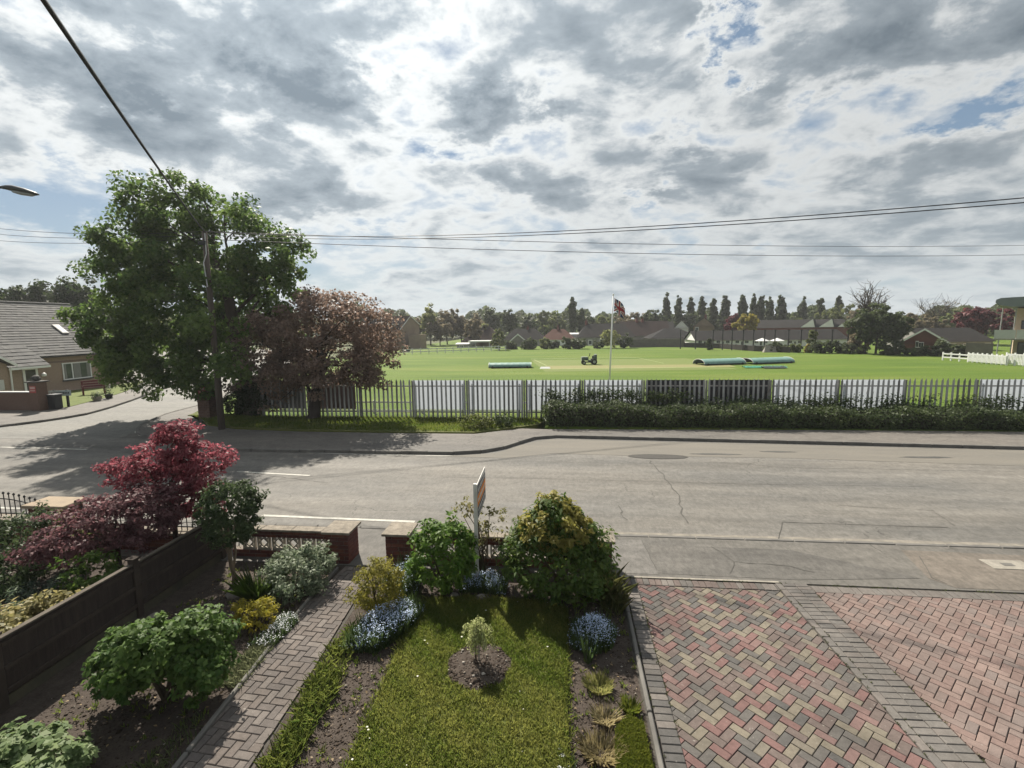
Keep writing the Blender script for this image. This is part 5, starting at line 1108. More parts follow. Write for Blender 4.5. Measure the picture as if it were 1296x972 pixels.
# skylight on the roof slope
def roofpt(u, v):
    n = Vector((RZ + .08 - eave, 0, RD + .35)).normalized(); o = Vector((HXf + .35, hw0, .09 + eave - .12)); d = ray(u, v); t = n.dot(o - Vector((0, 0, CAMH))) / n.dot(d); return Vector((0, 0, CAMH)) + d * t - Vector((HXf, hw0, .09))
q0, q1 = roofpt(64, 413), roofpt(86, 422); s0 = sv.normalized(); nr = Vector((-s0.z, 0, s0.x)); nr = nr if nr.x > 0 else -nr
if nr.z < 0: nr = -nr
yA, yB = min(q0.y, q1.y) + .1, max(q0.y, q1.y); pc = (q0 + q1) / 2; hl = .50
def slopebox(parent, nm, m, y0, y1, s_a, s_b, h0, h1):
    b_ = Vector((pc.x, 0, pc.z)); vs = []
    for h in (h0, h1):
        for s, y in ((s_a, y0), (s_b, y0), (s_b, y1), (s_a, y1)): p = b_ + s0 * s + nr * h; vs.append((p.x, y, p.z))
    return MB().add(vs, [(3, 2, 1, 0), (4, 5, 6, 7), (0, 1, 5, 4), (1, 2, 6, 5), (2, 3, 7, 6), (3, 0, 4, 7)]).build(nm, m, parent)
sk = slopebox(rf, 'skylight', m_iron, yA, yB, -hl, hl, .0, .11); slopebox(sk, 'blind', mat('blind_white', (.78, .78, .76), rough=.25), yA + .08, yB - .08, -hl + .07, hl - .07, .112, .122)
# projecting wing and porch towards the left
wy = PX(16, 463, HXf + 1.9).y - hw0
wg = MB().box(.001, 1.5, .5, wy, -.3, 2.25).add([(1.499, .5, 2.25), (1.499, wy, 2.25), (1.499, (wy - 4.5), 4.3)], [(0, 1, 2)]).build('wing', m_hbr, hs)
wyc = wy - 3.3; wr_ = MB().add([(1.85, wy + .25, 2.12), (-2.6, wy + .25, 2.12), (-2.6, wyc, 4.5), (1.85, wyc, 4.5), (1.85, wyc - 3.5, 2.12), (-2.6, wyc - 3.5, 2.12)], [(0, 1, 2, 3), (3, 2, 5, 4)]).build('wing_roof', m_tile[0], wg)
vb = MB(); 
for (ya, za, yb, zb) in ((wy + .3, 2.05, wyc, 4.46), (wyc - 3.5, 2.05, wyc, 4.46)):
    vb.add([(1.87, ya, za), (1.87, yb, zb), (1.87, yb, zb + .17), (1.87, ya, za + .17), (1.83, ya, za), (1.83, yb, zb), (1.83, yb, zb + .17), (1.83, ya, za + .17)], [(0, 1, 2, 3), (7, 6, 5, 4), (0, 4, 5, 1), (3, 2, 6, 7)])
vb.build('bargeboard', m_upvc, wg)
MB().tube([(1.62, wy + .12, 2.05), (1.58, wy + .1, 1.8), (1.54, wy + .1, 0)], .045, 6).build('drainpipe', m_upvc, wg)
MB().box(1.505, 1.62, wy - .75, wy - .35, .75, 1.35).build('meter_box', m_lead, wg)
py1 = PX(59, 461, HXf + 1.0).y - hw0
po = MB().box(.001, .85, wy + .004, py1 - .2, -.3, 1.98).build('porch', m_hbr, hs)
pr = MB().add([(1.25, wy + .26, 1.98), (1.25, py1, 1.98), (-.5, py1, 3.28), (-.5, wy + .26, 3.28), (1.25, wy + .26, 1.90), (1.25, py1, 1.90)], [(0, 1, 2, 3), (4, 5, 1, 0), (5, 2, 1)]).build('porch_roof', m_tile[0], po)
tiles(pr, (1.26, wy + .26, 1.985), (0, py1 - wy - .26, 0), (-1.75, 0, 1.3), max(3, int((py1 - wy) / .33)), 6, m_tile, seed=5)
MB().box(1.26, 1.29, wy + .26, py1, 1.84, 1.975).build('fascia', m_upvc, po)
dy0, dy1 = PX(29, 480, HXf + .85).y - hw0, PX(48, 478, HXf + .85).y - hw0
dr = hwin(po, .86, dy0, dy1, 0.02, 1.88, (), 'door', mat('door_glass', (.045, .043, .04), rough=.2), .13)
MB().lathe([(.0, 1.25), (.12, 1.27), (.14, 1.38), (.09, 1.46), (0, 1.5)], 10, (.98, dy1 + .28)).build('porch_light', m_upvc, po)
# garden bits in front of the house
bp0 = G(3, 520, .09); wp = G(57, 519, .09)
wl = thing('brick_garden_wall', 'brown brick garden wall with a capped pillar in front of the house', 'garden wall', tuple(wp))
MB().box(-.50, 0, -.25, .25, -.2, 1.50).build('pillar', m_pbr[0], wl); MB().box(-.60, .10, -.35, .35, 1.501, 1.56).build('pillar_cap', m_capd, wl)
MB().box(-8, -.502, -.11, .11, -.2, .95).build('wall_panel', m_pbr[0], wl); MB().box(-8, -.504, -.15, .15, .951, 1.0).build('coping', m_lead, wl)
n_ = MB().box(-.44, -.08, -.268, -.252, .95, 1.32).build('notice', m_redsign, wl); MB().box(-.41, -.11, -.272, -.2685, 1.05, 1.10).build('notice_line', m_pinksign, n_); MB().box(-.41, -.11, -.272, -.2685, 1.16, 1.28).build('notice_line', m_pinksign, n_)
tag(MB().lathe([(.05, 0), (.17, .03), (.22, .14), (.16, .26), (.05, .32)], 9).build('urn', m_capd, None, (wp.x - .30, wp.y, 1.65)), 'small dark urn on top of the brown brick garden pillar', 'urn')
lw = slab('front_lawn', [tuple((wp + Vector((.4, .8, 0)))[:2]), G(100, 514)[:2], G(135, 505)[:2], G(160, 497)[:2], (HXf + .4, 36.5), (HXf + .4, wp.y + .8)], 0, FZ + .01, mat('lawn_far', (.075, .105, .02), (.12, .14, .035), 1.2, 5, .95))
p = G(66, 518, .1); t = thing('bin', 'dark plastic bin beside the brown brick garden pillar', 'bin', (p.x, p.y + .2, .1))
MB().prism([(-.2, -.22), (.2, -.22), (.22, .22), (-.22, .22)], 0, .74).build('body', m_iron, t, bevel=.02); MB().box(-.24, .24, -.26, .26, .741, .80).build('lid', m_lamp, t, bevel=.02)
p = G(79, 515, .1); t = thing('street_name_sign', 'pale street name plate on two dark posts at the edge of the lawn', 'sign', tuple(p), math.radians(18))
for x in (-.30, .30): MB().box(x - .05, x + .05, -.04, .04, -.2, .95).build('post', m_iron, t)
MB().box(-.52, .52, -.062, -.042, .62, .92).build('plate', mat('plate_grey', (.34, .42, .42), (.27, .34, .34), 9, 3, .6), t)
mb = MB(); x = -.42
while x < .40: w = rs.uniform(.03, .06); mb.box(x, x + w, -.066, -.0625, .73, .82); x += w + .025
mb.build('lettering', m_iron, t)
p0, p1 = G(104, 500, .1), G(134, 497.5, .1); t = thing('garden_bench', 'dark red painted bench on the lawn below the white framed window', 'bench', tuple(p0), math.atan2(p1.y - p0.y, p1.x - p0.x))
m_redp = mat('paint_maroon', (.14, .028, .03), (.10, .022, .024), 5, 3, .6); L_ = (p1 - p0).length
for k in range(3): MB().box(0, L_, .0, .022, .48 + .16 * k, .60 + .16 * k).build('back_slat', m_redp, t)
for k in range(3): MB().box(0, L_, -.42 + .14 * k, -.30 + .14 * k, .42, .45).build('seat_slat', m_redp, t)
for x in (.02, L_ - .10): MB().box(x, x + .08, -.40, -.32, 0, .60).box(x, x + .08, .024, .09, 0, .92).build('leg', m_redp, t)
for (u, v, s, lab) in ((123, 507, .26, 'stone planter at the lawn edge, left of the dark pot plant'), (138, 504, .22, 'dark pot plant at the lawn edge near the sycamore branches')):
    p = G(u, v, .1); t = thing('planter', lab, 'planter', tuple(p)); MB().lathe([(s * .7, 0), (s, .22), (s * 1.08, .25), (s * .9, .25), (s * .8, .21)], 10).build('pot', m_conc if v > 505 else m_iron, t)
    q = np.random.default_rng(int(u)); P = q.normal(size=(260, 3)) * (s * .55, s * .55, .10 if v > 505 else .26) + (0, 0, .34 if v > 505 else .55); leaves('foliage', P, unit(P), .08, l_dark, t, seed=int(u))
l_wood = LM('leaf_wood', (.022, .040, .012), (.060, .080, .028), .35)

# ---------------------------------------------------------------- the cricket field and what stands beyond it
m_poleW = mat('flagpole_white', (.72, .71, .69), rough=.4)
fb = PY(770.5, 505, 28.6); fb.z = FZ; ft = PY(776, 374, 28.7)
fl = thing('flagpole', 'white flagpole with a flag hanging from its top, behind the steel fence', 'flagpole', tuple(fb))
dx = ft.x - fb.x; hh = ft.z - FZ
MB().tube([(0, 0, -.3), (dx * .5, 0, hh * .5), (dx, 0, hh)], [.055, .048, .030], 10).build('pole', m_poleW, fl, smooth=True)
MB().lathe([(.0, hh - .02), (.05, hh + .01), (.06, hh + .05), (.03, hh + .09), (0, hh + .1)], 8, (dx, 0)).build('finial', m_poleW, fl)
FLm = [mat('flag_blue', (.022, .030, .10)), mat('flag_white', (.60, .58, .55)), mat('flag_red', (.30, .035, .045))]
nx, nz = 44, 26; V = []; Fc = []; MI = []
def jack(s, t):   # s along 0..2, t 0..1
    x, y = s - 1, t - .5
    if abs(x) < .10 or abs(y) < .10: return 2
    if abs(x) < .17 or abs(y) < .17: return 1
    d = abs(abs(y) - abs(x) * .5)
    if d < .05: return 2
    if d < .13: return 1
    return 0
FWd, FHt = 1.25, .80
for j in range(nz + 1):
    for i in range(nx + 1):
        s = i / nx; t = j / nz
        V.append((.04 + s * FWd * .52 + .03 * math.sin(s * 9 + t * 2), .10 * math.sin(s * 10 + t * 3) * s, -.05 - (1 - t) * FHt * (1 - .12 * s) - .62 * s ** 1.25 + .04 * math.sin(s * 8 + t * 4)))
for j in range(nz):
    for i in range(nx): k = j * (nx + 1) + i; Fc.append((k, k + 1, k + nx + 2, k + nx + 1)); MI.append(jack((i + .5) / nx * 2, (j + .5) / nz))
fo = link('flag', npmesh('flag', np.array(V), np.array(Fc), FLm, None, MI), None, (fb.x + dx, fb.y, ft.z - .05)); tag(fo, 'red, white and blue flag with crossed stripes drooping from the white pole', 'flag')

# ride-on tractor on the square
m_tgreen = mat('tractor_green', (.020, .055, .038), (.03, .07, .05), 6, 3, .45, spec=.5); m_tyre = mat('tyre', (.012, .012, .012), rough=.9); m_pale = mat('tractor_pale', (.30, .34, .30), rough=.5)
tp = G(745, 461.3, FZ); tr = thing('tractor', 'small dark green ride-on tractor parked on the cricket square', 'tractor', tuple(tp), math.radians(6))
MB().prism([(-.72, -.26), (-.05, -.28), (-.05, .28), (-.72, .26)], .42, .74).build('bonnet', m_tgreen, tr, bevel=.05)
MB().box(-.76, -.70, -.24, .24, .40, .76).build('grille', m_pale, tr); MB().box(-.71, -.10, -.22, .22, .742, .79).build('bonnet_top', m_pale, tr, bevel=.02)
MB().box(-.05, .62, -.30, .30, .30, .46).build('chassis', m_tgreen, tr, bevel=.02); MB().box(-.6, .3, -.16, .16, .20, .30).build('underframe', m_tyre, tr)
MB().box(.22, .52, -.22, .22, .47, .58).build('seat', m_tyre, tr, bevel=.03); MB().box(.48, .56, -.22, .22, .58, .92).build('backrest', m_tyre, tr, bevel=.03)
MB().box(.40, .78, -.40, -.30, .52, .86).box(.40, .78, .30, .40, .52, .86).build('mudguards', m_tgreen, tr, bevel=.03)
MB().box(.57, .80, -.29, .29, .47, .98).build('grass_box', m_tgreen, tr, bevel=.03); MB().box(.58, .79, -.28, .28, .981, 1.03).build('box_lid', m_pale, tr)
MB().tube([(-.02, 0, .70), (.10, 0, .98)], .02, 6).tube([(.10 + .03 * math.cos(a) , .17 * math.sin(a), 1.0 + .16 * math.cos(a) * .9) for a in np.linspace(0, 6.283, 13)], .018, 5).build('steering_wheel', m_tyre, tr)
for x, y, r_, w in ((-.52, -.36, .20, .14), (-.52, .36, .20, .14), (.50, -.40, .30, .20), (.50, .40, .30, .20)):
    wb = MB(); wb.T = Matrix.Translation((x, y, r_)) @ Matrix.Rotation(math.pi / 2, 4, 'X'); wb.lathe([(r_ * .5, -w / 2), (r_ * .92, -w / 2), (r_, -w * .3), (r_, w * .3), (r_ * .92, w / 2), (r_ * .5, w / 2)], 16); wh = wb.build('wheel', m_tyre, tr)
    wb = MB(); wb.T = Matrix.Translation((x, y + (-.01 if y < 0 else .01), r_)) @ Matrix.Rotation(math.pi / 2, 4, 'X'); wb.lathe([(0, -w * .5), (r_ * .48, -w * .5), (r_ * .48, w * .5), (0, w * .5)], 12); wb.build('rim', m_pale, wh)

# wheeled pitch covers: long half barrels of pale green sheeting on frames
m_cov = mat('cover_sheet', (.17, .30, .26), (.13, .23, .205), 1.0, 5, .5, stretch=(3, 3, 1)); m_covd = mat('cover_dark', (.02, .035, .035), rough=.8)
def cover(label, u0, v0, u1, v1, h, rad):
    a, b = G(u0, v0, FZ), G(u1, v1, FZ); L_ = (b - a).length; t = thing('pitch_cover', label, 'pitch cover', tuple(a), math.atan2(b.y - a.y, b.x - a.x), 'wheeled pitch covers on the field')
    n = 10; nb = max(5, int(L_ / .55)); mb = MB(); arc = [(-math.cos(k / n * math.pi) * rad, .14 + math.sin(k / n * math.pi) * (h - .14)) for k in range(n + 1)]
    for i in range(nb):
        x0, x1 = i * L_ / nb, (i + 1) * L_ / nb; xm = (x0 + x1) / 2
        vs = [(x, y * s, .14 + (z - .14) * s) for x, s in ((x0, 1), (xm, .965), (x1, 1)) for y, z in arc]
        mb.add(vs, [(r * (n + 1) + k, r * (n + 1) + k + 1, (r + 1) * (n + 1) + k + 1, (r + 1) * (n + 1) + k) for r in range(2) for k in range(n)])
    mb.build('sheeting', m_cov, t, smooth=True)
    MB().box(0, L_, -rad - .02, -rad + .05, .06, .16).box(0, L_, rad - .05, rad + .02, .06, .16).build('side_rails', m_covd, t)
    mb = MB()
    for x in (.02, L_ - .02): mb.tube([(x, y, z) for y, z in arc], .03, 5)
    mb.build('end_hoops', m_wrail, t)
    for x in (.4, L_ - .4):
        for y in (-rad, rad): wb = MB(); wb.T = Matrix.Translation((x, y, .11)) @ Matrix.Rotation(math.pi / 2, 4, 'X'); wb.lathe([(0, -.05), (.11, -.05), (.11, .05), (0, .05)], 10); wb.build('wheel', m_tyre, t)
    return t
cover('long pale green barrel cover standing alone left of the tractor', 619, 465.6, 672.5, 465.0, .50, .75)
cover('pale green barrel cover right of the square, nearer the tractor of the pair', 884, 462.0, 936, 460.3, .58, 1.0)
cover('pale green barrel cover right of the square, farther from the tractor of the pair', 944, 460.5, 996, 458.6, .56, 1.0)
p = G(966, 465.5, FZ); t = tag(MB().build('folded_sheet', [mat('sheet_green', (.06, .24, .15), (.04, .17, .12), 2, 4, .6), m_covd], None, tuple(p)) if False else bpy.data.objects.new('folded_sheet', None), 'crumpled bright green ground sheet lying in front of the right hand covers', 'ground sheet'); COL.objects.link(t); t.location = p
m_sg = mat('sheet_green', (.05, .26, .155), (.035, .17, .11), 2, 4, .6); rs = random.Random(12)
for (x0, x1, y0, m, nm) in ((-1.7, 1.9, 0, m_sg, 'sheet'), (-.3, 1.6, -.55, m_covd, 'sheet_underside')):
    mb = MB(); nx_, ny_ = 22, 6; vs = [(x0 + (x1 - x0) * i / nx_, y0 + .9 * (j / ny_ - .5), .03 + .16 * abs(math.sin(i * 1.3 + j) * math.sin(j / ny_ * math.pi)) + rs.uniform(0, .05)) for j in range(ny_ + 1) for i in range(nx_ + 1)]
    mb.add(vs, [(j * (nx_ + 1) + i, j * (nx_ + 1) + i + 1, (j + 1) * (nx_ + 1) + i + 1, (j + 1) * (nx_ + 1) + i) for j in range(ny_) for i in range(nx_)]); mb.build(nm, m, t, smooth=True)
p = G(690, 466.3, FZ); tag(MB().add([(-.5, -.3, 0), (.5, -.3, 0), (.5, .3, 0), (-.5, .3, 0), (-.4, 0, .16), (.4, 0, .16)], [(0, 1, 5, 4), (2, 3, 4, 5), (1, 2, 5), (3, 0, 4)]).build('sheet_weight', m_wrail, None, tuple(p)), 'small white folded mat at the end of the lone cover', 'mat')

# houses, all as (pixel survey, distance) -> metres
m_rgrey = mat('far_roof_grey', (.034, .032, .031), (.025, .024, .023), .8, 5, .9, spec=.04, famt=.2, fscale=6); m_rbrown = mat('far_roof_brown', (.046, .034, .031), (.034, .026, .024), .8, 5, .9, spec=.04, famt=.2, fscale=6); m_rred = mat('far_roof_red', (.100, .056, .045), (.075, .043, .036), .8, 5, .9, spec=.04); m_rdark = mat('far_roof_dark', (.036, .035, .035), (.028, .027, .027), .8, 5, .9, spec=.04)
m_wbuff = mat('far_wall_buff', (.24, .185, .135), (.20, .15, .11), 1.5, 4, .9); m_wred = mat('far_wall_red', (.16, .065, .05), (.13, .052, .042), 1.5, 4, .9); m_wwhite = mat('far_wall_white', (.80, .79, .76), (.70, .69, .66), 1, 4, .9); m_wgrey = mat('far_wall_grey', (.30, .29, .27), (.24, .23, .21), 1, 4, .9)
def far_house(label, u0, u1, vbase, veave, vridge, Y, wall, roof, kind='hip', ins=.22, D=7.0, wins=(), chim=(), rz=0.0, doors=(), face=False, cat='bungalow', name='bungalow', group=None, verge=None):
    """u0..u1 eave ends, ridge height and eave height read at distance Y; body D deep"""
    c0 = PY((u0 + u1) / 2, veave, Y); nv = Vector((c0.x, c0.y, 0)).normalized() if (face or kind == 'front') else Vector((0, 1, 0)); ax = Vector((nv.y, -nv.x, 0))
    def hit(u, v, off=0.0): d = ray(u, v); return Vector((0, 0, CAMH)) + d * ((c0.dot(nv) - 0 + off) / (d.x * nv.x + d.y * nv.y))
    a, b = hit(u0, veave), hit(u1, veave); a0 = a.copy(); ze = (a.z + b.z) / 2 - FZ; L_ = (b - a).dot(ax)
    zr = hit((u0 + u1) / 2, vridge, 0 if kind == 'front' else D / 2).z - FZ
    class Q:
        def __init__(s, u, v, off): p = hit(u, v, off); s.x = (p - a0).dot(ax); s.z = p.z
    def LP(u, v, y): return Q(u, v, y - Y)
    t = thing(name, label, cat, (a.x, a.y, FZ), math.atan2(ax.y, ax.x), group); o = .25
    MB().box(o, L_ - o, o, D, -.4, ze).build('wall', wall, t)
    i = ins * L_; m = D / 2
    if kind == 'hip': vs = [(0, 0, ze), (L_, 0, ze), (L_, D + o, ze), (0, D + o, ze), (i, m, zr), (L_ - i, m, zr)]; fs = [(0, 1, 5, 4), (1, 2, 5), (2, 3, 4, 5), (3, 0, 4), (3, 2, 1, 0)]
    elif kind == 'gable': vs = [(0, 0, ze), (L_, 0, ze), (L_, D + o, ze), (0, D + o, ze), (0, m, zr), (L_, m, zr)]; fs = [(0, 1, 5, 4), (2, 3, 4, 5), (3, 2, 1, 0)]
    else: vs = [(0, -.1, ze), (L_, -.1, ze), (L_, D, ze), (0, D, ze), (L_ / 2, -.1, zr), (L_ / 2, D, zr)]; fs = [(0, 4, 5, 3), (4, 1, 2, 5), (3, 2, 1, 0)]
    r_ = MB().add(vs, fs).build('roof', roof, t)
    if kind == 'gable': MB().add([(o, o, ze), (o, D, ze), (o, m, zr - .1)], [(0, 2, 1)]).build('gable', wall, t); MB().add([(L_ - o, o, ze), (L_ - o, D, ze), (L_ - o, m, zr - .1)], [(0, 1, 2)]).build('gable', wall, t)
    if kind == 'front':
        MB().add([(o, o, ze + .001), (L_ - o, o, ze + .001), (L_ / 2, o, zr - .12)], [(0, 1, 2)]).build('gable', wall, t)
        if verge:
            mb = MB()
            for s in (0, L_): mb.add([(s, -.14, ze - .14), (L_ / 2, -.14, zr - .14), (L_ / 2, -.14, zr + .10), (s, -.14, ze + .10), (s, -.10, ze - .14), (L_ / 2, -.10, zr - .14), (L_ / 2, -.10, zr + .10), (s, -.10, ze + .10)], [(0, 1, 2, 3), (7, 6, 5, 4), (3, 2, 6, 7), (0, 4, 5, 1)])
            mb.build('bargeboard', verge, t)
    k = Y / FPX
    for (wu, wv0, wv1, ww) in wins:
        c = LP(wu, wv0, Y + o); x = c.x; z1 = c.z - FZ; z0 = LP(wu, wv1, Y + o).z - FZ; w = ww * k / 2
        f = MB().box(x - w, x + w, o - .06, o - .001, z0, z1).build('window', m_upvc, t); MB().box(x - w * .78, x - w * .05, o - .075, o - .061, z0 + .12 * (z1 - z0), z1 - .12 * (z1 - z0)).box(x + w * .05, x + w * .78, o - .075, o - .061, z0 + .12 * (z1 - z0), z1 - .12 * (z1 - z0)).build('pane', m_glass, f)
    for (wu, wv0, wv1, ww) in doors:
        c = LP(wu, wv0, Y + o); x = c.x; z1 = c.z - FZ; w = ww * k / 2; f = MB().box(x - w, x + w, o - .06, o - .001, 0, z1).build('door', m_upvc, t); MB().box(x - w * .7, x + w * .7, o - .075, o - .061, .2, z1 - .15).build('pane', m_glass, f)
    for (cu, cv, cw) in chim:
        c = LP(cu, cv, Y + m); x = c.x; w = cw * k / 2; ch = MB().box(x - w, x + w, m - .4, m + .4, ze, c.z - FZ).build('chimney', m_wred, r_); MB().lathe([(.10, c.z - FZ), (.12, c.z - FZ + .3), (.09, c.z - FZ + .3)], 6, (x, m)).build('chimney_pot', m_wred, ch)
    return t
# brick house with a catslide roof on the left
def catslide():
    Y = 84; t = thing('catslide_house', 'tall brown brick house with a long sloping dormer roof left of the field', 'house', tuple(Vector((PY(452, 440, Y).x, Y, FZ))))
    X = lambda u, v=420: PY(u, v, Y).x - t.location.x; Zz = lambda v, u=480: PY(u, v, Y).z - FZ
    xr, zr, ze = X(509), Zz(399.5), Zz(432); D0, D1 = 4.5, 7.2; zb = Zz(411, 515)
    MB().add([(0, 0, -.3), (X(493), 0, -.3), (X(493), 0, ze), (0, 0, ze)], [(0, 1, 2, 3)]).add([(X(493), 0, -.3), (xr + .9, D1, -.3), (xr + .9, D1, zb), (xr + .02, D0, zr - .1), (X(493), 0, ze)], [(0, 1, 2, 3, 4)]).build('wall', m_wbuff, t)
    r_ = MB().add([(-.3, -.3, ze - .15), (X(493) + .1, -.3, ze - .15), (xr + .15, D0, zr), (-.3, D0, zr), (xr + 1.05, D1 + .2, zb), (-.3, D1 + .2, zb)], [(0, 1, 2, 3), (3, 2, 4, 5)]).build('roof', m_rbrown, t)
    p, q = Vector((X(493) + .13, -.32, ze - .22)), Vector((xr + .18, D0, zr - .07)); MB().tube([p, q], .09, 4).tube([q, (xr + 1.08, D1 + .2, zb - .07)], .09, 4).build('bargeboard', m_lead, t)
    def rp(u, v): yy = (Zz(v) - ze) / (zr - ze) * D0; return X(u), yy, Zz(v)
    x0, y0, z0 = rp(477, 421); x1 = X(497)
    dm = MB().box(x0, x1, y0 - .9, y0 + 2.5, z0 - .3, Zz(411.5)).build('dormer', m_rgrey, t); MB().box(x0 - .2, x1 + .2, y0 - 1.1, y0 + 2.6, Zz(411.5) + .001, Zz(410)).build('dormer_roof', m_lead, dm)
    for f0, f1 in ((.05, .45), (.55, .95)): MB().box(x0 + (x1 - x0) * f0, x0 + (x1 - x0) * f1, y0 - .94, y0 - .901, z0 - .1, Zz(412.6)).build('pane', m_glass, dm)
    x, y, z = rp(489, 424); MB().add([(x - .3, y - .35, z - .28), (x + .3, y - .35, z - .28), (x + .3, y + .05, z + .12), (x - .3, y + .05, z + .12)], [(0, 1, 2, 3)]).build('skylight', m_upvc, t)
    MB().box(X(511), X(526), 2.5, 6.5, -.3, Zz(424.5)).build('side_extension', m_wbuff, t); MB().box(X(459) - .4, X(459) + .4, D0 - .4, D0 + .4, zr - 1, zr + 1.1).build('chimney', m_wred, r_)
catslide()
sh = dict(cat='shed', name='shed')
far_house('flat pale shed beside the open porch beyond the white rails', 576, 600, 446, 435.5, 433.6, 88, m_wgrey, m_lead, 'gable', D=3.5, wins=((584, 437, 442, 6),), **sh)
cp = PY(601, 432, 88.5); t = thing('open_porch', 'white flat roofed open porch on posts beyond the white rails', 'canopy', (cp.x, 88.5, FZ)); wC = PY(620, 432, 88.5).x - cp.x
MB().box(-1.2, wC, -.3, 3.5, cp.z - .25, cp.z - .02).build('canopy_roof', m_upvc, t)
for x in (.05, wC - .15): MB().box(x, x + .12, -.2, -.08, -.2, cp.z - .252).build('post', m_lead, t)
MB().box(.3, wC, 3.2, 3.45, -.2, cp.z - .252).build('back_wall', m_wbuff, t)
far_house('bungalow with a purple brown pyramid roof behind the porch', 583, 637, 440, 432, 412.5, 96, m_wbuff, m_rbrown, 'hip', .40, 8, chim=())
far_house('dark roofed bungalow with a small white edged gable left of the red roofed one', 636, 690, 441, 430, 416, 93, m_wgrey, m_rgrey, 'hip', .25, 7, wins=((662, 432, 437, 5),), chim=((668, 414, 3),))
far_house('small white edged front gable of the dark roofed bungalow', 645, 666, 441, 432, 423, 91.5, m_wgrey, m_rgrey, 'front', D=3, verge=m_upvc, name='porch_gable', cat='porch')
far_house('bungalow with a red brown hipped roof and white walls', 683, 730, 441, 430, 416.5, 93, m_wwhite, m_rred, 'hip', .34, 8, wins=((705, 431.5, 437, 9), (697, 431.5, 436, 5)), chim=((706, 413.5, 3),))
far_house('low white outbuilding right of the red roofed bungalow', 718, 738, 441, 423, 421, 98, m_wwhite, m_lead, 'gable', D=4, **sh)
far_house('wide dark brown roofed bungalow with a white door behind the round bush', 730, 806, 441, 427, 409.5, 93, m_wgrey, m_rgrey, 'hip', .18, 9, wins=((762, 429, 435, 6), (790, 429, 435, 6)), chim=((742, 406, 3),), doors=((747, 430, 441, 5),))
far_house('dark brown roofed bungalow behind the flagpole top half', 788, 850, 440, 425, 406.5, 101, m_wgrey, m_rbrown, 'gable', D=9, chim=((806, 403.5, 3), (813, 403.5, 3)))
far_house('bungalow with a charcoal hipped roof in front of the white gabled house', 822, 890, 440, 428.5, 415.5, 92, m_wgrey, m_rdark, 'hip', .36, 8, wins=((872, 430, 435, 9),))
far_house('white walled gabled house between poplars and charcoal roof', 852, 873, 440, 415, 405, 108, m_wwhite, m_rgrey, 'front', D=9, name='white_house', cat='house', wins=((861, 418, 421, 4),), chim=((846, 414, 2),))
far_house('white side wing of the white gabled house', 840, 856, 440, 416.5, 407, 109, m_wwhite, m_rgrey, 'gable', D=7, name='house_wing', cat='house')
far_house('buff brick house with a brown gable beside the white gabled house', 876, 906, 440, 413, 401.5, 106, m_wbuff, m_rbrown, 'front', D=9, name='brick_house', cat='house', wins=((882, 414, 419, 4),), chim=((893, 399.5, 3),))
wn = [(u, 430.8, 434.5, 5) for u in (886, 897, 909, 921, 933, 945, 957, 969, 981, 1000, 1012, 1024, 1036, 1048, 1060)]
far_house('long grey roofed terrace of white windowed bungalows behind the tall net poles', 880, 1076, 442, 430.5, 417.5, 83, m_wwhite, m_rgrey, 'gable', D=8, wins=wn, name='bungalow_terrace', cat='terrace', doors=[(u, 431, 438, 3) for u in (892, 915, 939, 963, 1006, 1030, 1054)])
# workshop with a saw-tooth roof
def sawtooth():
    Y = 100; x0, x1 = PY(952, 410, Y).x, PY(1092, 410, Y).x; t = thing('workshop', 'dark workshop with three white saw tooth gables above the terrace', 'workshop', (x0, Y, FZ)); L_ = x1 - x0
    ze = PY(1020, 414.5, Y).z - FZ; zt = PY(1040, 404, Y).z - FZ
    MB().box(.2, L_ - .2, .2, 12, -.4, ze).build('wall', m_wred, t); MB().add([(0, 0, ze), (L_, 0, ze), (L_, 7, zt), (0, 7, zt)], [(0, 1, 2, 3)]).build('roof', m_rgrey, t)
    for u0, um, u1 in ((1013, 1028, 1031), (1036, 1052, 1055), (1060, 1074, 1079)):
        xa, xm, xb = (PY(u, 412, Y).x - x0 for u in (u0, um, u1)); dyx = .62; g = MB().add([(xa, -.1, ze + .05), (xb, -.1, ze + .05), (xm, -.1, zt + .1), (xa + 3 * dyx, 3, ze + .05), (xb + 3 * dyx, 3, ze + .05), (xm + 3 * dyx, 3, zt + .1)], [(0, 2, 5, 3), (1, 4, 5, 2)]).build('gable_roof', m_rgrey, t); MB().add([(xa, -.14, ze + .05), (xb, -.14, ze + .05), (xm, -.14, zt + .06)], [(0, 1, 2)]).build('gable', m_wwhite, g)
sawtooth()
far_house('red brick bungalow gable with white bargeboards right of the big dark tree', 1137, 1203, 449, 434.5, 416.5, 66, m_wred, m_rgrey, 'front', D=6, verge=m_upvc, wins=((1166, 433, 440, 5), (1161, 431.5, 440, 3)))
far_house('dark grey roof of the bungalow running right from the red gable', 1178, 1262, 449, 432.5, 414.5, 68, m_wgrey, m_rgrey, 'gable', D=9, wins=((1207, 434.5, 439, 5), (1222, 434.5, 439, 5), (1250, 434, 438, 6)), name='bungalow_wing', chim=())
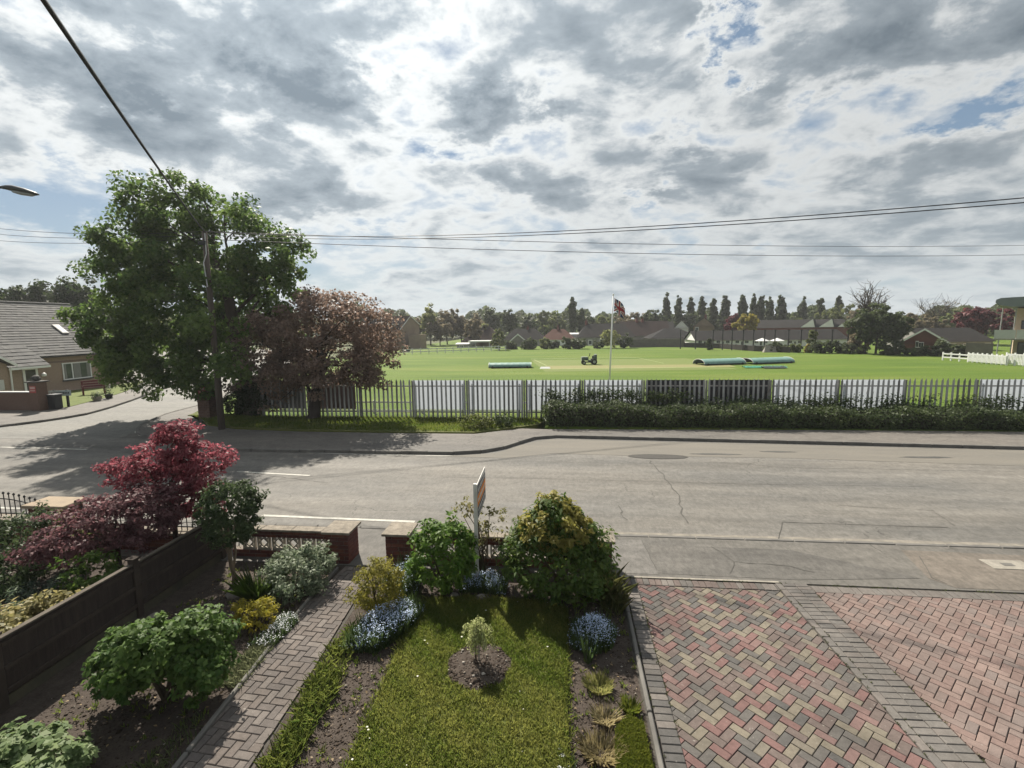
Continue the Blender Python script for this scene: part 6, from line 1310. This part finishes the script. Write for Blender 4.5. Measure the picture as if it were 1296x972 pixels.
# fences and garden hedges along the far boundary
def panel_run(label, pts, h, m, pitch=1.8, name='boundary_fence', cat='fence', boards=0):
    p0 = Vector(pts[0]); t = thing(name, label, cat, tuple(p0))
    for a, b in zip(pts, pts[1:]):
        a, b = Vector(a), Vector(b); L_ = (b - a).length; n = max(1, int(L_ / pitch)); d = (b - a) / n; an = math.atan2(d.y, d.x)
        for k in range(n):
            q = a + d * k - p0; mb = MB(); mb.box(.04, d.length - .04, -.03, .03, -.2, h); o = mb.build('panel', m, t, tuple(q)); o.rotation_euler = (0, 0, an); o = MB().box(-.05, .05, -.05, .05, -.2, h + .06).build('post', m, t, tuple(q)); o.rotation_euler = (0, 0, an)
    return t
m_gfence = mat('fence_grey', (.16, .145, .125), (.12, .108, .095), 2, 5, .9); m_dfence = mat('fence_dark', (.055, .047, .042), (.04, .035, .032), 2, 5, .9)
gp = lambda u, v: G(u, v, FZ)
panel_run('grey boarded fence along the far boundary right of the round bush', [gp(797, 439.8), gp(830, 439), gp(866, 439.3)], 1.3, m_gfence)
panel_run('dark boarded fence in front of the long terrace', [gp(866, 439.4), gp(910, 441), gp(955, 444.5), gp(1000, 446.5)], .75, m_dfence)
panel_run('pale wooden fence panels beside the pavilion', [gp(1222, 452.5), gp(1256, 454)], 1.55, m_gfence)
# far boundary hedge and shrubs, one thing each
l_hfar = LM('leaf_far_dark', (.036, .052, .022), (.085, .105, .042), .4); l_hmid = LM('leaf_far_green', (.068, .090, .028), (.150, .165, .058), .45); l_hyel = LM('leaf_far_yellow', (.16, .14, .018), (.30, .25, .05), .4); l_hred = LM('leaf_far_red', (.070, .020, .024), (.145, .048, .052), .4); l_hbrn = LM('leaf_far_brown', (.105, .092, .055), (.195, .160, .098), .45); l_hlime = LM('leaf_far_lime', (.12, .14, .04), (.24, .245, .09), .45)
def bush(label, u, v, wpx, hpx, m, Y=None, seed=1, name='garden_shrub', cat='shrub', leaf=.30, dense=1.0, lob=4):
    p = G(u, v, FZ) if Y is None else PY(u, v, Y); p.z = FZ; k = p.y / FPX; w, h = wpx * k / 2, hpx * k; rs = random.Random(seed); t = thing(name, label, cat, tuple(p))
    L_ = [((0, 0, h * .48), (w * .8, w * .6, h * .5))] + [((rs.uniform(-.55, .55) * w, rs.uniform(-.2, .2) * w, h * rs.uniform(.3, .6)), (w * .45, w * .4, h * .38)) for _ in range(lob)]
    P, O, T, c = clumpy(L_, int(42 * dense), 26, min(w, h) * .22, .6, seed, .8, .02); leaves('foliage', P, O, leaf, m, t, aspect=.75, tint=T, seed=seed)
    mb = MB(); mb.tube([(0, 0, -.1), (0, 0, h * .5)], [.08, .04], 5); mb.build('stem', m_bark, t); return t
bushes = [(513, 445, 12, 8, l_hfar, 'dark shrub beside the catslide house corner'), (632, 443, 20, 26, l_hmid, 'rounded tree like shrub right of the open porch'), (647, 442, 22, 11, l_hfar, 'dark hedge shrub below the small white edged gable'), (668, 442, 24, 13, l_hfar, 'dark garden hedge left of the red roofed bungalow'), (688, 441.5, 16, 14, l_hmid, 'mid green shrub at the left corner of the red roofed bungalow'), (700, 441, 16, 9, l_hfar, 'dark shrub below the red roofed bungalow'),
          (716, 441.5, 14, 15, l_hfar, 'conical dark conifer right of the red roofed bungalow'), (733, 441.5, 28, 13, l_hfar, 'wide dark hedge left of the white door'), (757, 441, 14, 10, l_hfar, 'dark shrub right of the white door'), (773, 440.5, 27, 26, l_hlime, 'round lime green clipped bush behind the flagpole'), (791, 440.5, 20, 16, l_hfar, 'dark shrub touching the round lime bush'),
          (898, 443, 8, 14, l_hfar, 'dark conifer in front of the terrace windows'), (1027, 446, 14, 28, l_hmid, 'tall green conifer at the right part of the terrace'), (1024, 446.5, 9, 10, l_hyel, 'yellow flowering bush at the foot of the conifer'), (1043, 447, 34, 14, l_hfar, 'dark hedge right of the yellow bush'), (1076, 447.5, 40, 13, l_hfar, 'dark hedge running to the big dark tree'), (1085, 447, 26, 24, l_hbrn, 'pale budding shrub at the end of the terrace'),
          (1128, 449, 36, 15, l_hfar, 'dark boundary hedge left of the red gable'), (1192, 450.5, 34, 18, l_hfar, 'dark shrub in front of the red gable corner'), (1212, 451.5, 22, 14, l_hfar, 'dark shrub left of the pale fence panels'), (1160, 450, 40, 9, l_hfar, 'low dark hedge along the foot of the red gable'), (980, 445.5, 30, 9, l_hfar, 'low dark hedge below the right half of the terrace'), (1004, 446, 20, 9, l_hmid, 'low green hedge left of the tall conifer')]
for k, (u, v, w, h, m, lab) in enumerate(bushes): bush(lab, u, v, w, h, m, None, 100 + k)
# parasols and sheeting in the terrace gardens
for u, v, lab in ((999, 438, 'white garden parasol in front of the terrace, left of the two'), (1018, 437.5, 'white garden parasol in front of the terrace, right of the two')):
    u = u - 35; p = G(u + 0, 443.5, FZ); t = thing('parasol', lab, 'parasol', tuple(p)); MB().tube([(0, 0, -.1), (0, 0, 1.55)], .03, 6).build('pole', m_lead, t)
    MB().add([(1.0 * math.cos(k * .785), 1.0 * math.sin(k * .785), 1.35) for k in range(8)] + [(0, 0, 1.75)], [(k, (k + 1) % 8, 8) for k in range(8)]).build('canopy', m_upvc, t)
p = G(976, 446, FZ); tag(MB().add([(-.9, 0, 0), (.9, 0, 0), (.7, .6, .9), (-.5, .6, .9), (-.9, .7, 0), (.9, .7, 0)], [(0, 1, 2, 3), (1, 5, 2), (0, 3, 4), (4, 3, 2, 5)]).build('sight_screen', m_conc, None, tuple(p)), 'pale tilted screen leaning at the boundary below the parasols', 'screen')
# tall net poles
nm0 = ['first', 'second', 'third', 'fourth', 'fifth', 'sixth', 'seventh', 'eighth', 'ninth', 'tenth', 'eleventh', 'twelfth', 'thirteenth', 'fourteenth', 'last']
for k, u in enumerate((861, 880, 902, 914, 926, 940, 953, 967, 980, 997, 1013, 1031, 1052, 1072, 1094)):
    pp = gp(u, 441.5 + (u - 861) * .025); ztop = PY(u, 417.5 - (u - 861) * .012, pp.y).z - FZ
    if k == 0: net0 = thing('net_pole', 'tall thin dark ball stop net pole before the terrace, first from the left', 'pole', tuple(pp), 0, 'ball stop net poles before the terrace'); MB().tube([(0, 0, -.2), (0, 0, ztop)], .085, 6).build('shaft', m_iron, net0); MB().box(-.13, .13, -.05, .05, ztop - .12, ztop).build('cap', m_iron, net0)
    else: dup(net0, tuple(pp), 0, 'tall thin dark ball stop net pole before the terrace, %s from the left' % nm0[k])
# white rails and pickets
def rails(label, a, b, h, n, m, name='white_rail_fence', cat='fence', solid=False):
    a, b = Vector(a), Vector(b); d = b - a; L_ = d.length; t = thing(name, label, cat, tuple(a), math.atan2(d.y, d.x))
    for k in range(n + 1): MB().box(-.05, .05, -.05, .05, -.1, h + .12).build('post', m, t, (k * L_ / n, 0, 0))
    for z in (h * .45, h - .04): MB().box(0, L_, -.075, -.052, z - .06, z + .06).build('rail', m, t)
    if solid:
        me = MB().add([(-.035, 0, .1), (.035, 0, .1), (.035, 0, h - .05), (0, 0, h), (-.035, 0, h - .05), (-.035, .02, .1), (.035, .02, .1), (.035, .02, h - .05), (0, .02, h), (-.035, .02, h - .05)], [(0, 1, 2, 3, 4), (9, 8, 7, 6, 5), (0, 5, 6, 1), (1, 6, 7, 2), (2, 7, 8, 3), (3, 8, 9, 4), (4, 9, 5, 0)]).mesh('picket', m); q = int(L_ / .115)
        for k in range(q): link('picket', me, t, ((k + .5) * L_ / q, -.10, 0))
    return t
rails('white post and rail fence in front of the catslide house and sheds', gp(500, 449), gp(640, 443.5), .72, 14, m_wrail)
rails('open white rail at the right of the field, left of the white pickets', gp(1193, 455.8), gp(1225, 458.2), .70, 3, m_upvc)
rails('low white picket fence before the pale wooden panels', gp(1225, 458.3), gp(1274, 462.5), .82, 8, m_upvc, 'picket_fence', 'fence', True)
rails('taller white picket fence below the pavilion at the picture edge', gp(1273, 462), gp(1330, 466.5), 1.0, 5, m_upvc, 'picket_fence', 'fence', True)
# pavilion
def pavilion():
    o0 = PY(1268, 449, 57.0); nv = Vector((o0.x, o0.y, 0)).normalized(); ax = Vector((nv.y, -nv.x, 0)); t = thing('pavilion', 'cricket pavilion with a curved grey roof and balcony at the right edge', 'pavilion', (o0.x, o0.y, FZ), math.atan2(ax.y, ax.x))
    def hit(u, v): d = ray(u, v); return Vector((0, 0, CAMH)) + d * (o0.dot(nv) / (d.x * nv.x + d.y * nv.y))
    X = lambda u: (hit(u, 430) - o0).dot(ax); Zz = lambda v, u=1270: hit(u, v).z - FZ
    MB().box(X(1283), X(1283) + 14, 2.5, 12, -.3, Zz(390)).build('wall', mat('pavilion_wall', (.52, .40, .29), (.46, .36, .26), 1.5, 4, .9), t)
    zt, zb = Zz(377), Zz(389); xl = X(1255); mb = MB(); prof = [(xl, zt - .45), (xl + .05, zt - .18), (xl + .4, zt - .02), (xl + 4, zt + .12), (xl + 18, zt + .3), (xl + 18, zt - .7), (xl + 4, zt - .95), (xl + 1.2, zt - .95), (xl + .35, zt - .75)]
    n = len(prof); mb.add([(x, -.8, z) for x, z in prof] + [(x, 13, z) for x, z in prof], [tuple(range(n)), tuple(range(n, 2 * n))[::-1]] + [(i, n + i, n + (i + 1) % n, (i + 1) % n) for i in range(n)]); mb.build('roof', mat('pavilion_roof', (.155, .175, .185), (.13, .15, .16), 1, 4, .5), t)
    for u in (1263, 1280, 1298, 1316): x = X(u); MB().tube([(x, .1, -.2), (x + .15, .1, zt - .9)], .055, 8).build('post', m_steel, t)
    MB().box(X(1257), X(1257) + 16, .0, 2.6, Zz(430) - .02, Zz(428.5)).build('balcony_floor', m_wgrey, t)
    for k in range(6): MB().box(X(1257.5) + k * 1.66, X(1257.5) + k * 1.66 + 1.60, -.06, -.02, Zz(428.4), Zz(417.5)).build('balcony_panel', mat('balcony_glass', (.48, .49, .45), (.40, .41, .38), 1, 3, .3), t)
    w = MB().box(X(1291), X(1291) + 1.5, 2.42, 2.499, Zz(417), Zz(406)).build('window', m_iron, t); MB().box(X(1291) + .08, X(1291) + 1.42, 2.40, 2.419, Zz(416), Zz(407)).build('pane', m_glass, w)
    w = MB().box(X(1289), X(1289) + 4, 2.42, 2.499, .1, Zz(434)).build('window', m_iron, t); MB().box(X(1289) + .08, X(1289) + 3.9, 2.40, 2.419, .3, Zz(435)).build('pane', m_glass, w)
pavilion()

# ---------------------------------------------------------------- trees beyond
def far_tree(label, u, vtop, wpx, Y, m, seed, vbase=432, kind='round', name='tree', leaf=.42, K=46, per=26, bare=False, group=None):
    p = PY(u, vbase, Y); p.z = FZ; k = (p - Vector((0, 0, CAMH))).length / FPX * .97; zt = PY(u, vtop, Y).z - FZ; w = wpx * k / 2; rs = random.Random(seed); t = thing(name, label, 'tree', tuple(p), 0, group)
    if kind == 'poplar': L_ = [((0, 0, zt * f), (w * g * .72, w * g * .72, zt * .20)) for f, g in ((.30, .75), (.45, .95), (.60, 1.0), (.73, .8), (.84, .52))]
    elif kind == 'bare': L_ = [((rs.uniform(-.4, .4) * w, 0, zt * rs.uniform(.55, .85)), (w * .55, w * .5, zt * .22)) for _ in range(4)] + [((0, 0, zt * .75), (w * .7, w * .6, zt * .25))]
    else: L_ = [((0, 0, zt * .62), (w * .75, w * .6, zt * .36))] + [((rs.uniform(-.6, .6) * w, rs.uniform(-.2, .2) * w, zt * rs.uniform(.42, .74)), (w * .5, w * .45, zt * .25)) for _ in range(5)]
    P, O, T, c = clumpy(L_, int(K * (3.0 if kind == 'poplar' else 1.5)), int(per * 1.8), max(min(w, zt * .3) * (.24 if kind == 'poplar' else .27), .35), .45, seed, 1.2 if kind == 'poplar' else .8, .5)
    if not bare: leaves('crown', P, O, leaf, m, t, aspect=.8, tint=T, seed=seed)
    else: j = RNG.choice(len(P), len(P) // 8); leaves('crown', P[j], O[j], leaf * .5, m, t, aspect=.6, tint=T[j], seed=seed)
    mb = MB(); tr_ = max(.12, zt * .022); mb.tube([(0, 0, -.2), (rs.uniform(-.1, .1), 0, zt * .35), (0, 0, zt * (.8 if kind == 'poplar' else .62))], [tr_, tr_ * .8, tr_ * .3], 6); mb.build('trunk', m_bark, t, smooth=True)
    if kind != 'poplar':
        mb = MB(); nl = 46 if bare else 12
        for i in range(nl):
            q = Vector(c[rs.randrange(len(c))]); a = Vector((0, 0, zt * rs.uniform(.25, .55))); pts = limb(mb, a, q, tr_ * .35, .03, .08, 4, 4, .06, rs)
            if bare:
                for _ in range(4): s_ = pts[rs.randrange(2, 5)]; limb(mb, s_, s_ + Vector((rs.uniform(-1, 1), rs.uniform(-.6, .6), rs.uniform(.1, 1.1))) * w * .42, .035, .012, 0, 3, 3, .08, rs)
        mb.build('branches', m_bark, t)
    return t
pops = [(724.5, 377, 11, 'tall lone poplar left of the flag'), (736, 392, 12, 'shorter dark poplar beside the lone poplar')]
for k, (u, v, w, lab) in enumerate(pops): far_tree(lab, u, v, w, 118, l_hfar, 200 + k, kind='poplar', name='poplar_tree')
prow = [(842.5, 375, 11), (858, 376, 11), (873, 378, 9), (887, 377, 10), (901, 379, 10), (916.5, 375, 13), (938, 375.5, 13), (952, 376, 9), (961, 374.5, 11), (972, 377, 11), (986, 375.5, 14), (1013.5, 378.5, 10), (1036, 378, 10), (1058, 377.5, 9)]
nm_ = ['first', 'second', 'third', 'fourth', 'fifth', 'sixth', 'seventh', 'eighth', 'ninth', 'tenth', 'eleventh', 'twelfth', 'thirteenth', 'last']
for k, (u, v, w) in enumerate(prow): far_tree('dark slender poplar above the far roofs, %s from the flag along the row' % nm_[k], u, v, w, 125 + (k % 3) * 4, l_hfar, 210 + k, kind='poplar', name='poplar_tree', group='row of poplars beyond the terrace', K=60)
far_tree('golden yellow tree in front of the poplars beside the workshop', 943, 397, 31, 95, l_hyel, 230, 425, leaf=.36)
far_tree('dark copper red tree left of the golden yellow tree', 925, 398, 24, 99, l_hred, 231, 425, leaf=.36)
far_tree('big dark evergreen tree between the terrace and the red gable', 1108, 384, 62, 64, l_hfar, 232, 448, K=110, leaf=.34)
far_tree('bare branched tree rising behind the big dark evergreen', 1097, 356, 46, 74, l_hbrn, 233, 448, kind='bare', bare=True, leaf=.3)
far_tree('grey budding bare tree above the red gable bungalow roof', 1186, 382, 48, 110, l_hbrn, 234, kind='bare', bare=True, leaf=.5)
far_tree('wide copper beech beside the pavilion roof', 1246, 389, 62, 84, l_hred, 235, 440, K=90)
spec = [(1062, 385, 52, 118, l_hmid, 'green bushy tree among the last poplars'), (1082, 388, 30, 105, l_hbrn, 'brownish tree left of the bare branched tree'), (1150, 396, 44, 100, l_hbrn, 'brown green tree right of the big dark evergreen'), (1170, 400, 40, 96, l_hbrn, 'low brownish tree behind the red gable ridge'), (1212, 394, 38, 105, l_hmid, 'mid green tree left of the copper beech'), (1226, 392, 30, 112, l_hfar, 'dark green tree just left of the copper beech'), (1280, 392, 40, 110, l_hmid, 'green tree behind the pavilion posts'),
        (1000, 400, 30, 128, l_hmid, 'low green tree between the eleventh and twelfth poplars'), (868, 394, 34, 130, l_hfar, 'dark rounded tree at the foot of the third poplar'), (905, 396, 40, 132, l_hfar, 'dark rounded tree behind the buff brick house'), (828, 391, 46, 120, l_hfar, 'broad dark tree left of the first poplar of the row'), (806, 394, 34, 126, l_hbrn, 'greyish tree right of the flag'), (787, 396, 30, 130, l_hbrn, 'greyish budding tree behind the flag'), (765, 398, 30, 124, l_hmid, 'green tree left of the flagpole top'), (750, 400, 24, 124, l_hfar, 'dark tree left of the flagpole'),
        (708, 394, 36, 122, l_hmid, 'green rounded tree left of the lone poplar'), (690, 393, 34, 126, l_hmid, 'olive rounded tree above the red roofed bungalow'), (672, 396, 28, 118, l_hfar, 'dark tree left of the olive rounded tree'), (646, 387, 26, 112, l_hfar, 'dark open crowned tree above the dark bungalow roof'), (626, 390, 28, 116, l_hfar, 'dark tree left of the dark open crowned tree'), (606, 397, 28, 110, l_hbrn, 'brownish tree above the pyramid roof'), (613, 410, 16, 100, l_hlime, 'small pale lime tree at the pyramid roof'), (584, 393, 24, 106, l_hbrn, 'brown budding tree with a flat thin crown'), (566, 392, 30, 104, l_hbrn, 'brownish hazy tree right of the tall lime tree'), (545, 387, 24, 100, l_hlime, 'tall lime green tree on a bare trunk beyond the white rails'), (528, 397, 30, 106, l_hbrn, 'brown olive tree right of the catslide house'), (557, 402, 34, 98, l_hbrn, 'low brown tree in front of the tall lime tree'),
        (516, 400, 22, 112, l_hmid, 'green tree behind the catslide house gable'), (486, 398, 30, 120, l_hfar, 'dark tree behind the catslide roof ridge'), (457, 382, 28, 112, l_hmid, 'green tree between the purple leaved tree and the catslide house'), (438, 385, 30, 116, l_hmid, 'tree half hidden behind the purple leaved tree'), (598, 404, 26, 96, l_hbrn, 'low brown tree behind the pale shed')]
for k, (u, v, w, Y, m, lab) in enumerate(spec): far_tree(lab, u, v, w, Y, m, 300 + k, K=40 if w < 40 else 52, bare=False, leaf=.42)
# trees behind the dormer house
left = [(-10, 366, 46, 46, l_wood, 'dark tree at the far left behind the dormer house'), (25, 357, 42, 47, l_wood, 'rounded dark tree behind the left end of the tiled roof'), (62, 349, 44, 48, l_wood, 'tallest dark tree behind the tiled roof'), (98, 350, 44, 47, l_wood, 'dark tree behind the right end of the tiled roof'), (128, 362, 40, 50, l_wood, 'dark tree between tiled roof and sycamore'), (165, 385, 50, 60, l_wood, 'tree behind the sycamore beyond the side road'), (215, 400, 50, 64, l_hmid, 'green tree at the end of the side road'), (265, 405, 50, 70, l_hmid, 'green tree beyond the utility pole'), (320, 400, 50, 75, l_wood, 'dark tree beyond the sycamore trunk'), (370, 400, 50, 80, l_wood, 'dark tree behind the gap between sycamore and purple tree')]
for k, (u, v, w, Y, m, lab) in enumerate(left): far_tree(lab, u, v, w, Y, m, 400 + k, vbase=450, K=80, per=30, leaf=.28)
# a far wood closing the horizon, one mass
q = np.random.default_rng(5); n = 80000; ang = q.uniform(-1.05, .95, n); rad = q.uniform(150, 185, n); hgt = np.where(ang > .05, 6.0, 7.6) + .9 * np.sin(ang * 31) + .8 * np.sin(ang * 73 + 1) + .5 * np.sin(ang * 190); P = np.c_[np.sin(ang) * rad, np.cos(ang) * rad, q.random(n) ** .6 * hgt + FZ]
leaves('woodland', P, np.tile([0, -.6, .5], (n, 1)), 1.0, l_hfar, None, aspect=.8, seed=6, kind='stuff')

# thin air between here and the far trees
hzm = bpy.data.materials.new('haze_air'); hzm.use_nodes = True; t = hzm.node_tree; t.nodes.clear(); vo_ = t.nodes.new('ShaderNodeOutputMaterial'); pv = t.nodes.new('ShaderNodeVolumePrincipled')
pv.inputs['Color'].default_value = (.93, .95, 1.0, 1); pv.inputs['Density'].default_value = .00045; pv.inputs['Anisotropy'].default_value = .3; t.links.new(pv.outputs[0], vo_.inputs['Volume'])
hb = MB().box(-720, 720, -220, 920, -1.4, 14.5).build('haze', hzm); hb['kind'] = 'stuff'
